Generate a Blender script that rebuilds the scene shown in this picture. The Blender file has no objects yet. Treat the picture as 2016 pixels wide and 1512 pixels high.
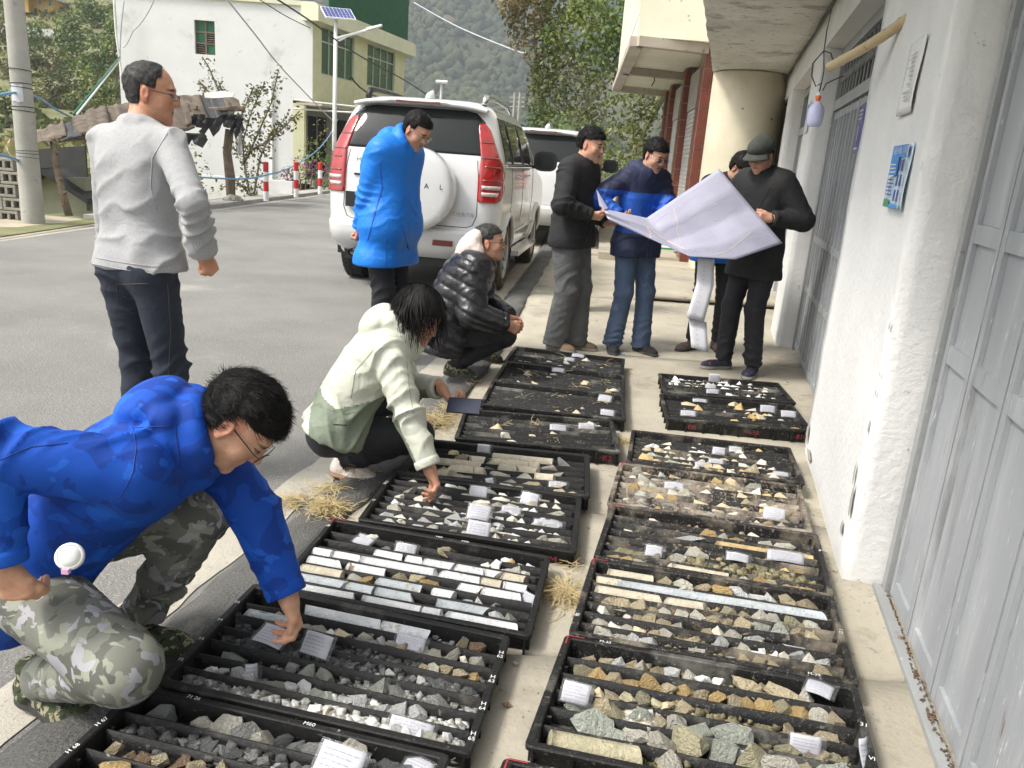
import bpy, bmesh, math, random
import numpy as np
from mathutils import Vector, Matrix, noise as mnoise

random.seed(7); RNG = np.random.default_rng(7)
SC = bpy.context.scene
COL = SC.collection
R = math.radians

# ------------------------------------------------------------------ camera
FPX, PITCH, ROLL, CAMH = 1569.3, 0.274603, -0.076006, 1.4731
CF = Vector((0, math.cos(PITCH), -math.sin(PITCH)))
_d0 = Vector((0, -math.sin(PITCH), -math.cos(PITCH)))
CR = math.cos(ROLL)*Vector((1, 0, 0)) + math.sin(ROLL)*_d0
CD = -math.sin(ROLL)*Vector((1, 0, 0)) + math.cos(ROLL)*_d0
CO = Vector((0, 0, CAMH))
cam_data = bpy.data.cameras.new('camera'); cam = bpy.data.objects.new('camera', cam_data); COL.objects.link(cam)
cam.matrix_world = Matrix(((CR.x, -CD.x, -CF.x, CO.x), (CR.y, -CD.y, -CF.y, CO.y), (CR.z, -CD.z, -CF.z, CO.z), (0, 0, 0, 1)))
cam_data.sensor_width = 36; cam_data.lens = 36*FPX/2016
cam_data.clip_start = 0.05; cam_data.clip_end = 3000
SC.camera = cam

def ray(u, v): return CF + CR*((u-1008)/FPX) + CD*((v-756)/FPX)
def at(u, v, Y):                     # survey point of the photograph at forward distance Y
    d = ray(u, v); return CO + d*(Y/d.y)
def gp(u, v, z=0.0):                 # survey point of the photograph on the level z
    d = ray(u, v); return CO + d*((z-CO.z)/d.z)

# ------------------------------------------------------------------ sky, sun, exposure
SUN_EL, SUN_AZ = 52, 246             # degrees; azimuth clockwise from +Y: sun behind and left of the camera
w = bpy.data.worlds.new('World'); SC.world = w; w.use_nodes = True
nt = w.node_tree; nt.nodes.clear()
sky = nt.nodes.new('ShaderNodeTexSky'); sky.sky_type = 'NISHITA'; sky.sun_disc = False
sky.sun_elevation = R(SUN_EL); sky.sun_rotation = R(SUN_AZ); sky.air_density = 1.2; sky.dust_density = 4; sky.ozone_density = 1
hs = nt.nodes.new('ShaderNodeHueSaturation'); hs.inputs['Saturation'].default_value = 0.25
bg = nt.nodes.new('ShaderNodeBackground'); bg.inputs['Strength'].default_value = 0.15
wo = nt.nodes.new('ShaderNodeOutputWorld')
nt.links.new(sky.outputs[0], hs.inputs['Color']); nt.links.new(hs.outputs[0], bg.inputs[0]); nt.links.new(bg.outputs[0], wo.inputs[0])
sl = bpy.data.lights.new('sun', 'SUN'); sun = bpy.data.objects.new('sun', sl); COL.objects.link(sun)
sl.energy = 2.2; sl.angle = R(11); sl.color = (1.0, 0.95, 0.87)
sd_ = Vector((math.sin(R(SUN_AZ))*math.cos(R(SUN_EL)), math.cos(R(SUN_AZ))*math.cos(R(SUN_EL)), math.sin(R(SUN_EL))))
sun.rotation_euler = sd_.to_track_quat('Z', 'Y').to_euler()
SC.view_settings.view_transform = 'Standard'; SC.view_settings.look = 'None'
SC.view_settings.gamma = 1; SC.view_settings.use_curve_mapping = False
SC.view_settings.exposure = 1.0
SC.cycles.max_bounces = 8; SC.cycles.diffuse_bounces = 4; SC.cycles.transparent_max_bounces = 16
SC.cycles.volume_bounces = 0; SC.cycles.caustics_reflective = False; SC.cycles.caustics_refractive = False
SC.cycles.use_denoising = True

# ------------------------------------------------------------------ materials
MATS = {}
def lin(c): return tuple(((x/12.92) if x <= 0.04045 else ((x+0.055)/1.055)**2.4) for x in c)
def mk(name, c1, c2=None, scale=6.0, rough=0.6, bump=0.0, bscale=60.0, metal=0.0, spots=(), detail=6.0, rand=0.0, spec=None,
       stretch=None, attr=None, trans=0.0, alpha=1.0, coat=0.0, contrast=(0.35, 0.65), rvar=0.0, sheen=0.0, wr=0.0, wscale=16.0):
    """procedural principled material: two-colour noise, spots of wear, bump, per-object variation"""
    m = bpy.data.materials.new(name); m.use_nodes = True; MATS[name] = m
    t = m.node_tree; n = t.nodes; L = t.links
    b = n['Principled BSDF']
    b.inputs['Roughness'].default_value = rough; b.inputs['Metallic'].default_value = metal
    if spec is not None: b.inputs['Specular IOR Level'].default_value = spec
    if trans: b.inputs['Transmission Weight'].default_value = trans
    if alpha < 1: b.inputs['Alpha'].default_value = alpha
    if coat: b.inputs['Coat Weight'].default_value = coat; b.inputs['Coat Roughness'].default_value = 0.05
    if sheen: b.inputs['Sheen Weight'].default_value = sheen
    tc = n.new('ShaderNodeTexCoord'); vec = tc.outputs['Object']
    if stretch:
        mp = n.new('ShaderNodeMapping'); mp.inputs['Scale'].default_value = stretch
        L.new(vec, mp.inputs['Vector']); vec = mp.outputs[0]
    oi = None
    if rand:
        oi = n.new('ShaderNodeObjectInfo')
        ad = n.new('ShaderNodeVectorMath'); ad.operation = 'MULTIPLY_ADD'
        L.new(oi.outputs['Random'], ad.inputs[0]); ad.inputs[1].default_value = (37, 53, 71); L.new(vec, ad.inputs[2]); vec = ad.outputs[0]
    def ns(sc, det=detail, ro=0.6):
        x = n.new('ShaderNodeTexNoise'); x.inputs['Scale'].default_value = sc; x.inputs['Detail'].default_value = det
        x.inputs['Roughness'].default_value = ro; L.new(vec, x.inputs['Vector']); return x.outputs['Fac']
    def ramp(f, lo, hi):
        mr = n.new('ShaderNodeMapRange'); mr.inputs['From Min'].default_value = lo; mr.inputs['From Max'].default_value = hi
        L.new(f, mr.inputs['Value']); return mr.outputs[0]
    def mix(f, a, c, mode='MIX'):
        x = n.new('ShaderNodeMix'); x.data_type = 'RGBA'; x.blend_type = mode
        if isinstance(f, float): x.inputs['Factor'].default_value = f
        else: L.new(f, x.inputs['Factor'])
        for i, q in ((6, a), (7, c)):
            if isinstance(q, (tuple, list)): x.inputs[i].default_value = (*q[:3], 1)
            else: L.new(q, x.inputs[i])
        return x.outputs[2]
    col = (*c1, 1)
    if attr:
        a = n.new('ShaderNodeAttribute'); a.attribute_name = attr; col = a.outputs['Color']
        if c2: col = mix(ramp(ns(scale), *contrast), col, mix(1.0, col, c2, 'MULTIPLY'))
    elif c2: col = mix(ramp(ns(scale), *contrast), c1, c2)
    for (sc, lo, hi, c) in spots:
        col = mix(ramp(ns(sc, 5.0, 0.65), lo, hi), col, c)
    if rand:
        h = n.new('ShaderNodeHueSaturation')
        v = n.new('ShaderNodeMapRange'); L.new(oi.outputs['Random'], v.inputs['Value'])
        v.inputs['To Min'].default_value = 1-rand; v.inputs['To Max'].default_value = 1+rand
        L.new(v.outputs[0], h.inputs['Value'])
        if isinstance(col, tuple): h.inputs['Color'].default_value = col
        else: L.new(col, h.inputs['Color'])
        col = h.outputs[0]
    if isinstance(col, tuple): b.inputs['Base Color'].default_value = (*col[:3], 1)
    else: L.new(col, b.inputs['Base Color'])
    if bump:
        bp = n.new('ShaderNodeBump'); bp.inputs['Strength'].default_value = min(1, bump); bp.inputs['Distance'].default_value = 0.01*max(1, bump)
        L.new(ns(bscale, 8.0), bp.inputs['Height']); L.new(bp.outputs[0], b.inputs['Normal'])
        if wr:
            wn = n.new('ShaderNodeTexNoise'); wn.inputs['Scale'].default_value = wscale; wn.inputs['Detail'].default_value = 2.5; wn.inputs['Distortion'].default_value = 1.6
            L.new(vec, wn.inputs['Vector']); b2 = n.new('ShaderNodeBump'); b2.inputs['Strength'].default_value = wr; b2.inputs['Distance'].default_value = 0.03
            L.new(wn.outputs['Fac'], b2.inputs['Height']); L.new(b2.outputs[0], bp.inputs['Normal'])
    if rvar:
        mr = n.new('ShaderNodeMapRange'); L.new(ns(scale*2), mr.inputs['Value'])
        mr.inputs['To Min'].default_value = max(0, rough-rvar); mr.inputs['To Max'].default_value = min(1, rough+rvar)
        L.new(mr.outputs[0], b.inputs['Roughness'])
    return m

# ------------------------------------------------------------------ mesh helpers
class MB:
    """collects faces of one mesh object"""
    def __init__(s): s.v = []; s.f = []; s.m = []
    def add(s, vs, fs, mi=0):
        k = len(s.v); s.v += [tuple(p) for p in vs]
        for f in fs: s.f.append(tuple(i+k for i in f)); s.m.append(mi)
        return s
    def quad(s, a, b, c, d, mi=0): return s.add([a, b, c, d], [(0, 1, 2, 3)], mi)
    def hexa(s, p, mi=0):   # 8 points: bottom 4 (ccw), top 4
        return s.add(p, [(3, 2, 1, 0), (4, 5, 6, 7), (0, 1, 5, 4), (1, 2, 6, 5), (2, 3, 7, 6), (3, 0, 4, 7)], mi)
    def box(s, c, size, rot=None, mi=0):
        c = Vector(c); hx, hy, hz = size[0]/2, size[1]/2, size[2]/2
        p = [Vector(q) for q in ((-hx, -hy, -hz), (hx, -hy, -hz), (hx, hy, -hz), (-hx, hy, -hz), (-hx, -hy, hz), (hx, -hy, hz), (hx, hy, hz), (-hx, hy, hz))]
        if rot is not None: p = [rot @ q for q in p]
        return s.hexa([c+q for q in p], mi)
    def obox(s, o, ax, ay, az, mi=0):  # corner + three edge vectors
        o, ax, ay, az = map(Vector, (o, ax, ay, az))
        return s.hexa([o, o+ax, o+ax+ay, o+ay, o+az, o+ax+az, o+ax+ay+az, o+ay+az], mi)
    def tube(s, pts, r, n=8, mi=0, caps=True):
        pts = [Vector(p) for p in pts]; k = len(pts)
        rs = r if isinstance(r, (list, tuple)) else [r]*k
        vs = []; prev = None
        for i, p in enumerate(pts):
            t = (pts[min(i+1, k-1)] - pts[max(i-1, 0)])
            if t.length < 1e-9: t = Vector((0, 0, 1))
            t.normalize()
            if prev is None:
                a = t.orthogonal().normalized()
            else:
                a = prev - t*prev.dot(t)
                a = a.normalized() if a.length > 1e-6 else t.orthogonal().normalized()
            prev = a; b = t.cross(a)
            for j in range(n):
                an = 2*math.pi*j/n; vs.append(p + (a*math.cos(an) + b*math.sin(an))*rs[i])
        fs = []
        for i in range(k-1):
            for j in range(n):
                j2 = (j+1) % n; fs.append((i*n+j, i*n+j2, (i+1)*n+j2, (i+1)*n+j))
        if caps: fs.append(tuple(range(n-1, -1, -1))); fs.append(tuple((k-1)*n+j for j in range(n)))
        return s.add(vs, fs, mi)
    def lathe(s, o, prof, n=24, axis=(0, 0, 1), mi=0):  # prof: (radius, height)
        o = Vector(o); ax = Vector(axis).normalized(); a = ax.orthogonal().normalized(); b = ax.cross(a)
        vs = []
        for r_, h in prof:
            for j in range(n):
                an = 2*math.pi*j/n; vs.append(o + ax*h + (a*math.cos(an)+b*math.sin(an))*r_)
        fs = []
        for i in range(len(prof)-1):
            for j in range(n):
                j2 = (j+1) % n; fs.append((i*n+j, i*n+j2, (i+1)*n+j2, (i+1)*n+j))
        return s.add(vs, fs, mi)
    def build(s, name, mats, parent=None, origin=None, smooth=False):
        return mesh_obj(name, s.v, s.f, mats, parent, origin, s.m, smooth)

def mesh_obj(name, v, f, mats, parent=None, origin=None, mi=None, smooth=False, attr=None):
    v = np.asarray(v, dtype=np.float64).reshape(-1, 3)
    if parent is not None:
        root = parent
        while root.parent: root = root.parent
        o = np.array(root.location)
    else: o = np.array(origin if origin is not None else (0, 0, 0), dtype=float)
    me = bpy.data.meshes.new(name)
    if isinstance(f, np.ndarray):
        k = f.shape[1]; nf = len(f)
        me.vertices.add(len(v)); me.vertices.foreach_set('co', (v-o).astype(np.float32).ravel())
        me.loops.add(nf*k); me.loops.foreach_set('vertex_index', f.astype(np.int32).ravel())
        me.polygons.add(nf); me.polygons.foreach_set('loop_start', np.arange(0, nf*k, k, dtype=np.int32))
        me.update(calc_edges=True)
    else:
        me.from_pydata((v-o).tolist(), [], f)
    if not isinstance(mats, (list, tuple)): mats = [mats]
    for m in mats: me.materials.append(MATS[m] if isinstance(m, str) else m)
    if mi is not None and len(me.polygons) == len(mi): me.polygons.foreach_set('material_index', np.asarray(mi, dtype=np.int32))
    if smooth: me.polygons.foreach_set('use_smooth', np.ones(len(me.polygons), dtype=bool))
    if attr is not None:
        a = me.color_attributes.new('tint', 'FLOAT_COLOR', 'POINT')
        a.data.foreach_set('color', np.concatenate([attr, np.ones((len(attr), 1))], 1).astype(np.float32).ravel())
    me.update()
    ob = bpy.data.objects.new(name, me); COL.objects.link(ob)
    if parent is not None: ob.parent = parent
    else: ob.location = o
    return ob

def tag(o, label, cat=None, group=None, kind=None):
    if label: o['label'] = label
    if cat: o['category'] = cat
    if group: o['group'] = group
    if kind: o['kind'] = kind
    return o
def thing(name, label, cat, loc, group=None):
    o = bpy.data.objects.new(name, None); COL.objects.link(o); o.location = Vector(loc)
    o.empty_display_size = 0.1
    return tag(o, label, cat, group)
def struct(o): o['kind'] = 'structure'; return o
def bevel(ob, wd=0.01, seg=2, ang=40):
    m = ob.modifiers.new('bevel', 'BEVEL'); m.width = wd; m.segments = seg; m.limit_method = 'ANGLE'; m.angle_limit = R(ang)
    return ob
def grid_faces(nu, nv, wrap=False):
    i = np.arange(nu-1)[:, None]; j = np.arange(nv if wrap else nv-1)[None, :]
    j2 = (j+1) % nv
    return np.stack([i*nv+j, (i+1)*nv+j, (i+1)*nv+j2, i*nv+j2], -1).reshape(-1, 4)

# value noise in numpy -------------------------------------------------------
_perm = RNG.integers(0, 1 << 30, 4096)
def vnoise(p, seed=0):
    p = np.asarray(p, float); i = np.floor(p).astype(np.int64); f = p-i; f = f*f*(3-2*f)
    def hsh(a, b, c):
        h = _perm[(a+seed*131) & 4095]; h = _perm[(h+b) & 4095]; h = _perm[(h+c) & 4095]
        return (h & 0xffff)/65535.0
    x, y, z = i[..., 0], i[..., 1], i[..., 2]; fx, fy, fz = f[..., 0], f[..., 1], f[..., 2]
    r = 0
    for dx in (0, 1):
        for dy in (0, 1):
            for dz in (0, 1):
                r = r + hsh(x+dx, y+dy, z+dz)*(fx if dx else 1-fx)*(fy if dy else 1-fy)*(fz if dz else 1-fz)
    return r*2-1
def fbm(p, oct=4, seed=0, gain=0.5):
    a = 1; s = 0; p = np.asarray(p, float)
    for k in range(oct): s = s + a*vnoise(p*(2.03**k), seed+k*7); a *= gain
    return s

def V3(*a): return np.array(a, float)
# text ------------------------------------------------------------------------
def text_obj(txt, size, o, ux, uy, mat, parent=None, name='marking', lift=0.0015, align='CENTER'):
    """flat painted writing: lower centre at o, reading along ux, up along uy"""
    cu = bpy.data.curves.new(name, 'FONT'); cu.body = txt; cu.size = size; cu.align_x = align; cu.align_y = 'CENTER'
    cu.resolution_u = 2
    tmp = bpy.data.objects.new('t', cu); COL.objects.link(tmp)
    dg = bpy.context.evaluated_depsgraph_get(); dg.update()
    me = bpy.data.meshes.new_from_object(tmp.evaluated_get(dg))
    bpy.data.objects.remove(tmp); bpy.data.curves.remove(cu)
    ux = Vector(ux).normalized(); uy = Vector(uy); uy = (uy-ux*uy.dot(ux)).normalized(); n = ux.cross(uy); o = Vector(o)
    vs = [o + ux*v.co.x + uy*v.co.y + n*lift for v in me.vertices]; fs = [tuple(p.vertices) for p in me.polygons]
    bpy.data.meshes.remove(me)
    return mesh_obj(name, vs, fs, mat, parent)
# ------------------------------------------------------------------ material library (real-world base colours)
mk('asphalt', (0.185,0.18,0.168), (0.235,0.228,0.21), 0.9, 0.92, 1.0, 90, detail=3.0, spots=((130,0.58,0.66,(0.44,0.43,0.40)),(150,0.60,0.68,(0.13,0.13,0.125)),(0.45,0.60,0.72,(0.36,0.345,0.31)),(4,0.70,0.78,(0.20,0.195,0.185))))
mk('kerb_asphalt', (0.085,0.083,0.078), (0.13,0.127,0.118), 2.5, 0.95, 1.5, 85, detail=3.0, spots=((110,0.58,0.68,(0.24,0.235,0.22)),(130,0.62,0.70,(0.06,0.06,0.058)),(3,0.6,0.75,(0.27,0.25,0.21))))
mk('road_paint', (0.47,0.44,0.365), (0.37,0.345,0.285), 4, 0.7, 0.5, 120, spots=((60,0.58,0.68,(0.27,0.25,0.215)),(7,0.62,0.72,(0.24,0.225,0.195)),(1.5,0.60,0.72,(0.30,0.28,0.235))))
mk('pavement', (0.37,0.335,0.265), (0.46,0.42,0.335), 1.8, 0.92, 0.5, 55, spots=((4,0.56,0.72,(0.29,0.26,0.20)),(55,0.62,0.70,(0.24,0.215,0.165)),(70,0.66,0.72,(0.56,0.52,0.43)),(0.8,0.53,0.68,(0.27,0.25,0.205)),(2.6,0.60,0.74,(0.24,0.215,0.17)),(11,0.64,0.72,(0.18,0.16,0.12)),(26,0.66,0.71,(0.13,0.115,0.09))))
mk('dirt', (0.36,0.31,0.23), (0.48,0.42,0.32), 2.2, 0.95, 1.0, 60, spots=((30,0.6,0.7,(0.2,0.17,0.12)),))
mk('hill_soil', (0.12,0.14,0.05), (0.27,0.24,0.13), 0.35, 0.95, 0.6, 3, spots=((0.9,0.56,0.66,(0.07,0.10,0.03)),))
mk('mountain_soil', (0.075,0.08,0.045), (0.19,0.15,0.10), 0.018, 0.95, spots=((0.03,0.50,0.60,(0.045,0.065,0.03)),))
mk('white_plaster', (0.74,0.74,0.73), (0.66,0.66,0.645), 2.0, 0.85, 0.6, 30, spots=((1.7,0.64,0.78,(0.52,0.52,0.49)),(5,0.66,0.74,(0.60,0.60,0.575)),(24,0.67,0.72,(0.34,0.335,0.315)),(60,0.69,0.73,(0.22,0.215,0.2))))
mk('white_wall_house', (0.76,0.76,0.75), (0.71,0.71,0.70), 0.9, 0.9, 0.3, 12, spots=((0.45,0.57,0.74,(0.42,0.42,0.39)),(3,0.61,0.74,(0.55,0.55,0.52)),(9,0.65,0.72,(0.34,0.34,0.31))))
mk('soffit', (0.66,0.65,0.61), (0.50,0.49,0.45), 1.5, 0.9, 0.5, 30, spots=((2.2,0.57,0.68,(0.29,0.285,0.26)),(14,0.60,0.68,(0.16,0.155,0.145))), stretch=(1,1,1))
mk('soffit_brown', (0.48,0.43,0.36), (0.38,0.33,0.27), 1.5, 0.9, 0.4, 30, spots=((12,0.62,0.68,(0.2,0.17,0.13)),))
mk('cream_wall', (0.66,0.61,0.47), (0.55,0.50,0.375), 1.2, 0.9, 0.4, 40, spots=((5,0.68,0.71,(0.14,0.12,0.09)),(0.8,0.60,0.75,(0.44,0.39,0.28))))
mk('cream_paint', (0.80,0.78,0.64), (0.70,0.67,0.52), 0.8, 0.85, 0.2, 30, spots=((6,0.66,0.70,(0.35,0.34,0.3)),))
mk('tile_yellow', (0.68,0.67,0.44), (0.60,0.59,0.38), 3, 0.5)
mk('cornice', (0.74,0.73,0.54), (0.64,0.63,0.46), 1.5, 0.7)
mk('green_sheet', (0.012,0.13,0.05), (0.010,0.10,0.04), 3, 0.45)
mk('green_glass', (0.02,0.10,0.05), (0.012,0.06,0.035), 0.8, 0.15)
mk('window_bar', (0.50,0.52,0.50), None, 3, 0.4, metal=0.3)
mk('dark_void', (0.012,0.012,0.011), None, 3, 0.9)
mk('wood_old', (0.13,0.095,0.065), (0.23,0.18,0.13), 5, 0.9, 1.0, 30, stretch=(1,1,1), spots=((16,0.6,0.7,(0.06,0.045,0.03)),))
mk('bark_roof', (0.085,0.066,0.048), (0.19,0.15,0.11), 3, 0.95, 1.0, 18, spots=((9,0.58,0.68,(0.05,0.04,0.035)),))
mk('black_sheet', (0.03,0.03,0.03), (0.05,0.05,0.05), 4, 0.5, 0.6, 12)
mk('concrete', (0.42,0.41,0.37), (0.33,0.32,0.29), 2.5, 0.9, 0.4, 40, spots=((8,0.62,0.72,(0.22,0.215,0.19)),))
mk('block', (0.33,0.31,0.27), (0.25,0.235,0.2), 6, 0.95, 0.9, 50)
mk('cloth_yellow', (0.50,0.45,0.25), (0.38,0.33,0.17), 4, 0.9, 0.8, 20)
mk('galv', (0.60,0.62,0.63), (0.5,0.52,0.53), 4, 0.4, metal=0.5)
mk('white_paint', (0.80,0.80,0.79), None, 3, 0.4)
mk('red_paint', (0.62,0.03,0.025), (0.5,0.025,0.02), 9, 0.45)
mk('red_mark', (0.36,0.03,0.045), (0.20,0.025,0.03), 60, 0.7)
mk('white_mark', (0.80,0.80,0.78), None, 3, 0.6)
mk('solar', (0.02,0.035,0.16), (0.03,0.05,0.22), 8, 0.2)
mk('hose_blue', (0.16,0.34,0.55), None, 3, 0.5)
mk('cable', (0.03,0.03,0.03), None, 3, 0.6)
mk('cable_pale', (0.50,0.54,0.58), None, 3, 0.5)
mk('bamboo', (0.54,0.43,0.26), (0.42,0.32,0.18), 5, 0.5, spots=((9,0.60,0.68,(0.10,0.075,0.045)),))
mk('door_grey', (0.27,0.285,0.30), (0.35,0.365,0.38), 1.6, 0.55, 0.25, 30, spots=((3.2,0.58,0.74,(0.44,0.45,0.455)),(30,0.64,0.70,(0.58,0.59,0.59)),(7,0.66,0.72,(0.19,0.15,0.115)),(2.4,0.60,0.76,(0.20,0.205,0.205))), rvar=0.15, stretch=(2.5,2.5,.4))
mk('door_frame', (0.33,0.345,0.345), (0.27,0.28,0.28), 2, 0.55, 0.3, 40, spots=((9,0.62,0.7,(0.16,0.11,0.07)),(20,0.66,0.72,(0.55,0.56,0.55))))
mk('rust', (0.16,0.09,0.05), (0.09,0.06,0.04), 14, 0.9, 0.6, 60)
mk('grille', (0.23,0.235,0.235), (0.16,0.16,0.155), 9, 0.6)
mk('tile_red', (0.19,0.05,0.032), (0.13,0.038,0.026), 2.5, 0.3, spots=((18,0.62,0.7,(0.36,0.12,0.07)),))
mk('shutter', (0.56,0.55,0.52), (0.47,0.46,0.43), 2, 0.55, spots=((3,0.62,0.75,(0.36,0.34,0.30)),))
mk('sign_blue', (0.05,0.06,0.30), None, 3, 0.35)
mk('bulb', (0.62,0.64,0.88), None, 3, 0.25)
mk('orange_cap', (0.75,0.16,0.05), None, 3, 0.4)
mk('paper', (0.62,0.62,0.66), (0.56,0.56,0.60), 7, 0.75)
mk('paper_map', (0.355,0.355,0.445), (0.32,0.32,0.405), 5, 0.75)
mk('map_ink', (0.40,0.40,0.50), None, 3, 0.8)
mk('map_river', (0.60,0.48,0.42), None, 3, 0.8)
mk('tag_ink', (0.34,0.34,0.42), None, 3, 0.8)
mk('plastic_film', (0.86,0.87,0.92), None, 3, 0.08, 0.5, 40, trans=0.85, alpha=0.35)
mk('poster_blue', (0.02,0.20,0.62), (0.05,0.34,0.75), 2.5, 0.35)
mk('poster_pale', (0.55,0.70,0.82), None, 3, 0.35)
mk('poster_green', (0.06,0.30,0.10), None, 3, 0.4)
mk('poster_ink', (0.03,0.06,0.25), None, 3, 0.4)
mk('notice', (0.68,0.68,0.67), (0.72,0.72,0.70), 5, 0.8)
mk('notice_ink', (0.42,0.42,0.42), None, 3, 0.8)
# tray plastic: dusty black
for nm, dust, amt in (('tray_black',(0.13,0.12,0.10),0.0),('tray_dusty',(0.22,0.19,0.145),0.09),('tray_brown',(0.36,0.30,0.235),0.17),('tray_grey',(0.19,0.185,0.16),0.06)):
    mk(nm, (0.008,0.008,0.008), (0.014,0.0135,0.013), 9, 0.55, 0.35, 70, rand=0.15, rvar=0.12, spec=0.3,
       spots=((4.5,0.60-amt,0.80-amt,dust),(70,0.64-amt*0.6,0.74-amt*0.5,dust),(210,0.66-amt*0.5,0.72,(0.36,0.34,0.29)),(28,0.69-amt*0.4,0.76,(0.30,0.29,0.26))))
# rocks
for nm, a, b_ in (('rock_pale',(0.62,0.59,0.50),(0.47,0.44,0.37)),('rock_grey',(0.33,0.335,0.32),(0.23,0.235,0.225)),('rock_dark',(0.15,0.155,0.155),(0.09,0.095,0.095)),
    ('rock_white',(0.74,0.75,0.72),(0.60,0.61,0.59)),('rock_ochre',(0.58,0.41,0.18),(0.43,0.28,0.12)),('rock_tan',(0.54,0.455,0.30),(0.41,0.335,0.215)),
    ('rock_brown',(0.30,0.205,0.125),(0.20,0.14,0.09)),('rock_olive',(0.42,0.385,0.25),(0.31,0.28,0.18)),('rock_green',(0.43,0.455,0.39),(0.33,0.355,0.305)),
    ('core_white',(0.70,0.71,0.71),(0.58,0.595,0.60)),('core_blue',(0.52,0.555,0.57),(0.41,0.445,0.465)),('core_tan',(0.58,0.52,0.41),(0.46,0.41,0.31)),('core_olive',(0.47,0.43,0.29),(0.36,0.33,0.22)),('core_ochre',(0.60,0.44,0.22),(0.47,0.33,0.17))):
    if nm.startswith('rock'):
        mk(nm, tuple(min(.8,x*1.15) for x in a), a, 1.7, 0.88, 4.0, 5.0, rand=0.2, spots=((6.5,0.62,0.72,b_),(2.2,0.57,0.70,tuple(min(.85,x*1.4) for x in a)),(1.1,0.62,0.74,(0.52,0.39,0.22)),(11,0.62,0.68,tuple(min(.85,x*1.4) for x in a))))
    else:
        mk(nm, a, b_, 22, 0.8, 1.0, 110, rand=0.15, spots=((60,0.62,0.70,tuple(x*0.55 for x in b_)),(9,0.62,0.68,(0.34,0.25,0.14)),(30,0.64,0.70,tuple(min(.85,x*1.2) for x in a))))
mk('gravel_mix', (0.42,0.38,0.29), (0.24,0.22,0.18), 45, 0.9, attr='tint')
mk('straw', (0.60,0.49,0.27), (0.47,0.37,0.19), 30, 0.7)
# skin, hair
mk('skin', (0.5,0.3,0.2), (0.84,0.76,0.72), 38, 0.52, 0.25, 260, attr='tint', spec=0.35)
mk('hair_black', (0.007,0.0065,0.0065), (0.012,0.011,0.010), 30, 0.55, spec=0.12)
mk('hair_grey', (0.018,0.017,0.017), (0.055,0.053,0.05), 60, 0.55, spec=0.2)
mk('wire_dark', (0.02,0.02,0.022), None, 3, 0.3, metal=0.5)
mk('wire_silver', (0.45,0.44,0.42), None, 3, 0.25, metal=0.9)
mk('lens', (0.92,0.94,0.96), None, 3, 0.03, trans=1.0, alpha=0.25)
mk('lens_dark', (0.06,0.05,0.07), None, 3, 0.05, alpha=0.7)
# cloth
mk('sweat_grey', (0.40,0.40,0.405), (0.35,0.35,0.355), 120, 0.95, 0.35, 380, spots=((40,0.62,0.75,(0.45,0.45,0.45)),), wr=0.21, wscale=8.0)
mk('jeans_dark', (0.012,0.017,0.030), (0.020,0.027,0.045), 7, 0.85, 0.4, 420, spots=((6,0.64,0.78,(0.05,0.06,0.085)),), wr=0.30, wscale=8.0)
mk('jeans_blue', (0.075,0.115,0.19), (0.05,0.08,0.145), 5, 0.85, 0.4, 420, spots=((5,0.58,0.74,(0.16,0.21,0.29)),), wr=0.30, wscale=8.0)
mk('jeans_grey', (0.12,0.122,0.122), (0.085,0.088,0.09), 6, 0.88, 0.4, 420, spots=((5,0.58,0.75,(0.175,0.178,0.178)),), wr=0.30, wscale=8.0)
mk('blue_bright', (0.0,0.19,0.74), (0.0,0.17,0.68), 5, 0.55, 0.15, 300, wr=0.33, wscale=8.0)
mk('blue_royal', (0.018,0.075,0.42), (0.012,0.05,0.30), 7, 0.5, 0.3, 500, contrast=(0.47,0.53), detail=2, spots=((11,0.56,0.59,(0.035,0.12,0.58)),), wr=0.33, wscale=8.0)
mk('blue_deep', (0.006,0.034,0.22), (0.005,0.027,0.18), 6, 0.5, 0.2, 400, wr=0.30, wscale=8.0)
mk('blue_mid', (0.012,0.10,0.50), (0.010,0.085,0.44), 6, 0.55, 0.2, 300, wr=0.33, wscale=8.0)
mk('navy', (0.012,0.018,0.055), (0.016,0.022,0.065), 6, 0.65, 0.2, 300, wr=0.30, wscale=8.0)
mk('black_cloth', (0.008,0.008,0.009), (0.013,0.013,0.014), 9, 0.8, 0.3, 350, wr=0.27, wscale=8.0)
mk('black_trouser', (0.009,0.010,0.014), (0.015,0.016,0.021), 7, 0.75, 0.3, 300, spots=((7,0.68,0.8,(0.05,0.048,0.042)),), wr=0.33, wscale=8.0)
mk('puffer', (0.013,0.013,0.016), (0.018,0.018,0.021), 6, 0.28, 0.3, 60, wr=0.30, wscale=8.0)
mk('cream_shell', (0.56,0.57,0.48), (0.52,0.53,0.44), 5, 0.6, 0.15, 300, wr=0.36, wscale=8.0)
mk('sage', (0.19,0.225,0.165), (0.165,0.20,0.145), 5, 0.6, 0.15, 300, wr=0.36, wscale=8.0)
mk('cream_hood', (0.62,0.55,0.50), (0.55,0.48,0.43), 5, 0.8, 0.3, 200, wr=0.36, wscale=8.0)
mk('brown_jacket', (0.13,0.095,0.07), (0.10,0.075,0.055), 5, 0.7, 0.2, 200, wr=0.30, wscale=8.0)
mk('cap_green', (0.045,0.05,0.043), (0.06,0.065,0.055), 20, 0.85, 0.4, 300)
mk('white_shirt', (0.7,0.7,0.7), None, 5, 0.8)
mk('sole_dark', (0.03,0.03,0.03), (0.05,0.05,0.048), 12, 0.8, 0.4, 60)
mk('sole_grey', (0.27,0.26,0.235), None, 12, 0.8)
mk('sole_gum', (0.42,0.25,0.15), None, 12, 0.8)
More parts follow.
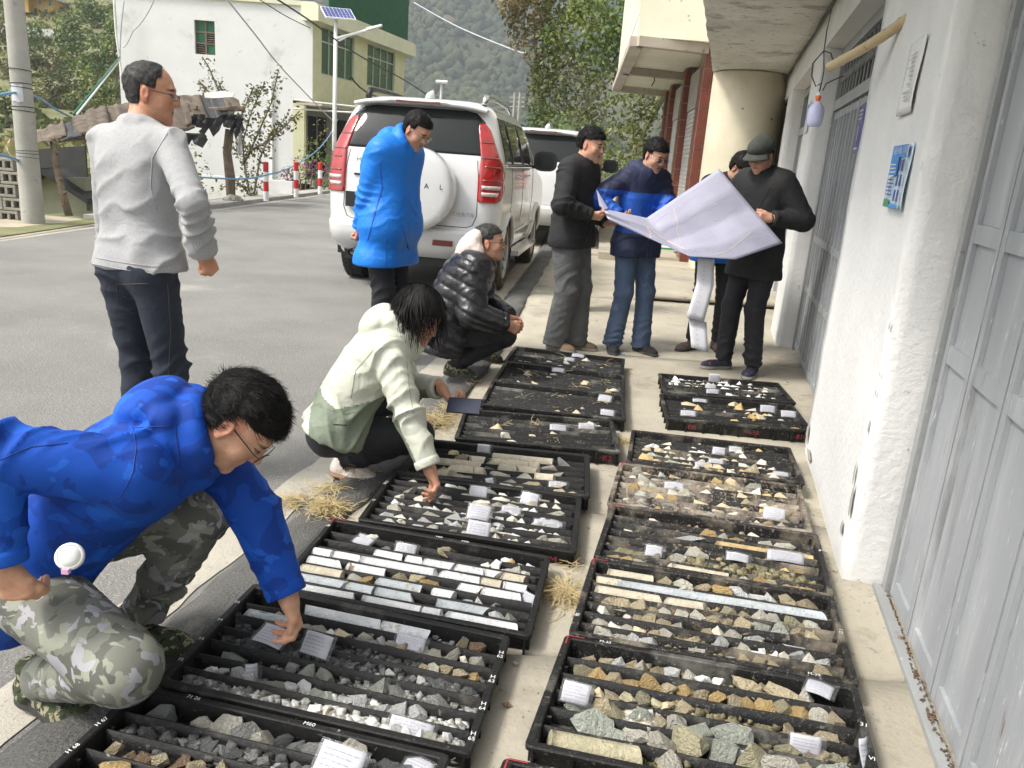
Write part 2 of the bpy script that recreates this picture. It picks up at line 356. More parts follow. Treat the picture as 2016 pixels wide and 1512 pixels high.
mk('shoe_pink', (0.76,0.70,0.65), (0.70,0.62,0.57), 20, 0.75, 0.4, 200)
mk('shoe_black', (0.012,0.012,0.012), None, 9, 0.8, 0.3, 300)
mk('shoe_navy', (0.02,0.022,0.05), (0.035,0.035,0.06), 20, 0.75, 0.5, 120, spots=((40,0.62,0.66,(0.45,0.08,0.10)),))
mk('shoe_brown', (0.26,0.18,0.10), (0.19,0.135,0.08), 14, 0.8, 0.5, 100)
mk('shoe_orange', (0.10,0.08,0.07), (0.14,0.10,0.08), 14, 0.8, 0.5, 100, spots=((25,0.6,0.64,(0.5,0.12,0.05)),))
# car
mk('car_white', (0.62,0.625,0.62), None, 3, 0.22, coat=0.8, spec=0.5)
mk('car_glass', (0.02,0.023,0.023), None, 3, 0.05, spec=0.22)
mk('car_black', (0.012,0.012,0.012), None, 3, 0.5)
mk('car_red', (0.42,0.012,0.012), (0.30,0.008,0.008), 9, 0.12, coat=1.0)
mk('car_red_dark', (0.16,0.006,0.006), None, 9, 0.12, coat=1.0)
mk('car_clear', (0.62,0.58,0.55), (0.40,0.36,0.34), 60, 0.1, coat=1.0)
mk('chrome', (0.55,0.55,0.54), None, 3, 0.12, metal=1.0)
mk('rim_alloy', (0.33,0.34,0.35), None, 3, 0.3, metal=0.8)
mk('tyre', (0.022,0.021,0.020), (0.032,0.03,0.028), 9, 0.85, 0.5, 80)
mk('tyre_mud', (0.085,0.06,0.035), (0.05,0.037,0.024), 20, 0.9, 0.5, 80)
mk('phone_glass', (0.03,0.037,0.065), None, 3, 0.35, spec=0.06)

def camo(name, cols, scale, rough=0.85):
    """camouflage cloth: hard-edged patches of several colours"""
    m = bpy.data.materials.new(name); m.use_nodes = True; MATS[name] = m
    t = m.node_tree; n = t.nodes; L = t.links; b = n['Principled BSDF']; b.inputs['Roughness'].default_value = rough; b.inputs['Specular IOR Level'].default_value = 0.25
    tc = n.new('ShaderNodeTexCoord'); prev = None
    for i, (c, lo) in enumerate(cols):
        nz = n.new('ShaderNodeTexNoise'); nz.inputs['Scale'].default_value = scale*(1+0.17*i); nz.inputs['Detail'].default_value = 2.2; nz.inputs['Distortion'].default_value = 0.6
        mp = n.new('ShaderNodeMapping'); mp.inputs['Location'].default_value = (3.1*i, 7.7*i, 1.3*i); L.new(tc.outputs['Object'], mp.inputs[0]); L.new(mp.outputs[0], nz.inputs['Vector'])
        if prev is None:
            prev = n.new('ShaderNodeRGB').outputs[0]; prev.default_value = (*c, 1); continue
        mr = n.new('ShaderNodeMapRange'); mr.inputs['From Min'].default_value = lo; mr.inputs['From Max'].default_value = lo+0.012; L.new(nz.outputs['Fac'], mr.inputs['Value'])
        mx = n.new('ShaderNodeMix'); mx.data_type = 'RGBA'; L.new(mr.outputs[0], mx.inputs['Factor']); L.new(prev, mx.inputs[6]); mx.inputs[7].default_value = (*c, 1); prev = mx.outputs[2]
    L.new(prev, b.inputs['Base Color'])
    nz = n.new('ShaderNodeTexNoise'); nz.inputs['Scale'].default_value = 400; bp = n.new('ShaderNodeBump'); bp.inputs['Strength'].default_value = 0.25; bp.inputs['Distance'].default_value = 0.01
    L.new(tc.outputs['Object'], nz.inputs['Vector']); L.new(nz.outputs['Fac'], bp.inputs['Height']); L.new(bp.outputs[0], b.inputs['Normal'])
camo('camo_grey', [((0.19,0.195,0.165),0), ((0.12,0.125,0.105),0.53), ((0.30,0.31,0.25),0.575), ((0.37,0.365,0.39),0.60)], 13)
camo('camo_shoe', [((0.05,0.065,0.035),0), ((0.30,0.27,0.18),0.55), ((0.02,0.025,0.018),0.57), ((0.10,0.085,0.045),0.62)], 32)
camo('blue_camo', [((0.006,0.070,0.42),0), ((0.005,0.045,0.29),0.53), ((0.012,0.105,0.54),0.575)], 9, 0.68)

def leafmat(name, cols, rough=0.55, trans=0.25):
    m = bpy.data.materials.new(name); m.use_nodes = True; MATS[name] = m
    t = m.node_tree; n = t.nodes; L = t.links; b = n['Principled BSDF']; b.inputs['Roughness'].default_value = rough
    a = n.new('ShaderNodeAttribute'); a.attribute_name = 'tint'
    L.new(a.outputs['Color'], b.inputs['Base Color'])
    tr = n.new('ShaderNodeBsdfTranslucent'); L.new(a.outputs['Color'], tr.inputs['Color'])
    mx = n.new('ShaderNodeMixShader'); mx.inputs[0].default_value = trans
    L.new(b.outputs[0], mx.inputs[1]); L.new(tr.outputs[0], mx.inputs[2]); L.new(mx.outputs[0], n['Material Output'].inputs[0])
leafmat('leaf', None)
leafmat('tree_mass', None, 0.9, 0.0)
# ================================================================== SETTING: ground
def interp(tab, y): return float(np.interp(y, [a for a, b in tab], [b for a, b in tab]))
STRIP = [(-3,-2.45),(0,-1.78),(1.86,-1.36),(3.77,-0.93),(5.93,-0.60),(8.67,-0.38),(12.8,0.0),(20,0.45),(40,1.6),(70,2.5)]
LEFT = [(-3,-6.95),(10,-6.98),(17,-6.78),(26,-6.45),(40,-5.4),(70,-2.5)]
ZR = -0.05; KW = 0.28; SW = 0.19
ys = [-3,-2,-1] + [i*0.25 for i in range(0, 60)] + [15,17,19,22,25,28,32,36,40,46,52,60,70]
def ribbon(name, fl, fr, zl, zr, mat, jit=0.0, n=2, ylist=ys):
    m = MB(); rows = []
    for y in ylist:
        a, b = fl(y), fr(y); row = []
        for k in range(n):
            t = k/(n-1); j = jit*vnoise(np.array([[y*9, k*3.1, 5.0]]))[0] if k in (0, n-1) else 0
            row.append((a+(b-a)*t+j, y, zl+(zr-zl)*t))
        rows.append(row)
    vs = [p for r_ in rows for p in r_]
    m.add(vs, [tuple(x) for x in grid_faces(len(ylist), n)[:, ::-1]])
    return m.build(name, mat)
so = lambda y: interp(STRIP, y)
struct(ribbon('road', lambda y: interp(LEFT, y)-1.2, lambda y: so(y)+SW+0.05, ZR, ZR, 'asphalt'))
struct(ribbon('edge_line', lambda y: so(y), lambda y: so(y)+SW, ZR+0.004, ZR+0.004, 'road_paint', 0.012, ylist=[-3]+[i*0.06 for i in range(-10, 200)]+[13,16,20,30,40,60]))
struct(ribbon('road_line', lambda y: interp(LEFT, y)+0.10, lambda y: interp(LEFT, y)+0.20, ZR+0.004, ZR+0.004, 'road_paint', 0.01, ylist=[2+i*0.5 for i in range(90)]))
# kerb: worn asphalt-covered stone rising from the road to the pavement
kprof = [(0,-0.055),(0.03,-0.045),(0.07,-0.01),(0.14,0.012),(0.22,0.02),(KW,0.018),(KW+0.02,-0.05)]
kv = []; kys = [-2+i*0.08 for i in range(0, 190)]+[14,16,18,22,26,32,40]
for y in kys:
    for k, (dx, z) in enumerate(kprof):
        nz = vnoise(np.array([[y*6, dx*14, 2.0], [y*17, dx*31, 8.0]])); kv.append((so(y)+SW+dx+0.012*nz[0], y, z+0.012*nz[0]*(k > 1)+0.005*nz[1]))
struct(mesh_obj('kerb', kv, grid_faces(len(kys), len(kprof))[:, ::-1], 'kerb_asphalt', smooth=True))
# pavement: cast slabs with open joints
A0 = Vector((1.33, 2.80, 0)); TH = R(13.5)
T = Vector((math.sin(TH), math.cos(TH), 0)); B = Vector((math.cos(TH), -math.sin(TH), 0))
def W(s, d, z): return A0 + T*s + B*d + Vector((0, 0, z))
joints = [-2.0, 2.18, 3.28, 6.38, 9.3, 14, 20, 30, 45]
for i in range(len(joints)-1):
    y0, y1 = joints[i], joints[i+1]; nx, ny = 34, max(6, int((y1-y0)/0.12)) if y0 < 9 else 10
    vs = []
    for a in range(ny):
        for b in range(nx):
            t = a/(ny-1); u_ = b/(nx-1)
            def xr(y): return 1.9 + 0.24*(y-2.8) + (1.6 if y < 8 else 3.0)
            e0 = y0+0.012+0.022*vnoise(np.array([[u_*14, i*3.3, 1]]))[0]+ (u_-0.5)*0.12; e1 = y1-0.012+0.022*vnoise(np.array([[u_*14, (i+1)*3.3, 1]]))[0]+(u_-0.5)*0.12
            y = e0+(e1-e0)*t; x = so(y)+SW+KW-0.01+(xr(y)-(so(y)+SW+KW-0.01))*u_
            vs.append((x, y, 0.004*vnoise(np.array([[x*1.5, y*1.5, 0]]))[0]+(0.07 if i >= 4 and x > 0.9+0.05*y else 0)))
    g = grid_faces(ny, nx)[:, ::-1]
    o = mesh_obj('pavement', vs, g, 'pavement'); struct(o)
    sm = o.modifiers.new('s', 'SOLIDIFY'); sm.thickness = 0.05; sm.offset = -1
struct(ribbon('ground_bed', lambda y: so(y)+SW+KW-0.06, lambda y: 9.0+0.1*y, -0.04, -0.04, 'dirt'))
# verge, fall and hillside beyond the road
def hgt(x, y):
    r = np.interp(y, [0,14,20,26,34,44,60,90,170], [-0.3,-0.9,-2.6,-2.8,-1.5,0.3,3.2,11,44]); r = np.where(r > 0, r*np.clip((-x/np.maximum(y, 1)-.20)/.16, 0.03, 1), r)
    e = np.interp(-x, [7.4, 8.2, 10, 14], [0, .12, .75, 1]); near = np.interp(y, [12, 15, 17], [0.12, 0.3, 1])
    return r*np.where(r < 0, e*near, 1.0) + np.where(y > 34, 0.9*fbm(np.stack([x*0.09, y*0.09, 0*x], -1), 4, 3), 0.0)
gx = np.concatenate([np.linspace(-130,-30,40), np.linspace(-29,-7.0,60)]); gy = np.concatenate([np.linspace(4,40,70), np.linspace(41,170,70)])
GX, GY = np.meshgrid(gx, gy, indexing='ij')
GZ = hgt(GX, GY) - 0.03 + 0.05*fbm(np.stack([GX*1.7, GY*1.7, 0*GX], -1), 3, 9)*np.clip((-GX-7.3)/0.6, 0, 1)
struct(mesh_obj('hillside', np.stack([GX, GY, GZ], -1).reshape(-1, 3), grid_faces(len(gx), len(gy)), 'hill_soil', smooth=True))
m = MB(); m.quad((-7.9,6,-0.02),(-6.92,6,-0.046),(-6.9,13.6,-0.046),(-8.2,13.6,-0.02)); struct(m.build('verge', 'dirt'))
# raised concrete edge of the far side of the road
m = MB(); yy = [13.7+i*0.9 for i in range(20)]
for a, b in zip(yy[:-1], yy[1:]):
    xa, xb = interp(LEFT, a)-0.08, interp(LEFT, b)-0.08
    m.hexa([(xa-0.55,a,-0.9),(xa,a,-0.9),(xb,b,-0.9),(xb-0.55,b,-0.9),(xa-0.55,a,0.03),(xa,a,0.03),(xb,b,0.03),(xb-0.55,b,0.03)])
struct(m.build('road_edge', 'concrete'))
# wide ground sheet to the horizon and the far mountain
struct(MB().quad((-900,-60,-4.2),(900,-60,-4.2),(900,1500,-4.2),(-900,1500,-4.2)).build('ground', 'hill_soil'))
mx = np.linspace(-420, 420, 110); my = np.concatenate([np.linspace(150, 420, 16), np.linspace(440, 1250, 110)])
MX, MY = np.meshgrid(mx, my, indexing='ij')
def mtn(x, y):
    s = np.interp(y, [150, 420, 520, 800, 1250], [-4, 4, 30, 190, 430])
    gul = np.abs(vnoise(np.stack([x*0.011+0.004*y, y*0.002, 0*x], -1), 4))
    return s*(0.9+0.25*gul) + 22*fbm(np.stack([x*0.012, y*0.009, 0*x+3], -1), 4, 11)*np.clip((y-430)/150, 0, 1) + np.abs(x)*0.10*np.clip((y-400)/200, 0, 1)
MZ = mtn(MX, MY)
struct(mesh_obj('mountain', np.stack([MX, MY, MZ], -1).reshape(-1, 3), grid_faces(len(mx), len(my)), 'mountain_soil', smooth=True))

# ================================================================== vegetation
def leaf_mesh(name, cen, nrm, size, cols, parent=None, origin=None, kind=None, aspect=0.5):
    n = len(cen); up = RNG.normal(size=(n, 3)); nrm = nrm/np.linalg.norm(nrm, axis=1, keepdims=True)
    a = up - nrm*np.sum(up*nrm, 1, keepdims=True); a /= np.linalg.norm(a, axis=1, keepdims=True)+1e-9; b = np.cross(nrm, a)
    s = size[:, None]
    V = np.stack([cen-a*s*.5, cen+b*s*aspect*.5+nrm*s*.08, cen+a*s*.5, cen-b*s*aspect*.5+nrm*s*.08], 1).reshape(-1, 3)
    F = np.arange(4*n).reshape(-1, 4)
    o = mesh_obj(name, V, F, 'leaf', parent, origin, attr=np.repeat(cols, 4, axis=0))
    if kind: o['kind'] = kind
    return o
def blob_leaves(blobs, per, size, pal, spread=0.35, droop=0.0):
    """blobs: (centre, radii). leaf-sized faces through the outer part of each blob, colour varying by clump"""
    C, N, S, K = [], [], [], []
    pal = np.array(pal)
    for c, r in blobs:
        c = np.array(c); r = np.array(r); n = max(6, int(per*(r[0]*r[1]+r[1]*r[2]+r[0]*r[2])/3))
        d = RNG.normal(size=(n, 3)); d /= np.linalg.norm(d, axis=1, keepdims=True)
        lump = 1+0.28*fbm(d*2.3+c*0.7, 3, 21)
        rad = (1-spread*RNG.random(n)**1.5)*lump
        p = c + d*r*rad[:, None]
        C.append(p); nn = d*0.8+RNG.normal(size=(n, 3))*0.7; nn[:, 2] += 0.35-droop; N.append(nn)
        S.append(size*(0.6+0.8*RNG.random(n)))
        t = np.clip(0.5+0.55*fbm(p*1.1, 3, 5)+0.25*RNG.normal(size=n)*0.5, 0, 0.999); i = t*(len(pal)-1); k = i.astype(int); f = (i-k)[:, None]
        K.append((pal[k]*(1-f)+pal[k+1]*f)*(0.8+0.4*RNG.random((n, 1))))
    return np.concatenate(C), np.concatenate(N), np.concatenate(S), np.concatenate(K)
GREENS = [(0.045,0.08,0.016),(0.085,0.14,0.026),(0.14,0.20,0.04),(0.23,0.27,0.06)]
OLIVE = [(0.05,0.07,0.02),(0.095,0.11,0.034),(0.15,0.15,0.05),(0.23,0.20,0.07)]
DRY = [(0.09,0.085,0.035),(0.16,0.13,0.05),(0.24,0.19,0.075),(0.30,0.24,0.11)]
YGREEN = [(0.05,0.08,0.016),(0.10,0.13,0.025),(0.17,0.19,0.04),(0.24,0.24,0.06)]
def trunk(parent, base, top, r, name='trunk', n=7):
    base = Vector(base); top = Vector(top); pts = []
    for k in range(n):
        t = k/(n-1); j = Vector((math.sin(t*5+base.x*3), math.cos(t*4+base.y*2), 0))*0.04*(top-base).length*t*(1-t)*2
        pts.append(base.lerp(top, t)+j)
    m = MB(); m.tube(pts, [r*(1-0.75*k/(n-1)) for k in range(n)], 7)
    for q in range(4):
        a = base.lerp(top, 0.45+0.12*q); e = a+Vector((math.cos(q*2.2+base.x), math.sin(q*2.2+base.x), 0.8))*(top-base).length*0.28
        m.tube([a, a.lerp(e, .5)+Vector((0,0,0.04)), e], [r*.4, r*.28, r*.1], 5)
    return m.build(name, 'wood_old', parent, smooth=True)
def plant(name, label, cat, base, blobs, per, size, pal, group=None, trunk_to=None, tr=0.08, part='foliage', **kw):
    t = thing(name, label, cat, base, group)
    leaf_mesh(part, *blob_leaves(blobs, per, size, pal, **kw), parent=t)
    if trunk_to is not None: trunk(t, base, trunk_to, tr)
    return t
# steep overgrown bank on the right side of the road
bk = []; BY = np.linspace(25, 64, 26); BU = np.linspace(0, 1, 22)
for y in BY:
    for q in BU:
        x = 2.6+0.115*(y-25)+q*9 - 0.25*math.sin(q*3) ; z = -0.1 + 10.2*min(1, q*1.9)**0.75 + 1.0*fbm(np.array([[x*.4, y*.4, 0]]), 3, 2)[0]*min(1, q*4)
        bk.append((x, y, z))
struct(mesh_obj('bank', bk, grid_faces(len(BY), len(BU)), 'hill_soil', smooth=True))
def P3(u, v, Y): return tuple(at(u, v, Y))
def blob(u, v, Y, ru, rv=None, ry=None):  # radii given in photo pixels, turned into metres at that distance
    k = Y/FPX; rv = rv or ru; return (P3(u, v, Y), (ru*k, (ry or ru)*k, rv*k))
plant('tree', 'tall tree with drooping dry yellow twigs overhanging the road bank', 'tree', P3(1075, 300, 30), [blob(1040,20,27,48,52), blob(1010,10,27,34,26), blob(1062,75,27,36,46), blob(1100,30,28,46,44), blob(1035,-30,27,70,40), blob(1020,60,27,22,34)], 620, 0.16, DRY, trunk_to=P3(1050, 20, 28), tr=0.14, part='crown', droop=0.4)
plant('bush', 'broad leafy mass of dark vines high on the bank beside the cream overhang', 'bush', P3(1180, 290, 27), [blob(1160,60,26,70,62), blob(1200,20,26,60,60), blob(1120,-10,27,60,50), blob(1190,110,25,45,50), blob(1225,90,25,32,60)], 760, 0.17, GREENS, group='bushes on the overgrown bank')
plant('bush', 'olive green climbing shrub in the middle of the overgrown bank', 'bush', P3(1110, 300, 26), [blob(1090,135,26,50,52), blob(1130,180,25,56,56), blob(1070,190,26,36,46), blob(1160,210,24,48,50)], 820, 0.15, OLIVE, group='bushes on the overgrown bank')
plant('bush', 'bright green shrub at the foot of the bank behind the white cars', 'bush', P3(1120, 345, 25), [blob(1075,245,25,40,34), blob(1120,262,24,44,42), blob(1165,290,23,40,44), blob(1060,225,25,25,25)], 900, 0.13, GREENS, group='bushes on the overgrown bank')
plant('bush', 'tall light green bush next to the brown tiled shop pillar', 'bush', P3(1250, 350, 22), [blob(1235,215,22,46,52), blob(1270,250,21,36,55), blob(1225,290,21,44,50), blob(1262,200,22,34,40)], 900, 0.12, YGREEN, group='bushes on the overgrown bank')
plant('bush', 'low grassy green growth behind the man in the blue and navy jacket', 'bush', P3(1215, 385, 19.5), [blob(1200,330,20,42,45), blob(1240,345,19.5,40,45), blob(1275,330,19.5,30,50), blob(1170,340,20.5,30,36)], 950, 0.10, GREENS, group='bushes on the overgrown bank')
plant('bush', 'dark hanging creeper along the left face of the bank', 'bush', P3(1075, 230, 27), [blob(1078,120,26.5,26,60), blob(1095,80,26,30,44), blob(1064,165,26.5,20,40)], 800, 0.15, GREENS, group='bushes on the overgrown bank')
# trees on the left hillside
HT = [(140,75,78,34,50,GREENS,'tall round green tree standing highest below the yellow house'),(95,120,70,30,32,OLIVE,'olive shrub on the left hillside beside the utility pole'),
 (190,110,66,30,36,GREENS,'dark green tree beside the left edge of the white house'),(120,180,58,44,42,OLIVE,'wide dark bush in the middle of the left hillside'),
 (195,170,58,34,38,GREENS,'dense tree behind the slanting green and white stays'),(225,80,62,22,60,GREENS,'narrow dark tree touching the corner of the white house'),
 (70,75,84,26,26,GREENS,'small tree under the hillside road left of the tall round tree'),(20,60,86,30,28,OLIVE,'pale shrub at the left border above the terraces'),
 (30,140,66,26,30,OLIVE,'rounded shrub left of the utility pole'),(155,205,52,26,20,YGREEN,'yellow green low shrub above the shed roof'),(205,215,50,26,20,YGREEN,'light green low shrub behind the man in grey'),
 (75,185,60,24,20,YGREEN,'sparse light shrub just right of the utility pole'),(20,10,96,34,24,GREENS,'small tree at the top left corner'),(190,30,92,40,26,GREENS,'dark tree on the ridge right of the yellow house'),
 (10,200,50,26,24,GREENS,'dark shrub low at the left border')]
for u, v, Y, ru, rv, pal, lab in HT:
    b0 = at(u, v+rv*0.6, Y); gz = float(hgt(np.array(b0.x), np.array(Y)))
    k = Y/FPX; c = at(u, v, Y)
    bl = [((c.x, c.y, c.z), (ru*k, ru*k, rv*k))] + [((c.x+RNG.normal()*ru*k*.6, c.y+RNG.normal()*ru*k*.5, c.z+RNG.normal()*rv*k*.5), (ru*k*.55, ru*k*.55, rv*k*.5)) for _ in range(4)]
    plant('hill_tree', lab, 'tree', (c.x, Y, min(gz, c.z-rv*k*.8)), bl, 150 if Y > 60 else 230, 0.34 if Y > 60 else 0.26, pal, group='trees on the left hillside', trunk_to=(c.x, Y, c.z), tr=0.16, part='crown')
# grass and weeds over the terraces: one uncountable mass
n = 26000; gx_ = -8.5-RNG.random(n)**1.3*55; gy_ = 20+RNG.random(n)*110; gx_ = np.where(gx_ < -gy_*0.75-4, -gy_*0.6*RNG.random(n)-8.5, gx_)
gz_ = hgt(gx_, gy_); keep = (fbm(np.stack([gx_*.2, gy_*.2, 0*gx_], -1), 3, 31) > -0.25); P_ = np.stack([gx_, gy_, gz_+0.15], -1)[keep]
tt = np.clip(0.5+0.6*fbm(P_*0.15, 3, 8), 0, 1)[:, None]; cc = np.array((0.06,0.095,0.02))*(1-tt)+np.array((0.19,0.185,0.055))*tt
leaf_mesh('grass', P_, RNG.normal(size=P_.shape)*np.array((1, 1, 0.3))+np.array((0, -.5, .2)), 0.35+0.5*RNG.random(len(P_)), cc*(0.7+0.6*RNG.random((len(P_), 1))), kind='stuff')
# far-off wood on the mountain: one mass of small tree clumps
n = 30000; ty = 430+RNG.random(n)*620; tx = ty*RNG.uniform(-.34, .24, n)
keep = fbm(np.stack([tx*.02, ty*.014, 0*tx], -1), 3, 77) > -0.30+.25*RNG.normal(size=n)*.6; tx, ty = tx[keep], ty[keep]; tz = mtn(tx, ty); n = len(tx)
bm_ = bmesh.new(); bmesh.ops.create_icosphere(bm_, subdivisions=1, radius=1); iv = np.array([v.co for v in bm_.verts]); fi = np.array([[v.index for v in f.verts] for f in bm_.faces]); bm_.free()
rs = RNG.uniform(1.4, 3.6, n)*np.where(RNG.random(n) > .85, 1.5, 1)
V = (iv[None]*(rs[:, None, None]*(1+0.35*RNG.normal(size=(n, len(iv), 1))*0.6))*np.array((1, 1, 1.15)))+np.stack([tx, ty, tz+rs*.5], -1)[:, None]
F = (fi[None]+np.arange(n)[:, None, None]*len(iv)).reshape(-1, 3)
tn = np.clip(0.5+0.5*fbm(np.stack([tx*.03, ty*.03, 0*tx], -1), 3, 6)+0.22*RNG.normal(size=n), 0, 1)[:, None]
cc = np.array((0.035,0.055,0.026))*(1-tn)+np.array((0.095,0.105,0.045))*tn
o = mesh_obj('far_wood', V.reshape(-1, 3), F, 'tree_mass', attr=np.repeat(cc, len(iv), axis=0)); o['kind'] = 'stuff'
# yellow house high on the hillside and the roadside wall below it
hb = at(75, 14, 95); t = thing('yellow_house', 'small yellow house high on the hillside beside the utility pole', 'house', (hb.x, 95, hb.z-2))
MATS_Y = mk('yellow_wall', (0.62,0.40,0.10), (0.52,0.33,0.08), 1, 0.8)
k = 95/FPX
MB().box((hb.x, 96.5, hb.z), (56*k, 3, 30*k)).box((hb.x-22*k, 94.9, hb.z+1*k), (26*k, 1.6, 26*k)).build('wall', 'yellow_wall', t)
MB().box((hb.x, 96, hb.z+16*k), (64*k, 4.4, 3*k)).build('roof', 'soffit', t)
for i in range(4):
    f = MB().box((hb.x-4*k+i*9*k, 94.97, hb.z+(7 if i % 2 else -6)*k), (6*k, 0.08, 9*k)).build('window', 'window_bar', t)
    MB().box((hb.x-4*k+i*9*k, 94.93, hb.z+(7 if i % 2 else -6)*k), (4.6*k, 0.06, 7.4*k)).build('pane', 'green_glass', f)
m = MB(); pr = None
for i in range(9):
    q = at(-10+i*24, 44+i*3.2, 88); q0 = Vector((q.x, q.y, q.z)); 
    if pr is not None: m.hexa([pr+Vector((0,0,-.9)), q0+Vector((0,0,-.9)), q0+Vector((0,.4,-.9)), pr+Vector((0,.4,-.9)), pr, q0, q0+Vector((0,.4,0)), pr+Vector((0,.4,0))])
    pr = q0
tag(m.build('retaining_wall', 'white_plaster', origin=tuple(at(90, 56, 88))), 'pale roadside retaining wall across the left hillside under the yellow house', 'wall')
hz = at(197, 10, 110); t = thing('white_house', 'tiny white house among trees at the top of the left hillside', 'house', (hz.x, 110, hz.z-1))
MB().box((hz.x, 111, hz.z), (1.6, 2, 1.3)).build('wall', 'white_plaster', t); MB().box((hz.x, 111, hz.z+0.75), (1.9, 2.3, 0.2)).build('roof', 'concrete', t)
# ================================================================== white and green house across the road
HY = 33.0; HK = 1.32
def hx(u): return at(u, 200, HY).x
C0 = Vector((at(615, 200, HY).x, HY, 0)); xl = at(233, 100, HY).x
fd = Vector((0.237, 0.9715, 0)); FL = 7.0*HK; fn = Vector((0.9715, -0.237, 0))   # facade direction and outward normal
ztop = at(615, 12, HY).z; zb = -3.0
house = thing('white_house', 'two storey house with white gable wall and yellow tiled street front', 'house', (C0.x, C0.y, -0.05))
m = MB()
# white wall facing the camera with a window opening
wx0, wx1 = at(383, 70, HY).x, at(423, 70, HY).x; wz1, wz0 = at(400, 40, HY).z, at(400, 107, HY).z
xo = at(577, 300, HY).x; zo = at(577, 197, HY).z
def wallq(x0, x1, z0, z1): m.quad((x0, HY, z0), (x1, HY, z0), (x1, HY, z1), (x0, HY, z1))
wallq(xl, wx0, zb, ztop); wallq(wx1, C0.x, zo, ztop); wallq(wx0, wx1, wz1, ztop); wallq(wx0, wx1, zb, wz0); wallq(wx1, xo, zb, zo)
for a in (wx0, wx1): m.quad((a, HY, wz0), (a, HY+.2, wz0), (a, HY+.2, wz1), (a, HY, wz1))
m.quad((wx0, HY, wz0), (wx1, HY, wz0), (wx1, HY+.2, wz0), (wx0, HY+.2, wz0)); m.quad((wx0, HY, wz1), (wx1, HY, wz1), (wx1, HY+.2, wz1), (wx0, HY+.2, wz1))
m.quad((xl, HY, zb), (xl, HY, ztop), (xl, HY+9, ztop), (xl, HY+9, zb))
m.quad((xl, HY, ztop), (C0.x, HY, ztop), (C0.x+fd.x*FL, HY+fd.y*FL, ztop), (xl, HY+9, ztop))
m.build('gable_wall', 'white_wall_house', house)
# small window: frame, green and brown panes
f = MB(); fw = wx1-wx0; fh = wz1-wz0; yw = HY+0.13
for k in range(3): f.box((wx0+fw*k/2, yw, (wz0+wz1)/2), (0.06, 0.05, fh))
for k in range(4): f.box(((wx0+wx1)/2, yw, wz0+fh*k/3), (fw, 0.045, 0.05))
win = f.build('window', 'wood_old', house)
for i in range(2):
    for j in range(3):
        p = MB().box((wx0+fw*(0.25+0.5*i), yw+0.03, wz0+fh*(j+.5)/3), (fw*.45, 0.015, fh*.29)).build('pane', 'dark_void' if (i, j) in ((0,0),(1,1)) else 'green_sheet', win)
        if (i, j) in ((0,0),(1,1)):
            l = MB()
            for q in range(4): l.box((wx0+fw*(0.25+0.5*i), yw+0.015, wz0+fh*(j+.2+.2*q)/3), (fw*.45, 0.02, 0.03))
            l.build('louvre', 'wood_old', win)
# street front: tiled upper wall, recess below
def fq(mb, s0, s1, z0, z1, off=0.0, mi=0):
    a = C0+fd*s0+fn*off; b = C0+fd*s1+fn*off
    mb.quad((a.x, a.y, z0), (b.x, b.y, z0), (b.x, b.y, z1), (a.x, a.y, z1), mi)
def fbox(mb, s0, s1, z0, z1, o0, o1):
    p = [C0+fd*s+fn*o for s, o in ((s0,o0),(s1,o0),(s1,o1),(s0,o1))]
    mb.hexa([(q.x, q.y, z0) for q in p]+[(q.x, q.y, z1) for q in p])
zf0 = 3.07; zf1 = ztop-0.42*HK
wins = [(0.55*HK, 2.75*HK), (3.75*HK, 6.1*HK)]; wz = (4.15, 5.93)
m = MB(); cuts = [0.0]+[q for w_ in wins for q in w_]+[FL]
for i in range(len(cuts)-1):
    if i % 2 == 0: fbox(m, cuts[i], cuts[i+1], zf0, zf1, -0.25, 0)
    else: fbox(m, cuts[i], cuts[i+1], zf0, wz[0], -0.25, 0); fbox(m, cuts[i], cuts[i+1], wz[1], zf1, -0.25, 0)
front = m.build('front_wall', 'tile_yellow', house)
# courses of tiles on the front, each course a strip standing 4 mm proud
m = MB(); z = zf0+0.02
while z < zf1-0.12:
    for i in range(len(cuts)-1):
        if i % 2 == 0 or z+0.13 < wz[0] or z > wz[1]:
            s = cuts[i]+0.01
            while s < cuts[i+1]-0.05:
                e = min(s+0.72, cuts[i+1]-0.01); fbox(m, s, e-0.012, z, z+0.125, 0.0, 0.006); s = e
    z += 0.14
o = m.build('wall_tiles', 'tile_yellow', front); o['kind'] = 'stuff'
m = MB(); fbox(m, -0.35, FL+0.35, zf1, ztop, -0.3, 0.42); fbox(m, -0.35, FL+0.35, ztop, ztop+0.06, -0.3, 0.36); m.build('cornice', 'cornice', house)
m = MB(); m.box(((xl+C0.x)/2-0.1, HY+0.15, ztop+0.06), (C0.x-xl+0.4, 0.5, 0.16)); m.build('roof_edge', 'cornice', house)
m = MB()
for i in range(84):
    s = 1.1+i*0.098; fbox(m, s, s+0.055, ztop+0.06, ztop+2.05, 0.05+0.0, 0.10); fbox(m, s+0.055, s+0.098, ztop+0.06, ztop+2.05, 0.03, 0.07)
m.build('roof_sheeting', 'green_sheet', house)
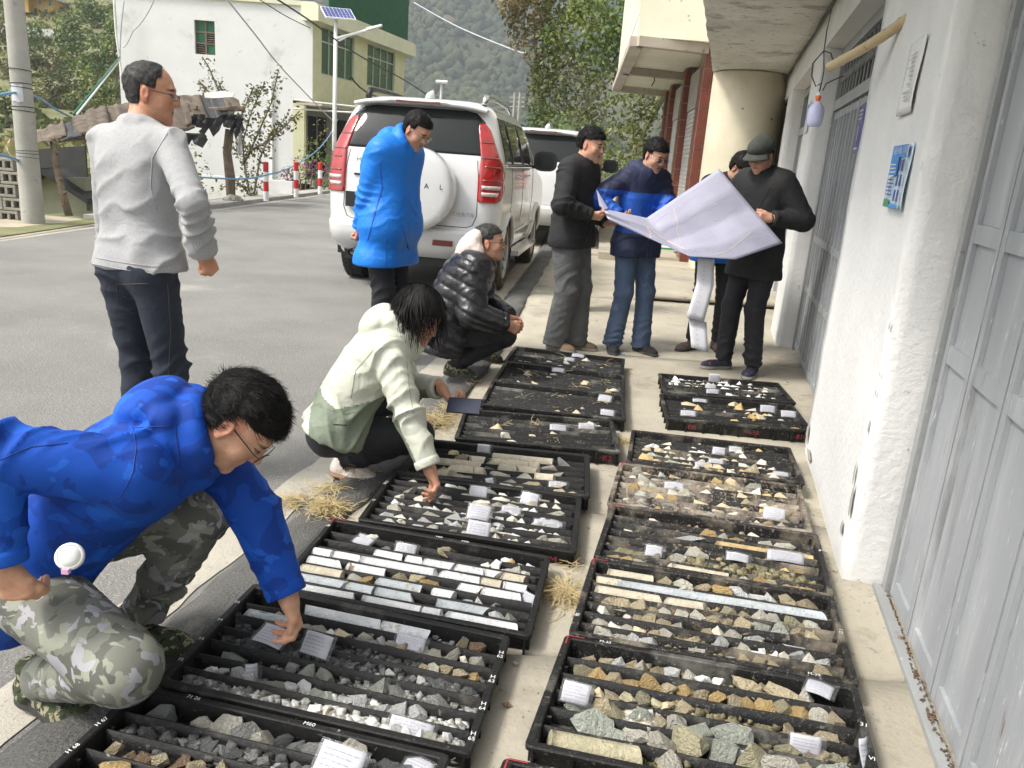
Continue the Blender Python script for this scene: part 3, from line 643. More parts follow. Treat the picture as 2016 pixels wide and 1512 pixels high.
for (s0, s1) in wins:
    m = MB(); nn = 4
    for k in range(nn+1): fbox(m, s0+(s1-s0)*k/nn-0.03, s0+(s1-s0)*k/nn+0.03, wz[0], wz[1], -0.14, -0.06)
    for zz in (wz[0], wz[0]+1.21, wz[1]-0.05): fbox(m, s0, s1, zz, zz+0.05, -0.14, -0.06)
    wo_ = m.build('window', 'window_bar', house)
    for k in range(nn):
        a, b = s0+(s1-s0)*k/nn+0.03, s0+(s1-s0)*(k+1)/nn-0.03
        for z0, z1 in ((wz[0]+.05, wz[0]+1.21), (wz[0]+1.26, wz[1]-.05)):
            q = MB(); fbox(q, a, b, z0, z1, -0.12, -0.10); q.build('pane', 'green_glass', wo_)
# ground floor: recessed porch with dark inside, pillar, awning
m = MB(); p0 = Vector((xo, HY, 0))
fbox(m, 0.0, FL, zf0-0.12, zf0, -3.2, 0.0); fbox(m, -0.9, FL, zf0-0.2, zf0-0.12, -0.2, 0.9); m.build('porch_roof', 'soffit_brown', house)
m = MB(); m.quad((xo, HY+0.05, -0.1), (xo+.5, HY+0.05, -0.1), (xo+.5, HY+.05, zf0-.12), (xo, HY+.05, zf0-.12)); m.hexa([(xo,HY,-0.1),(xo+.45,HY,-0.1),(xo+.45,HY+.3,-0.1),(xo,HY+.3,-0.1),(xo,HY,zf0-.12),(xo+.45,HY,zf0-.12),(xo+.45,HY+.3,zf0-.12),(xo,HY+.3,zf0-.12)]); m.build('porch_pillar', 'tile_yellow', house)
m = MB(); fbox(m, 0.6, FL, -0.1, zf0-.12, -1.6, -1.4); fbox(m, -0.2, FL, -0.1, 0.05, -3, 0.3); m.build('porch_wall', 'concrete', house)
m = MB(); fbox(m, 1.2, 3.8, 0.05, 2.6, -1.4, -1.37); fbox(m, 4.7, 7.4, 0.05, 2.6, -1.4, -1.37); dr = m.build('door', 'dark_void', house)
m = MB()
for s in (1.2, 2.05, 2.9, 3.8): fbox(m, s-.03, s+.03, 0.05, 2.6, -1.37, -1.33)
m.build('door_frame', 'door_frame', dr)
MB().tube([at(577, 214, 32.2), at(700, 222, 32.6)], 0.035, 6).tube([at(577, 196, 32.4), at(700, 210, 32.9)], 0.03, 6).build('awning_rail', 'white_paint', house)
m = MB(); m.tube([(at(536, 250, HY).x, HY-0.05, at(536, 160, HY).z), (at(536, 250, HY).x, HY-0.05, -1.2)], 0.06, 8); m.build('drain_pipe', 'white_paint', house)
# low white wall below the road edge
t = MB(); a = at(330, 300, 23.6); b = at(575, 300, 23.6); t.obox((a.x, 23.6, -3), (b.x-a.x, 0, 0), (0, 0.25, 0), (0, 0, 3+at(450, 348, 23.6).z)); tag(t.build('garden_wall', 'white_wall_house', origin=(a.x, 23.6, -3)), 'low white wall in front of the white house below the road edge', 'wall')

# ================================================================== building on the right: plastered piers, steel doors, overhang
bld = thing('shop_building', 'white plastered building with grey steel doors along the pavement', 'building', tuple(W(0, 0, 0)))
RD = 0.16; ZL = 2.55; ZS = 2.9; S_END = 11.0
def rough_box(mb, s0, s1, d0, d1, z0, z1, ns=14, nz=24, amp=0.004, seed=0):
    """plaster pier: street face, two reveals; edges worn uneven"""
    def pt(s, d, z): 
        q = np.array([[s*5, d*5+seed, z*5], [s*22, d*22+seed, z*22]]); k = vnoise(q)
        return W(s+amp*k[0]*0.8+0.003*k[1], d+amp*k[0]+0.002*k[1], z)
    for (path) in ([(s0, d1), (s0, d0), (s1, d0), (s1, d1)],):
        cols = []
        segs = [(path[0], path[1], 6), (path[1], path[2], ns), (path[2], path[3], 6)]
        for (a, b, k) in segs:
            for i in range(k+(1 if b == path[3] else 0)): cols.append((a[0]+(b[0]-a[0])*i/k, a[1]+(b[1]-a[1])*i/k))
        vs = [pt(s, d, z0+(z1-z0)*j/nz) for (s, d) in cols for j in range(nz+1)]
        mb.add(vs, [tuple(x) for x in grid_faces(len(cols), nz+1)])
piers = [(0.0, 1.6, 0), (4.5, 5.35, 1), (7.9, 8.7, 2), (10.4, S_END, 3)]
for s0, s1, k in piers:
    m = MB(); rough_box(m, s0, s1, 0, RD+0.12, -0.02, ZL, seed=k*3.3); m.build('pier', 'white_plaster', bld, smooth=True)
m = MB()
prev = -3.2
for s0, s1 in ((-3.2, 0.0), (1.6, 4.5), (5.35, 7.9), (8.7, 10.4)):
    m.hexa([W(s0,0,ZL), W(s1,0,ZL), W(s1,RD+.1,ZL), W(s0,RD+.1,ZL), W(s0,0,ZS), W(s1,0,ZS), W(s1,RD+.1,ZS), W(s0,RD+.1,ZS)])
for s0, s1, k in piers: m.hexa([W(s0,0,ZL), W(s1,0,ZL), W(s1,RD+.1,ZL), W(s0,RD+.1,ZL), W(s0,0,ZS), W(s1,0,ZS), W(s1,RD+.1,ZS), W(s0,RD+.1,ZS)])
m.build('lintel', 'white_plaster', bld)
m = MB(); m.hexa([W(-3.2,RD+.14,-.05), W(S_END,RD+.14,-.05), W(S_END,3,-.05), W(-3.2,3,-.05), W(-3.2,RD+.14,6), W(S_END,RD+.14,6), W(S_END,3,6), W(-3.2,3,6)]); m.build('inner_wall', 'dark_void', bld)
# overhanging slab with chipped edge
m = MB(); n = 60
def sp(s, d, z, k): return W(s, d+0.012*vnoise(np.array([[s*6, z*9, k]]))[0], z+0.008*vnoise(np.array([[s*5, d*5, 3]]))[0])
SN = 4.0
vs = []
for i in range(n+1):
    s = SN-6.8+(S_END-0.45-SN+6.8)*i/n
    for (d, z) in ((0.02, ZS), (-0.35, ZS), (-0.7, ZS), (-1.0, ZS), (-1.05, ZS+0.01), (-1.05, ZS+0.35)): vs.append(sp(s, d, z, 1))
m.add(vs, [tuple(x) for x in grid_faces(n+1, 6)])
m.hexa([W(SN-6.8,RD,ZS+.36), W(S_END-.45,RD,ZS+.36), W(S_END-.45,-1.04,ZS+.36), W(SN-6.8,-1.04,ZS+.36)]+[W(SN-6.8,RD,ZS+3), W(S_END-.45,RD,ZS+3), W(S_END-.45,-1.04,ZS+3), W(SN-6.8,-1.04,ZS+3)])
m.quad(W(S_END-.45,0.02,ZS), W(S_END-.45,-1.05,ZS), W(S_END-.45,-1.05,ZS+.36), W(S_END-.45,0.02,ZS+.36))
m.build('overhang', 'soffit', bld)
# steel doors: stiles, rails, panels, hinges
def steel_door(s0, s1, z1, label_parts, panels, rails, frame_w=0.05, tr=None):
    dd = RD
    fr = MB()
    for s in (s0, s1-frame_w): fr.hexa([W(s,dd-.02,0), W(s+frame_w,dd-.02,0), W(s+frame_w,dd+.06,0), W(s,dd+.06,0), W(s,dd-.02,z1), W(s+frame_w,dd-.02,z1), W(s+frame_w,dd+.06,z1), W(s,dd+.06,z1)])
    for z in ([z1-0.05] + ([tr] if tr else [])): fr.hexa([W(s0+frame_w,dd-.018,z), W(s1-frame_w,dd-.018,z), W(s1-frame_w,dd+.06,z), W(s0+frame_w,dd+.06,z), W(s0+frame_w,dd-.018,z+.08), W(s1-frame_w,dd-.018,z+.08), W(s1-frame_w,dd+.06,z+.08), W(s0+frame_w,dd+.06,z+.08)])
    fr.build('door_frame', 'door_frame', bld)
    return fr
def dbox(mb, s0, s1, d0, d1, z0, z1): mb.hexa([W(s0,d0,z0), W(s1,d0,z0), W(s1,d1,z0), W(s0,d1,z0), W(s0,d0,z1), W(s1,d0,z1), W(s1,d1,z1), W(s0,d1,z1)])
# near door (cut by the frame): folding leaves with recessed panels
steel_door(-3.0, -0.03, 2.5, None, None, None)
edges = [-0.09, -0.40, -0.72, -1.04, -1.36, -1.70, -2.02]
for i in range(len(edges)-1):
    a, b = edges[i+1]+0.006, edges[i]-0.006
    leaf = MB(); dbox(leaf, a, b, RD+0.012, RD+0.03, 0.03, 2.42); lf = leaf.build('door', 'door_grey', bld)
    st = MB()
    dbox(st, a, a+0.035, RD-0.004, RD+0.0115, 0.03, 2.42); dbox(st, b-0.035, b, RD-0.004, RD+0.0115, 0.03, 2.42)
    for z in (0.03, 0.92, 1.32, 2.36): dbox(st, a+.035, b-.035, RD-0.002, RD+0.0115, z, z+0.06)
    st.build('rail', 'door_grey', lf)
    for z in (0.25, 1.1, 1.9): MB().tube([W(b+.006, RD-.004, z), W(b+.006, RD-.004, z+.07)], 0.0045, 6).build('hinge', 'door_frame', lf)
m = MB()
for z0 in np.arange(0.02, 2.4, 0.11): m.tube([W(-0.025, RD-.006, z0), W(-0.025, RD-.009, z0+.10)], [0.0035+.004*abs(math.sin(z0*9)), 0.003+.004*abs(math.sin(z0*7+1))], 5)
m.build('frame_rust', 'rust', bld)
# threshold channel with rusty debris
m = MB(); dbox(m, -3.0, -0.02, RD-0.05, RD-0.01, -0.01, 0.02); m.build('threshold', 'door_frame', bld)
m = MB()
for i in range(230):
    s = -0.1-1.9*RNG.random(); q = .55+.45*math.sin(s*6); m.box(W(s, RD-0.010-.022*RNG.random()*q, 0.021+.006*RNG.random()), (0.004+.009*RNG.random()*q, 0.003+.003*RNG.random(), 0.004), Matrix.Rotation(R(76+35*RNG.normal()), 3, 'Z'))
o = m.build('rust_debris', 'rust', bld); o['kind'] = 'stuff'
m = MB()
for i in range(190):
    s_ = RNG.normal()*.10-.02 if RNG.random() < .6 else RNG.random()*1.5; r_ = .0012+.0035*RNG.random()**2; p = W(s_, -.03-abs(RNG.normal())*.03 if s_ > .02 else RNG.uniform(-.05, .14), r_*.6); m.box(p, (r_*2, r_*1.5, r_*1.2), Matrix.Rotation(RNG.random()*3, 3, 'Z'))
o = m.build('plaster_crumbs', 'concrete'); o['kind'] = 'stuff'
# far door with transom grille
steel_door(1.62, 4.48, 2.52, None, None, None, tr=2.05)
edges = [1.68, 2.0, 2.36, 2.72, 3.08, 3.44, 3.80, 4.12, 4.42]
for i in range(len(edges)-1):
    a, b = edges[i]+0.006, edges[i+1]-0.006
    leaf = MB(); dbox(leaf, a, b, RD+0.012, RD+0.03, 0.03, 2.04); lf = leaf.build('door', 'door_grey', bld)
    st = MB()
    for q in (a, (a+b)/2-.012, b-0.03): dbox(st, q, q+0.03, RD-0.004, RD+0.0115, 0.03, 2.04)
    for z in (0.03, 0.55, 0.98, 1.98): dbox(st, a+.03, b-.03, RD-0.002, RD+0.0113, z, z+0.05)
    st.build('rail', 'door_grey', lf)
gr = MB()
for i in range(17): 
    s = 1.72+i*0.165; gr.tube([W(s, RD+.01, 2.12), W(s, RD+.01, 2.49)], 0.009, 6)
    p = [W(s+0.165*k/8, RD+.004, 2.30+0.028*math.sin(k*math.pi/2)) for k in range(9)]; gr.tube(p, 0.009, 5)
gr.build('transom_grille', 'grille', bld)['kind'] = 'stuff'
# second far door recess (partly seen)
steel_door(5.4, 7.85, 2.5, None, None, None, tr=2.0)
m = MB(); dbox(m, 5.45, 7.8, RD+.012, RD+.03, 0.03, 2.0); m.build('door', 'door_grey', bld)
# chipped plaster on the corner of the near pier: bare concrete patches, standing off 1.5 mm
m = MB()
for (s, z, w_, h) in ((0.05,0.30,.05,.15),(0.10,0.40,.03,.09),(0.02,0.62,.025,.06),(0.02,0.75,.018,.035),(0.015,0.82,.014,.03),(0.13,0.16,.05,.05),(0.015,1.0,.02,.03),(0.02,1.55,.012,.04),(1.5,.12,.12,.10),(1.3,.06,.2,.05)):
    k = 11; c = [W(s+w_*.5*math.cos(a*2*math.pi/k)*(0.6+.7*RNG.random()), -0.009, max(0.0, z+h*.5*math.sin(a*2*math.pi/k)*(0.6+.7*RNG.random()))) for a in range(k)]
    m.add(c, [tuple(range(k))])
m.build('bare_patch', 'concrete', bld)['kind'] = 'stuff'
# round plastered corner wall under the end of the overhang
c = at(1462, 260, 12.4); t = thing('corner_wall', 'rounded cream plaster wall at the end of the overhang', 'wall', (c.x, 12.4, 0))
m = MB(); m.lathe((c.x, 12.4, 0.0), [(0.53, 0), (0.53, 2.89)], 48); m.build('wall', 'cream_wall', t, smooth=True)
# neighbouring shop: tiled piers, roller shutters, upper storey overhanging
nb = [Vector(gp(u, v, 3.35)) for u, v in ((1255,71),(1392,87),(1311,178),(1214,168))]
n0, n1, n2, n3 = nb; nd = (n2-n1).normalized(); nl = (n2-n1).length; nn_ = Vector((nd.y, -nd.x, 0))
shop = thing('shop', 'shop with brown tiled piers and roller shutters under a cream upper storey', 'building', (n1.x, n1.y, 0))
m = MB(); ex = n1+nn_*2.6; ex2 = n2+nn_*2.6; up = Vector((0,0,3.2))
m.hexa([n0, ex+Vector((0,0,0)), ex2, n3, n0+up, ex+up, ex2+up, n3+up]); m.build('upper_storey', 'cream_paint', shop)
# narrow tiles of the upper storey's street side
m = MB(); sd = (n3-n0); sn = Vector((sd.y, -sd.x, 0)).normalized()*-1
q = 0
for i in range(60):
    for j in range(14):
        a = n0+sd*(i/60)+sn*0.001+Vector((0,0,0.3+j*.2)); m.add([a, a+sd*(0.9/60), a+sd*(0.9/60)+Vector((0,0,.18)), a+Vector((0,0,.18)), a+sn*.008, a+sd*(0.9/60)+sn*.008, a+sd*(0.9/60)+sn*.008+Vector((0,0,.18)), a+sn*.008+Vector((0,0,.18))], [(4,5,6,7),(0,1,5,4),(3,7,6,2),(0,4,7,3),(1,2,6,5)])
o = m.build('wall_tiles', 'cream_paint', shop); o['kind'] = 'stuff'
m = MB(); dn = Vector((0,0,-0.14))   # downstand beams under the overhang
ins = 0.16
for (a, b) in ((n0, n1), (n3, n2), (n0, n3), ((n0+n3)/2, (n1+n2)/2)):
    v_ = (b-a).normalized(); w2 = Vector((v_.y, -v_.x, 0))*0.1
    m.hexa([a-w2+dn, b-w2+dn, b+w2+dn, a+w2+dn, a-w2-Vector((0,0,.003)), b-w2-Vector((0,0,.003)), b+w2-Vector((0,0,.003)), a+w2-Vector((0,0,.003))])
m.build('soffit_beam', 'soffit_brown', shop)
m = MB(); m.tube([(n0+n3)/2*0.5+(n1+n2)/2*0.5+Vector((0,0,-.02)), (n0+n3)/2*0.5+(n1+n2)/2*0.5+Vector((0.05,0,-.2)), (n0+n3)/2*0.5+(n1+n2)/2*0.5+Vector((0.0,0,-.3))], 0.012, 5); m.build('hook', 'cable', shop)
m = MB(); zt = 3.2
a = n1+nn_*0.12; m.hexa([a, a+nn_*2.6, a+nd*nl+nn_*2.6, a+nd*nl, a+Vector((0,0,3.3)), a+nn_*2.6+Vector((0,0,3.3)), a+nd*nl+nn_*2.6+Vector((0,0,3.3)), a+nd*nl+Vector((0,0,3.3))]) if False else None
base1 = Vector((n1.x, n1.y, 0))
def NB(s, d, z): return base1+nd*s+nn_*d+Vector((0,0,z))
def nbox(mb, s0, s1, d0, d1, z0, z1): mb.hexa([NB(s0,d0,z0),NB(s1,d0,z0),NB(s1,d1,z0),NB(s0,d1,z0),NB(s0,d0,z1),NB(s1,d0,z1),NB(s1,d1,z1),NB(s0,d1,z1)])
m = MB(); nbox(m, 0, nl, 0.25, 2.6, -0.1, 3.34); m.build('inner_wall', 'concrete', shop)
PS = [(0.0,0.42),(2.9,3.35),(6.0,6.45),(nl-0.3,nl)]
for i, (s0, s1) in enumerate(PS):
    m = MB(); nbox(m, s0, s1, 0.0, 0.245, -0.1, 3.2); p = m.build('pier', 'concrete', shop)
    tl = MB(); z = 0.02
    while z < 3.1:
        nbox(tl, s0+.004, (s0+s1)/2-.004, -0.012, 0, z, z+0.29); nbox(tl, (s0+s1)/2+.004, s1-.004, -0.012, 0, z, z+0.29)
        nbox(tl, s0-.012, s0, .004, .12, z, z+.29); nbox(tl, s0-.012, s0, .128, .24, z, z+.29); z += 0.30
    o = tl.build('tile', 'tile_red', p); o['kind'] = 'stuff'
for i in range(3):
    s0, s1 = PS[i][1], PS[i+1][0]; m = MB(); z = 0.0
    nbox(m, s0, s1, 0.10, 0.245, 2.55, 3.2); m.build('shutter_box', 'concrete', shop)
    m = MB()
    while z < 2.53: nbox(m, s0, s1, 0.12, 0.142, z, z+0.062); nbox(m, s0, s1, 0.132, 0.15, z+.062, z+.075); z += 0.075
    o = m.build('shutter_slats', 'shutter', shop); o['kind'] = 'stuff'
m = MB(); nbox(m, 0.0, nl, -1.3, 0.0, -0.1, 0.12); m.build('shop_step', 'pavement', shop)
pst = MB(); a = at(1367, 290, 15.2); b = at(1352, 362, 15.2); ps = thing('poster', 'small blue and white poster on the brown tiled shop pier', 'poster', tuple(a))
pst.obox(tuple(b), tuple(nd*0.35+Vector((0,0,.01))), tuple(nn_*0.01), (0,0,(a.z-b.z))); pst.build('sheet', 'poster_blue', ps)
q = MB(); 
for i in range(5): q.obox(tuple(b+nd*.05-nn_*.004+Vector((0,0,.08+.1*i))), tuple(nd*.24), tuple(nn_*.003), (0,0,.05))
q.build('print', 'paper', ps)
# ================================================================== white off-road cars at the kerb
PROF = [(.40,.86,.22,4.55),(.46,.91,.10,4.72),(.54,.94,.03,4.82),(.62,.955,0,4.85),(.73,.962,0,4.86),(.755,.958,.035,4.86),(.80,.965,.045,4.86),(1.0,.975,.06,4.84),(1.2,.972,.08,4.72),(1.3,.966,.09,4.4),(1.36,.962,.10,4.05),
        (1.5,.945,.135,3.8),(1.6,.917,.175,3.65),(1.7,.887,.22,3.5),(1.8,.855,.275,3.35),(1.9,.822,.335,3.2),(1.98,.785,.40,3.05),(2.04,.735,.47,2.9),(2.08,.66,.56,2.7),(2.105,.54,.72,2.5),(2.12,.34,1.0,2.2),(2.125,.1,1.3,1.9)]
PZ = np.array([p[0] for p in PROF])
def pv(z, i): return float(np.interp(z, PZ, [p[i] for p in PROF]))
class Car:
    def __init__(s, C, yaw, label, spare=True):
        a = R(yaw); s.rx = Vector((math.cos(a), -math.sin(a), 0)); s.fy = Vector((math.sin(a), math.cos(a), 0)); s.C = Vector(C); s.root = thing('parked_car', label, 'car', s.C, 'white cars parked along the kerb'); s.spare = spare; s.build()
    def p(s, x, y, z): return s.C+s.rx*x+s.fy*y+Vector((0, 0, z))
    def out(s, sg, q, z, off=0.0, yo=None):
        """point of the skin: q along the outline from the straight rear (q<0, towards the middle) round the corner to the side"""
        w_, r_, rc = pv(z, 1), pv(z, 2), .24
        rc = min(rc, w_*.6); L_ = rc*math.pi/2
        if q <= 0: x = w_-rc+q; xx = x/w_; return s.p(sg*x, r_+.055*xx*xx-off, z)
        yb = r_+.055*((w_-rc)/w_)**2
        if q < L_: an = q/rc; return s.p(sg*(w_-rc+(rc+off)*math.sin(an)), yb+rc-(rc+off)*math.cos(an), z)
        return s.p(sg*(w_+off), yb+rc+(q-L_), z)
    def qof(s, y, z): w_, r_ = pv(z, 1), pv(z, 2); rc = min(.24, w_*.6); return rc*math.pi/2+(y-(r_+.055*((w_-rc)/w_)**2+rc))
    def patch(s, name, mat, parent, sg, rows, off=.004, n=10, sub=1, inner=None):
        """rows: list of (z, q0, q1)"""
        vs = []; R_ = []
        for i in range(len(rows)-1):
            for k in range(sub):
                f = k/sub; R_.append(tuple(a*(1-f)+b*f for a, b in zip(rows[i], rows[i+1])))
        R_.append(rows[-1])
        for (z, a, b) in R_:
            for j in range(n): vs.append(s.out(sg, a+(b-a)*j/(n-1), z, off))
        g = grid_faces(len(R_), n); g = g if sg < 0 else g[:, ::-1]
        o = mesh_obj(name, vs, g, mat, parent, smooth=True); sm = o.modifiers.new('s', 'SOLIDIFY'); sm.thickness = off+.012; sm.offset = 1 if False else -1
        return o
    def rear(s, name, mat, parent, rows, off=.004, n=16, sub=3):
        """patch over the whole rear, rows: (z, x0, x1) symmetric or not, on the straight part and corners"""
        vs = []; R_ = []
        for i in range(len(rows)-1):
            for k in range(sub): f = k/sub; R_.append(tuple(a*(1-f)+b*f for a, b in zip(rows[i], rows[i+1])))
        R_.append(rows[-1])
        for (z, a, b) in R_:
            w_ = pv(z, 1); rc = min(.24, w_*.6)
            for j in range(n):
                x = a+(b-a)*j/(n-1); sg = 1 if x >= 0 else -1; q = abs(x)-(w_-rc)
                if q > 0: q = rc*math.asin(min(1, q/rc))
                vs.append(s.out(sg, q, z, off))
        o = mesh_obj(name, vs, grid_faces(len(R_), n)[:, ::-1], mat, parent, smooth=True); sm = o.modifiers.new('s', 'SOLIDIFY'); sm.thickness = off+.012; sm.offset = -1
        return o
    def build(s):
        rt = s.root; zs = []
        for a, b in zip(PROF[:-1], PROF[1:]):
            k = max(1, int((b[0]-a[0])/.035)); zs += [a[0]+(b[0]-a[0])*i/k for i in range(k)]
        zs.append(PROF[-1][0]); WY = (.97, 3.83); WR_ = .47
        def outline(z):
            pts = []; F = pv(z, 3); w_ = pv(z, 1)
            qs = list(np.linspace(-(w_-min(.24, w_*.6)), 0, 9)[1:])+list(np.linspace(0, min(.24, w_*.6)*math.pi/2, 9)[1:])
            half = [s.out(1, q, z) for q in qs]; q0 = s.qof(0, z); y1 = F-.35
            ylast = (half[-1]-s.C).dot(s.fy)
            for t in np.linspace(0, 1, 64)[1:]: half.append(s.p(w_, ylast+(y1-ylast)*t, z))
            for an in np.linspace(0, math.pi/2, 7)[1:]: half.append(s.p(w_-.4*(1-math.cos(an)), y1+.35*math.sin(an), z))
            return half
        rows = []
        for z in zs:
            h = outline(z); rear_c = s.out(1, -(pv(z, 1)-min(.24, pv(z, 1)*.6)), z)
            mir = [q-s.rx*2*((q-s.C).dot(s.rx)) for q in h]
            rows.append([rear_c]+h+[s.p(0, pv(z, 3), z)]+mir[::-1])
        n = len(rows[0]); vs = [q for r_ in rows for q in r_]; fs = []
        for f in grid_faces(len(rows), n, True)[:, ::-1]:
            c = sum((vs[i] for i in f), Vector())/4-s.C; y, z = c.dot(s.fy), c.z
            if abs(c.dot(s.rx)) > .6 and any((y-wy)**2+(z-.42)**2 < WR_**2 for wy in WY): continue
            fs.append(tuple(f))
        fs.append(tuple((len(rows)-1)*n+j for j in range(n)))
        body = mesh_obj('body', vs, fs, 'car_white', rt, smooth=True)
        m = MB(); m.hexa([s.p(-.8,.3,.30), s.p(.8,.3,.30), s.p(.8,4.6,.30), s.p(-.8,4.6,.30), s.p(-.8,.3,.62), s.p(.8,.3,.62), s.p(.8,4.6,.62), s.p(-.8,4.6,.62)])
        for wy in WY: m.hexa([s.p(-.70,wy-.5,.3), s.p(.70,wy-.5,.3), s.p(.70,wy+.5,.3), s.p(-.70,wy+.5,.3), s.p(-.70,wy-.5,1.0), s.p(.70,wy-.5,1.0), s.p(.70,wy+.5,1.0), s.p(-.70,wy+.5,1.0)])
        m.build('underbody', 'car_black', rt)
        # wheels
        for wy in WY:
            for sg in (-1, 1):
                c = s.p(sg*.83, wy, .42); ax = s.rx*sg; w_ = MB()
                tyre = MB(); tyre.lathe(c, [(.29,-.11),(.36,-.125),(.405,-.11),(.42,-.07),(.42,.07),(.405,.11),(.36,.125),(.29,.11)], 40, axis=ax)
                for i in range(40):
                    a = i/40*2*math.pi; e1 = Vector((0,0,1))*math.cos(a)+s.fy*math.sin(a); e2 = -Vector((0,0,1))*math.sin(a)+s.fy*math.cos(a)
                    for x0, x1 in ((-.10,-.02),(.02,.10)): o_ = c+e1*.416+ax*x0-e2*.02; tyre.obox(o_, ax*(x1-x0), e2*.04, e1*.012)
                ty = tyre.build('wheel', 'tyre_mud' if sg > 0 else 'tyre', rt, smooth=False)
                rim = MB(); rim.lathe(c, [(.29,.10),(.285,.115),(.265,.10),(.25,.03)], 36, axis=ax); rim.lathe(c, [(.25,.02),(.0,.02)], 36, axis=ax); rim.lathe(c, [(.06,.075),(.055,.085),(0,.087)], 20, axis=ax)
                for i in range(6):
                    a = i/6*2*math.pi; e1 = Vector((0,0,1))*math.cos(a)+s.fy*math.sin(a); e2 = -Vector((0,0,1))*math.sin(a)+s.fy*math.cos(a)
                    for d in (-.035, .035): rim.hexa([c+e1*.04+e2*(d-.018)+ax*.04, c+e1*.04+e2*(d+.018)+ax*.04, c+e1*.27+e2*(d*1.6+.018)+ax*.06, c+e1*.27+e2*(d*1.6-.018)+ax*.06, c+e1*.04+e2*(d-.018)+ax*.08, c+e1*.04+e2*(d+.018)+ax*.08, c+e1*.27+e2*(d*1.6+.014)+ax*.095, c+e1*.27+e2*(d*1.6-.014)+ax*.095])
                rim.build('rim', 'rim_alloy', ty)
                fl = MB(); pts = [s.p(sg*(pv(.42+WR_*math.sin(a), 1)+.004), wy+WR_*math.cos(a), max(.36, .42+WR_*math.sin(a))) for a in np.linspace(-.25, math.pi+.25, 25)]
                fl.tube(pts, .032, 8); fl.build('wheel_arch', 'car_white', body, smooth=True)
                a_ = MB(); vv = []
                for an in np.linspace(-.2, math.pi+.2, 21):
                    for x in (.955, .70): vv.append(s.p(sg*x, wy+WR_*math.cos(an), .42+WR_*math.sin(an)))
                a_.add(vv, [tuple(f) for f in grid_faces(21, 2)]); a_.build('arch_liner', 'car_black', body)
        # rear window, spoiler, brake light
        s.rear('rear_window', 'car_glass', rt, [(1.53,-.83,.80),(1.62,-.80,.80),(1.75,-.765,.765),(1.88,-.72,.72),(1.965,-.62,.62),(1.985,-.5,.5)], off=.006, n=24)
        m = MB(); vs_ = []
        for i in range(25):
            x = -.74+1.48*i/24; e = 1-abs(x/.74)**6; zc = 2.065-.05*(x/.74)**4; notch = .018 if abs(x) < .34 else 0
            vs_ += [s.p(x, .52+.06*(x/.74)**2, zc+.005), s.p(x, .27+.10*(x/.74)**2, zc-.01), s.p(x, .255+.10*(x/.74)**2, zc-.045+notch), s.p(x, .37+.06*(x/.74)**2, zc-.06)]
        m.add(vs_, [tuple(f) for f in grid_faces(25, 4)]); m.build('spoiler', 'car_white', body, smooth=True)
        m = MB(); m.obox(s.p(-.24, .262, 2.022), s.rx*.48, s.fy*.03, (0, 0, .022)); m.build('brake_light', 'car_red_dark', rt)
        m = MB(); m.tube([s.p(.02,.7,2.11), s.p(.02,.78,2.16), s.p(.02,.86,2.20)], [.055,.035,.012], 8); m.build('antenna_fin', 'car_white', rt, smooth=True)
        for sg in (-1, 1):
            m = MB(); m.tube([s.p(sg*.66,.62,2.07), s.p(sg*.66,.68,2.15), s.p(sg*.65,.85,2.165), s.p(sg*.64,1.6,2.175), s.p(sg*.63,2.4,2.16), s.p(sg*.63,2.7,2.11)], [.035,.034,.026,.022,.024,.02], 8); m.build('roof_rail', 'chrome' if sg > 0 else 'car_black', rt, smooth=True)
        # tail lights wrapping the corners
        for sg in (-1, 1):
            tl = s.patch('tail_light', 'car_red', rt, sg, [(1.05,.02,.20),(1.08,.0,.30),(1.16,.0,.36),(1.30,.005,.38),(1.42,.02,.33),(1.52,.035,.245),(1.66,.045,.215),(1.80,.055,.185),(1.86,.07,.14)], off=.016, n=12, sub=3)
            s.patch('light_band', 'car_red_dark', tl, sg, [(1.50,.04,.25),(1.515,.04,.245)], off=.020, n=8); s.patch('light_band', 'car_red_dark', tl, sg, [(1.66,.05,.21),(1.672,.05,.208)], off=.020, n=8)
            for (z0, z1, a, b) in ((1.27,1.285,.05,.32),(1.41,1.425,.07,.27)): s.patch('light_band', 'car_red_dark', tl, sg, [(z0,a,b),(z1,a,b)], off=.020, n=8)
            s.patch('indicator', 'car_clear', tl, sg, [(1.185,.04,.25),(1.225,.04,.27)], off=.021, n=8); s.patch('reversing_lamp', 'car_clear', tl, sg, [(1.115,.04,.21),(1.155,.04,.24)], off=.021, n=8)
            m = MB(); vv = [s.out(sg, q, z, .010) for (q, z) in ((-.42,.565),(-.20,.565),(-.20,.625),(-.42,.625))]; m.add(vv, [(0,1,2,3) if sg < 0 else (3,2,1,0)]); o = m.build('reflector', 'car_red_dark', rt); sm = o.modifiers.new('s','SOLIDIFY'); sm.thickness = .01
            e = MB(); c = s.p(sg*.56, .10, .415); e.lathe(c, [(.05,.12),(.056,.0),(.050,-.012),(.044,.0),(.04,.11)], 20, axis=-s.fy)
            for i in range(len(e.v)): q = Vector(e.v[i])-c; e.v[i] = tuple(c+q+s.rx*q.dot(s.rx)*.75)
            e.build('exhaust', 'chrome', rt, smooth=True)
            m = MB(); m.lathe(c+s.fy*.01, [(.042,0),(0,0)], 20, axis=-s.fy); m.build('exhaust_hole', 'dark_void', rt)
        # tailgate seam and lower step
        m = MB(); seam = []
        for (x, z) in [(-.70,1.50),(-.73,1.3),(-.74,.9),(-.70,.80),(-.64,.775),(.64,.775),(.70,.80),(.74,.9),(.73,1.3),(.70,1.50)]: seam.append((x, z))
        pts = []
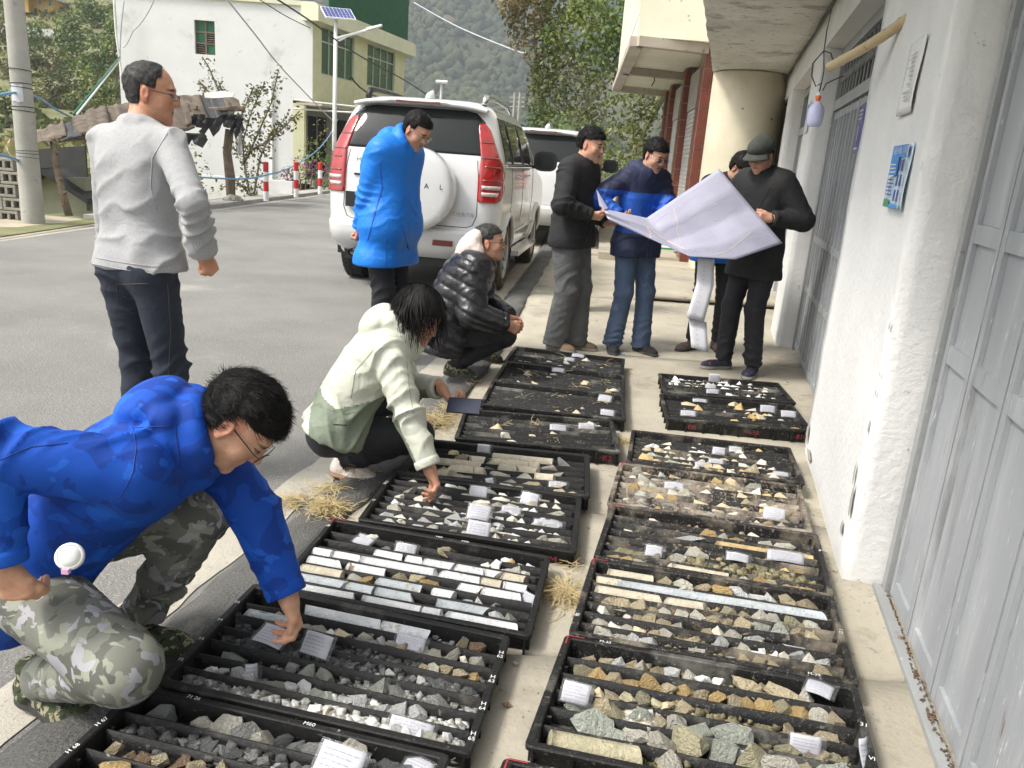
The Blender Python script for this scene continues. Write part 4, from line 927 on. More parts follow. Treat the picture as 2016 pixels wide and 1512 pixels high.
        for (a, b) in zip(seam[:-1], seam[1:]):
            for k in range(8):
                f = k/8; x, z = a[0]+(b[0]-a[0])*f, a[1]+(b[1]-a[1])*f; w_ = pv(z, 1); q = abs(x)-(w_-.24); q = .24*math.asin(min(1, q/.24)) if q > 0 else q; pts.append(s.out(1 if x >= 0 else -1, q, z, .0005))
        m.tube(pts, .0045, 5); m.build('tailgate_seam', 'car_black', rt)
        m = MB(); vv = []
        for i in range(13):
            x = -.7+1.4*i/12; w_ = .96; vv += [s.p(x, .02+.055*(x/w_)**2, .742), s.p(x, .055*(x/w_)**2+.005, .700)]
        m.add(vv, [tuple(f) for f in grid_faces(13, 2)]); o = m.build('bumper_step', 'rim_alloy', rt); o.location += Vector((0, 0, .003))-s.fy*.004
        if s.spare:
            c = s.p(.10, -.0, 1.145); ax = -s.fy; sp = MB()
            sp.lathe(c-ax*.06, [(.405,0),(.425,.03),(.43,.10),(.43,.20),(.415,.245),(.385,.268),(.34,.275),(.20,.285),(0,.29)], 64, axis=ax); cv = sp.build('spare_wheel_cover', 'car_white', rt, smooth=True)
            m = MB(); m.tube([c+ax*.217+s.rx*x+Vector((0,0,-.06-.36*(x/.40)**2)) for x in np.linspace(-.33,.33,15)], .006, 5); m.build('cover_crease', 'car_white', cv, smooth=True)
            for i, ch in enumerate('HAVAL'): text_obj(ch, .075, c+ax*.226+s.rx*(-.31+.155*i)+Vector((0,0,.04)), s.rx, (0,0,1), 'car_black', cv, 'emblem_letter', .003)
            text_obj('H9', .07, s.out(-1, -.12, 1.40, .004)+s.rx*.02, s.rx, (0,0,1), 'chrome', rt, 'badge', .002)
            text_obj('长城哈弗汽车', .052, s.out(1, -.16, .905, .004), s.rx, (0,0,1), 'chrome', rt, 'badge', .003)
            m = MB(); m.obox(s.out(-1,-.10,1.235,.0), s.rx*.10, -s.fy*.02, (0,0,.02)); m.build('handle', 'car_black', rt)
            m = MB(); m.obox(s.p(-.70,.02,.90), s.rx*.22, s.fy*.04, (0,0,.16)); m.build('licence_plate', 'car_black', rt)
        # side windows, handles, sills, mirrors
        for sg in (-1, 1):
            for (y0, y1, kind) in ((.52,1.02,'q'),(1.06,1.98,'d'),(2.02,2.95,'d')):
                rows = []
                for z in np.linspace(1.46, 1.94, 9):
                    t = (z-1.46)/.48; a = y0+(.10*t if kind == 'q' else 0); b = y1 if y1 < 2.5 else y1-.28*t
                    rows.append((z, s.qof(a, z), s.qof(b, z)))
                s.patch('side_window', 'car_glass', rt, sg, rows, off=.004, n=8)
            rows = [(1.42, s.qof(.5,1.42), s.qof(3.1,1.42)), (1.452, s.qof(.5,1.452), s.qof(3.1,1.452))]; s.patch('window_trim', 'chrome', rt, sg, rows, off=.008, n=14)
            for y in (1.03, 2.0, 3.0):
                m = MB(); m.tube([s.p(sg*(pv(z,1)+.001), y+(.12*(z-.6) if y > 2.5 else (-.25*max(0, 1.0-z) if y < 1.1 else 0)), z) for z in np.linspace(.58, 1.94, 16)], .004, 4); m.build('door_seam', 'car_black', rt)
            for y in (1.28, 2.2): m = MB(); m.tube([s.p(sg*(pv(1.3,1)+.004), y, 1.31), s.p(sg*(pv(1.3,1)+.035), y+.03, 1.315), s.p(sg*(pv(1.3,1)+.035), y+.2, 1.32), s.p(sg*(pv(1.3,1)+.004), y+.23, 1.32)], .013, 6); m.build('door_handle', 'chrome', rt, smooth=True)
            m = MB(); m.hexa([s.p(sg*.90,1.45,.36), s.p(sg*1.05,1.45,.36), s.p(sg*1.05,3.35,.36), s.p(sg*.90,3.35,.36), s.p(sg*.90,1.45,.42), s.p(sg*1.05,1.45,.42), s.p(sg*1.05,3.35,.42), s.p(sg*.90,3.35,.42)]); m.build('running_board', 'car_white', rt)
            m = MB(); m.tube([s.p(sg*.98,1.5,.66), s.p(sg*.985,3.2,.68)], .018, 6); m.build('side_moulding', 'car_white', rt, smooth=True)
            mm = MB(); c = s.p(sg*1.13, 3.02, 1.52); mm.add([c+s.rx*(.14*math.copysign(abs(math.cos(a))**.6, math.cos(a)))*1+Vector((0,0,.115*math.copysign(abs(math.sin(a))**.6, math.sin(a))))+s.fy*y*(.10)-s.rx*0 for y in (0,1) for a in np.linspace(0, 2*math.pi, 24, endpoint=False)], [tuple(f) for f in grid_faces(2, 24, True)]+[tuple(range(23,-1,-1)), tuple(range(24,48))]); mr = mm.build('mirror', 'car_black', rt); bevel(mr, .02, 3)
            mm = MB(); mm.add([c-s.fy*.003+s.rx*(.125*math.copysign(abs(math.cos(a))**.6, math.cos(a)))+Vector((0,0,.10*math.copysign(abs(math.sin(a))**.6, math.sin(a)))) for a in np.linspace(0, 2*math.pi, 24, endpoint=False)], [tuple(range(24))]); mm.build('mirror_glass', 'car_glass', mr)
            mm = MB(); mm.tube([s.p(sg*.95,3.05,1.44), s.p(sg*1.05,3.05,1.45)], .03, 6); mm.build('mirror_arm', 'car_black', mr)
CX = at(805, 330, 8.72)
Car((CX.x, 8.72, -.05), 7.0, 'white off-road car with covered spare wheel on its tailgate, parked at the kerb', True)
C2 = at(1065, 300, 14.6)
Car((C2.x-.02, 14.6, -.05), 8.0, 'second white off-road car parked farther up the kerb, without a spare wheel', False)
# ================================================================== street furniture, sheds, wires
# concrete utility pole
b = gp(66, 440, -.04); t = thing('utility_pole', 'weathered round concrete utility pole at the far edge of the road', 'pole', (b.x, b.y, -.1))
m = MB(); m.lathe((b.x, b.y, -.4), [(.165,0),(.15,1.5),(.135,3.2),(.12,5.2),(.11,7.5)], 28); m.build('shaft', 'concrete', t, smooth=True)
for z, n_ in ((.95, 3), (1.62, 2), (1.95, 2), (2.2, 1)):
    for i in range(n_): MB().lathe((b.x, b.y, z+.035*i+.02*math.sin(i)), [(.150,0),(.158,.006),(.150,.012)], 20, axis=(.06*math.sin(i*2+z), .05, 1)).build('wire_wrap', 'cable', t)
q = MB(); vs = []
for i in range(9):
    for j in range(5): a = R(-118+8*i); vs.append((b.x+.150*math.cos(a), b.y+.150*math.sin(a), 1.75+.06*j+.01*math.sin(i)))
o = mesh_obj('paper_notice', vs, grid_faces(9, 5), 'paper', t)
# rickety bark-roofed shed
PR = [at(103, 262, 14.0), at(438, 240, 19.4)]
sh = thing('shed', 'rickety open shed with bark and sheet roof on crooked log posts', 'shed', (-7.6, 16, -.1))
def post(pts, r, name='post'):
    m = MB(); m.tube([Vector(p) for p in pts], r, 9); 
    for i in range(5): p = Vector(pts[0]).lerp(Vector(pts[-1]), .15+.17*i); m.tube([p, p+Vector((.09*math.cos(i*2.3), -.05, .03))], [.03, .012], 5)
    return m.build(name, 'wood_old', sh, smooth=True)
post([at(104, 278, 14.0), at(112, 330, 14.0), at(124, 385, 13.95), at(138, 432, 13.9)], [.05,.06,.06,.065])
pr = [at(452, 255, 19.45), at(447, 300, 19.45), at(453, 350, 19.45), at(455, 402, 19.45)]; post(pr, [.10,.10,.12,.10])
post([at(357, 225, 20.5), at(361, 300, 20.5)]+[at(362, 345, 20.5)], [.07,.07,.07])
rk = at(458, 402, 19.4); m = bmesh.new(); bmesh.ops.create_icosphere(m, subdivisions=3, radius=1)
vs = [(rk.x+v.co.x*.24*(1+.25*mnoise.noise(v.co*2)), rk.y+v.co.y*.22*(1+.25*mnoise.noise(v.co*2.2)), .03+v.co.z*.13*(1+.3*mnoise.noise(v.co*2.4))) for v in m.verts]; fs = [tuple(v.index for v in f.verts) for f in m.faces]; m.free()
tag(mesh_obj('boulder', vs, fs, 'block', None, (rk.x, rk.y, -.05)), 'flat grey boulder under the crooked shed post beside the road', 'rock')
# roof: overlapping uneven bark sheets from the low left edge to the right end
UPP = [(10,275,15.2),(100,255,15.8),(175,222,16.6),(240,205,17.5),(330,190,19),(400,190,20),(470,200,20.5)]; LOW = [(20,290,13.8),(110,282,13.9),(180,262,14.6),(260,270,16),(340,262,17.6),(420,240,19),(478,222,19.4)]
def rp(u_, w_):
    i = min(5, int(u_*6)); f = u_*6-i; a = Vector(at(*UPP[i])).lerp(at(*UPP[i+1]), f); b_ = Vector(at(*LOW[i])).lerp(at(*LOW[i+1]), f); return a.lerp(b_, w_)
for i in range(15):
    u0, u1 = i/15-.012, (i+1)/15+.02; vs = []; dz = .02*(i % 3)
    for a in range(8):
        for c in range(10):
            u_ = max(0, min(.999, u0+(u1-u0)*a/7)); w_ = c/9*(1.0+.06*math.sin(i*2.7)); p = rp(u_, min(1.06, w_)); k = vnoise(np.array([[u_*30, w_*2, i], [u_*110, w_*12, i+4]])); vs.append(p+Vector((0, 0, dz+.035*k[0]+.016*k[1]+.012*math.sin(a*1.7+i))))
    o = mesh_obj('roof_sheet', vs, grid_faces(8, 10), 'bark_roof' if i not in (3, 9, 12, 13) else 'black_sheet', sh); sm = o.modifiers.new('s', 'SOLIDIFY'); sm.thickness = .013
# torn dark sheet hanging under the eaves, beams
for i, (u0, v0, w_, h) in enumerate(((395,232,40,38),(428,225,34,30),(455,232,22,44),(380,225,26,30),(468,228,10,34),(345,262,60,30),(300,275,50,40))):
    Yh = 19.3-.012*(475-u0)*1.2; vs = []
    for a in range(7):
        for c in range(6): p = at(u0+w_*a/6+2*math.sin(c*2+i), v0+h*c/5*(.7+.3*math.sin(a*1.9+i)), Yh); p.y += .12*math.sin(a*2.1+c*.8+i); vs.append(p)
    mesh_obj('torn_sheet', vs, grid_faces(7, 6), 'black_sheet', sh)
for q_ in (([at(358,218,19.6), at(480,214,19.4)], .06, 7), ([at(345,206,19.2), at(388,212,19.0)], .05, 4), ([at(110,275,14.0), at(300,262,17)], .05, 7)): MB().tube(*q_).build('roof_beam', 'wood_old', sh)
o = mesh_obj('pale_sheet', [at(402,196,19.2), at(440,192,19.4), at(462,196,19.5), at(458,204,19.3), at(420,206,19.1), at(404,205,19.1)], [(0,1,2,3,4,5)], 'cream_hood', sh); o.location.z += .12; sm = o.modifiers.new('s','SOLIDIFY'); sm.thickness = .03
vs = [at(468+.8*a*2, 262+c*8, 19.35)+Vector((0,.05*math.sin(a*2+c),0)) for a in range(6) for c in range(6)]; mesh_obj('white_rag', vs, grid_faces(6, 6), 'white_shirt', sh)
# black panel standing in for the shadow under the shed roof; low building below
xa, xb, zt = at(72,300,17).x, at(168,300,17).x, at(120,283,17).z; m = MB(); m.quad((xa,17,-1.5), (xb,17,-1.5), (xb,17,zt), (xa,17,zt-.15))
o = m.build('shade_panel', 'black_sheet', sh); sm = o.modifiers.new('s','SOLIDIFY'); sm.thickness = .05
lw = thing('low_house', 'low greenish wall and sloping dark roof below the road level behind the utility pole', 'house', tuple(at(100, 430, 15.6)))
m = MB(); m.obox(at(25,430,15.6)+Vector((0,0,-1)), (at(172,430,15.6)-at(25,430,15.6)), (0,.3,0), (0,0,1+(at(100,350,15.6)-at(100,430,15.6)).z)); m.build('wall', mk('green_plaster', (0.36,0.37,0.27), (0.28,0.29,0.21), 1.5, 0.9, .3, 30, spots=((7,.62,.68,(.16,.15,.11)),)), lw)
m = MB(); a, b2 = at(80,342,15.3), at(172,402,15.3); m.hexa([a, b2, b2+Vector((0,.7,.02)), a+Vector((0,.7,.02)), a+Vector((0,0,.10)), b2+Vector((0,0,.10)), b2+Vector((0,.7,.12)), a+Vector((0,.7,.12))]); a, b2 = at(25,385,15.3), at(82,342,15.3); m.hexa([a, b2, b2+Vector((0,.7,.02)), a+Vector((0,.7,.02)), a+Vector((0,0,.1)), b2+Vector((0,0,.1)), b2+Vector((0,.7,.12)), a+Vector((0,.7,.12))]); m.build('roof', 'black_sheet', lw)
# hollow block wall at the left border
bw = thing('block_wall', 'stub of grey hollow concrete blocks at the left border by the utility pole', 'wall', tuple(at(5, 438, 12.6)))
k = 12.6/FPX; b0 = at(-30, 432, 12.6)
for r_ in range(5):
    for c in range(2):
        o0 = b0+Vector((c*.31+(.0 if r_ % 2 else -.08), 0, r_*.2-.03)); m = MB(); w_, h_, d_ = .30, .19, .2
        e = .045; m.obox(o0, (w_,0,0), (0,d_,0), (0,0,e)); m.obox(o0+Vector((0,0,h_-e)), (w_,0,0), (0,d_,0), (0,0,e))
        for x in (0, w_/2-e/2, w_-e): m.obox(o0+Vector((x,0.001,e)), (e,0,0), (0,d_-.002,0), (0,0,h_-2*e))
        m.obox(o0+Vector((e,d_*.6,e)), (w_-2*e,0,0), (0,.02,0), (0,0,h_-2*e)); bevel(m.build('block', 'block', bw), .008, 2)
c0 = at(28, 300, 13.6); vs = []
for a in range(9):
    for c in range(9): p = at(6+5.0*a, 275+7.5*c, 13.7); p += Vector((0, .06*math.sin(a*1.4)+.05*math.sin(c*1.1+a), .02*math.sin(a*2+c))); vs.append(p)
tag(mesh_obj('cloth', vs, grid_faces(9, 9), 'cloth_yellow', None, tuple(c0), smooth=True), 'faded yellow cloth draped behind the utility pole', 'cloth')
# hoses and cables
def wire(name, pts, r, mat, label, cat='cable', n=14, sag=0.0):
    P_ = [Vector(at(*p)) for p in pts]; out = []
    for i in range(len(P_)-1):
        p0, p1, p2, p3 = P_[max(0,i-1)], P_[i], P_[i+1], P_[min(len(P_)-1,i+2)]
        for k_ in range(n):
            f = k_/n; out.append(.5*((2*p1)+(p2-p0)*f+(2*p0-5*p1+4*p2-p3)*f*f+(3*p1-p0-3*p2+p3)*f**3)+Vector((0,0,-sag*4*f*(1-f))))
    out.append(P_[-1]); m = MB(); m.tube(out, r, 6); return tag(m.build(name, mat, origin=tuple(out[0]), smooth=True), label, cat)
wire('hose', [(-20,190,11.5),(40,182,12.5),(75,192,13),(110,215,15),(150,236,17)], .020, 'hose_blue', 'blue hose running from the left border across the utility pole to the shed roof', 'hose')
wire('hose', [(-20,300,11.5),(20,310,12),(50,322,12.8)], .024, 'hose_blue', 'short thick blue hose low at the left border', 'hose')
wire('hose', [(665,235,30),(648,268,30),(620,300,28),(575,328,24),(535,342,20),(480,352,19.4),(410,350,19),(365,346,18)], .020, 'hose_blue', 'pale blue hose strung from the lamp post past the bollards to the shed post', 'hose')
wire('stay', [(146,225,17),(236,112,32.5)], .035, 'green_sheet', 'green slanting stay from the shed roof to the white house corner', 'stay', 2)
wire('stay', [(152,225,17),(238,116,32.5)], .024, 'white_paint', 'white slanting stay beside the green one', 'stay', 2)
wire('pipe', [(224,-10,32.6),(228,60,32.6),(236,120,32.6),(242,160,32.6)], .04, 'white_paint', 'white pipe running down the left corner of the white house', 'pipe', 3)
wire('pipe', [(245,-10,32.7),(238,60,32.7),(236,110,32.7)], .026, 'cable_pale', 'thin bluish pipe beside the white pipe on the house corner', 'pipe', 3)
wire('cable', [(305,-5,20),(262,60,22),(240,92,24.5)], .012, 'cable_pale', 'thin pale cable crossing the top left of the white gable', sag=.1)
wire('cable', [(448,0,18),(500,65,20),(560,140,23),(655,238,30)], .018, 'cable_pale', 'pale cable sloping down across the white gable to the lamp post', n=8)
wire('cable', [(540,-5,20),(612,42,23),(700,105,26),(800,160,32),(860,200,40)], .022, 'cable', 'dark cable crossing the yellow tiled front', n=8)
wire('cable', [(500,-8,20),(560,30,22),(610,55,24)], .012, 'cable', 'thin dark cable over the top right of the white gable', n=6)
wire('cable', [(815,5,60),(900,52,55),(1010,98,45),(1035,104,40)], .04, 'cable_pale', 'long pale cable crossing in front of the far mountain', n=8)
wire('cable', [(690,150,30),(790,190,36),(900,200,50),(1000,212,62)], .03, 'cable', 'dark cable running behind the white car roof towards the twin poles', n=8, sag=.3)
# solar street lamp
b = gp(657, 372, -.05); Yl = b.y; t = thing('street_lamp', 'solar street lamp with white pole and blue panel beside the yellow tiled house', 'street lamp', (b.x, b.y, -.05))
m = MB(); pt = at(664, 38, Yl); m.tube([(b.x, b.y, -.05), (b.x, b.y, 2.5), (b.x, b.y, pt.z)], [.085,.075,.06], 14); m.build('pole', 'white_paint', t, smooth=True)
m = MB(); m.tube([(b.x, b.y, at(664,76,Yl).z), at(700,66,Yl), at(750,51,Yl-.4)], .05, 8); m.tube([(b.x, b.y, at(664,84,Yl).z), at(690,69,Yl)], .03, 6); m.build('arm', 'white_paint', t)
m = MB(); a = at(722,58,Yl-.2); b2 = at(752,50,Yl-.5); m.hexa([a+Vector((0,-.1,-.03)), b2+Vector((0,-.1,-.03)), b2+Vector((0,.1,-.03)), a+Vector((0,.1,-.03)), a+Vector((0,-.1,.05)), b2+Vector((0,-.1,.03)), b2+Vector((0,.1,.03)), a+Vector((0,.1,.05))]); m.build('lamp_head', 'white_paint', t)
P4 = [at(641,33,Yl-.3), at(701,38,Yl-.3), at(690,18,Yl+.5), at(630,12,Yl+.5)]; n_ = (P4[1]-P4[0]).cross(P4[3]-P4[0]).normalized()
m = MB(); m.hexa([p-n_*.05 for p in P4]+[p for p in P4]); fr = m.build('panel_frame', 'white_paint', t)
m = MB()
for i in range(8):
    for j in range(4):
        f = lambda a, b_: P4[0].lerp(P4[1], .02+.96*a).lerp(P4[3].lerp(P4[2], .02+.96*a), .03+.94*b_)+n_*.006
        m.quad(f(i/8+.006, j/4+.01), f((i+1)/8-.006, j/4+.01), f((i+1)/8-.006, (j+1)/4-.01), f(i/8+.006, (j+1)/4-.01))
m.build('solar_cells', 'solar', fr)
# second lamp far off, twin poles
b = at(868, 195, 48); t = thing('street_lamp', 'distant solar street lamp rising behind the roof of the white car', 'street lamp', (b.x, 48, 0)); m = MB(); m.tube([(b.x,48,0),(b.x,48,at(868,165,48).z)], .07, 8); m.build('pole', 'white_paint', t)
m = MB(); m.box((b.x,48,at(868,161,48).z), (.65,.5,.10), Matrix.Rotation(R(14),3,'X')); m.build('panel', 'white_paint', t)
t = thing('utility_pole', 'pair of distant white poles with crossarms in front of the mountain', 'pole', (at(1015,222,62).x, 62, 0))
m = MB()
for u in (1012, 1022): x = at(u, 210, 62).x; m.tube([(x,62,0),(x,62,at(u,182,62).z)], .10, 8)
m.build('pole', 'concrete', t); m = MB()
for v in (192, 201, 210): a = at(1003,v,62); m.tube([a, (a.x+1.1,62,a.z+.06)], .05, 5)
m.build('crossarm', 'concrete', t)
# red and white bollards
def bollard(u, v, lab, group):
    b = gp(u, v, .02); t = thing('bollard', lab, 'bollard', (b.x, b.y, .0), group); H = .95
    for i, mt in enumerate(('white_paint','red_paint','white_paint','red_paint')): MB().lathe((b.x, b.y, i*H/4), [(.066,0),(.066,H/4-.002)] if i < 3 else [(.066,0),(.066,H/4-.01),(.05,H/4),(0,H/4+.004)], 20).build('band', mt, t, smooth=False)
for u, v, lab in ((524,394,'red and white striped bollard closest to the shed post'),(583,387,'middle one of the three red and white bollards before the magenta shrub'),(630,381,'red and white bollard closest to the white car')): bollard(u, v, lab, 'red and white bollards at the road edge')
# bougainvillea and climbing plants by the white house
MAG = [(0.22,0.01,0.14),(0.34,0.02,0.22),(0.42,0.04,0.30),(0.40,0.06,0.36)]
bb = at(610, 372, 27); t = plant('bougainvillea', 'magenta flowering bougainvillea behind the bollards', 'shrub', (bb.x, 27, -.1), [blob(590,345,27,34,22), blob(625,335,27.5,36,30), blob(560,352,26.5,22,16), blob(640,352,27,22,18), blob(625,300,28,28,30), blob(600,320,28,20,16)], 520, .10, GREENS)
leaf_mesh('flowers', *blob_leaves([blob(585,340,26.8,34,20), blob(625,340,27.2,34,20), blob(562,350,26.4,16,10), blob(600,318,27.6,22,10)], 330, .085, MAG), parent=t, kind='stuff')
m = MB()
for i in range(9): a = at(575+9*i, 372, 27); m.tube([a, at(560+14*i, 335, 27)], [.03,.012], 5)
m.build('stem', 'wood_old', t)
def sprig(name, label, base, stems, Yp_, per=60, size=.10, pal=OLIVE, group=None):
    b = Vector(at(*base)); t = thing(name, label, 'plant', tuple(b), group); m = MB(); C, N, S, K = [], [], [], []; pal_ = np.array(pal)
    for st in stems:
        P_ = [Vector(at(*p)) for p in st]; m.tube(P_, [.03*(1-.7*i/len(P_)) for i in range(len(P_))], 5)
        for i in range(len(P_)-1):
            n_ = int(per*(P_[i+1]-P_[i]).length)
            for k_ in range(n_): C.append(np.array(P_[i].lerp(P_[i+1], RNG.random()))+RNG.normal(size=3)*.09); N.append(RNG.normal(size=3)+V3(0,-.4,.3)); S.append(size*(.6+.8*RNG.random())); K.append(pal_[RNG.integers(len(pal))]*(.8+.4*RNG.random()))
    m.build('stem', 'wood_old', t); leaf_mesh('leaves', np.array(C), np.array(N), np.array(S), np.array(K), parent=t); return t
sprig('climber', 'thin tall leafy climber spraying upward in front of the white gable', (495,385,21.5), [[(492,385,21.5),(482,330,21.5),(478,280,21.5),(495,220,21.5),(520,165,21.5)],[(482,320,21.5),(505,270,21.5),(535,200,21.5),(548,140,21.5)],[(485,300,21.5),(525,280,21.5),(560,250,21.5),(590,218,21.5)],[(478,290,21.5),(470,240,21.5),(500,170,21.5)],[(500,385,21.5),(512,310,21.5),(530,270,21.5),(560,235,21.5)],[(470,300,21.5),(455,290,21.5),(445,270,21.5)],[(495,385,21.5),(470,360,21.5),(440,368,21.5)]], 21.5, 85, .11)
sprig('climber', 'bare arching twigs rising above the shed roof against the white gable', (440,200,22), [[(440,200,22),(425,165,22),(410,130,22),(398,112,22)],[(432,195,22),(410,180,22),(395,165,22)],[(400,190,22),(405,172,22),(392,160,22)],[(445,190,22),(436,175,22),(430,160,22)]], 22, 70, .09)
plant('shrub', 'pale leafy shrub between the man in grey and the shed post', 'shrub', tuple(at(385, 400, 20.5)), [blob(385,330,20.5,26,34), blob(400,360,20.5,30,26), blob(372,300,21,18,22), blob(380,385,20.3,16,16)], 330, .11, YGREEN)
plant('shrub', 'sparse shrub beneath the porch beside the lamp post', 'shrub', tuple(at(640, 330, 28.4)), [blob(640,275,28.4,22,26), blob(655,300,28.4,18,22), blob(632,250,28.6,12,16)], 260, .10, OLIVE)
for i, (u, v) in enumerate(((618,370),(638,366))):
    c = gp(u, v, -.02); m = MB(); m.lathe((c.x, c.y, 0), [(.10,0),(.14,.26),(.15,.28),(.12,.28)], 14); tag(m.build('flower_pot', 'concrete', origin=(c.x, c.y, 0)), ('small grey flower pot under the magenta shrub','grey flower pot nearer the white car under the magenta shrub')[i], 'flower pot')
# ---- things hung and pasted on the right-hand building
bp = [W(.45, -.02, 2.19), W(1.0, -.16, 2.10), at(1632, 132, 4.25)]
bm0 = thing('bamboo_pole', 'bamboo pole sticking out from the white pier above the grey door', 'pole', tuple(bp[0])); m = MB(); pts = []; rs_ = []
e = Vector(at(1632,132,4.25)); s0 = Vector(at(1850,-10,3.55))
for i in range(60):
    f = i/59; node = max(0, 1-abs(((f*5.2) % 1)-.5)*26); pts.append(s0.lerp(e, f)+Vector((0,0,-.02*math.sin(math.pi*f)))); rs_.append(.024-.002*f+.004*node)
m.tube(pts, rs_, 14); m.build('culm', 'bamboo', bm0, smooth=True)
m = MB(); p = s0.lerp(e, .06); m.tube([p+Vector((-.02,-.06,.02)), p+Vector((.05,-.02,-.01)), p+Vector((.16,-.05,-.03))], .012, 6); m.build('nail_bracket', 'cable', bm0)
# hanging bulb
Yb_ = 4.9; c = Vector(at(1609, 205, Yb_)); t = thing('light_bulb', 'large unlit plastic bulb hanging by a wire beside the far grey door', 'light bulb', tuple(c)); k = Yb_/FPX
m = MB(); m.lathe(c, [(0,-40*k),(9*k,-40*k),(13*k,-36*k),(14.5*k,-28*k),(14.5*k,-10*k),(12*k,-4*k),(6*k,2*k),(3.5*k,5*k)], 28); m.lathe(c, [(14.6*k,-19*k),(15.0*k,-18*k),(14.6*k,-17*k)], 28); m.build('globe', 'bulb', t, smooth=True)
m = MB(); m.lathe(c, [(3.5*k,4*k),(5.5*k,12*k),(5*k,14*k),(2*k,15*k)], 16); m.build('cap', 'orange_cap', t, smooth=True)
m = MB(); m.lathe(c, [(4*k,15*k),(4*k,21*k),(0,22*k)], 10); m.build('socket', 'white_paint', t)
hk = Vector(at(1622, 100, 5.0)); m = MB(); m.tube([c+Vector((0,0,22*k)), at(1618,160,Yb_), at(1622,140,Yb_), hk, at(1628,60,5.2), W(4.2,-.02,ZS-.01)], .0035, 5); m.tube([hk, at(1600,125,Yb_), at(1598,150,Yb_), at(1606,170,Yb_), at(1615,165,Yb_)], .0035, 5); m.tube([hk, at(1636,105,Yb_), at(1640,120,Yb_)], .0035, 5); m.tube([at(1620,178,Yb_), at(1626,165,Yb_), at(1640,158,Yb_), at(1660,150,5.0)], .0035, 5); m.build('wire', 'cable', t)
# cables bunched along the top of the wall
for i in range(5): 
    pts = [W(s, -.012-.006*i, ZS-.03-.018*i+.02*math.sin(s*1.7+i)+.012*math.sin(s*5+i*2)) for s in np.linspace(.2, 9.5, 60)]; m = MB(); m.tube(pts, .006, 5); tag(m.build('cable', 'cable', origin=tuple(pts[0])), ('topmost','upper','middle','lower','lowest')[i]+' of the black cables bunched under the overhang along the wall', 'cable')
# small signs on the far door and piers
def wall_sheet(name, label, cat, s, z, w_, h, mat, d=-.006, th_=.004, skew=0.0):
    o0 = W(s+w_/2, d, z-h/2); t = thing(name, label, cat, tuple(o0)); m = MB(); n_ = 8; vs = []
    for i in range(n_+1):
        for j in range(n_+1): q = W(s+w_/2-w_*i/n_+skew*j/n_, d-.004*math.sin(i*.9)*math.sin(j*.7), z-h/2+h*j/n_); vs.append(q)
    sh_ = mesh_obj('sheet', vs, grid_faces(n_+1, n_+1), mat, t, smooth=True); sm = sh_.modifiers.new('s', 'SOLIDIFY'); sm.thickness = th_; return t, sh_
def wprint(par, s0, s1, z0, z1, mat, d, name='print'): m = MB(); m.quad(W(s0, d, z0), W(s1, d, z0), W(s1, d, z1), W(s0, d, z1)); return m.build(name, mat, par)
t, sg_ = wall_sheet('poster', 'blue and white printed poster pasted on the near white pier', 'poster', .36, 1.515, .30, .235, 'poster_pale', -.014)
S0, S1, Z0, Z1 = .21, .51, 1.4, 1.63
DP = -.0225
wprint(sg_, S0+.004, S1, Z1-.045, Z1, 'poster_blue', DP); wprint(sg_, S0, S0+.012, Z0, Z1, 'cream_paint', DP-.001); wprint(sg_, S1-.10, S1, Z0, Z0+.03, 'poster_green', DP); wprint(sg_, S0+.012, S1-.1, Z0, Z0+.012, 'poster_blue', DP); wprint(sg_, S1-.012, S1, Z0+.03, Z1-.045, 'poster_blue', DP); wprint(sg_, S1-.15, S1-.012, Z0+.12, Z1-.045, 'poster_blue', DP)
for i, tx in enumerate(('保护环境', '人人有责')): text_obj(tx, .034, W(.40-.12*i, DP-.0015, Z1-.022), -T, (0,0,1), 'paper', sg_, 'lettering', .001)
for j in range(9): wprint(sg_, S1-.14+.012*(j % 3), S1-.02, Z0+.045+.014*j, Z0+.050+.014*j, 'poster_ink' if j < 5 else 'paper', DP-.0015)
for r_ in range(3):
    for c_ in range(2): wprint(sg_, S0+.03+.055*c_, S0+.065+.055*c_, Z0+.025+.055*r_, Z0+.067+.055*r_, 'poster_ink', DP-.0015)
t, sg_ = wall_sheet('notice', 'faded grey paper notice peeling off the near white pier', 'notice', .52, 1.885, .26, .27, 'notice', -.012, .002, -.02)
for j in range(12): 
    a = .44+.02*RNG.random(); wprint(sg_, a, a+.06+.10*RNG.random(), 1.80+.015*j, 1.804+.015*j, 'notice_ink', -.0175)
t, sg_ = wall_sheet('sign', 'small dark blue plate with the number 1 hanging on the far grey door', 'sign', 2.62, 1.82, .22, .30, 'sign_blue', RD-.03)
text_obj('1', .13, W(2.62, RD-.042, 1.78), -T, (0,0,1), 'white_mark', sg_, 'lettering', .002)
for j in range(3): wprint(sg_, 2.55, 2.69, 1.87+.025*j, 1.88+.025*j, 'cable_pale', RD-.041)
wprint(sg_, 2.55, 2.69, 1.69, 1.70, 'cable_pale', RD-.041)
t, sg_ = wall_sheet('sign', 'small rounded blue and white sticker on the second pier behind the bulb', 'sign', 4.95, 2.02, .26, .26, 'paper', -.012)
wprint(sg_, 4.85, 5.05, 2.0, 2.13, 'poster_blue', -.018)
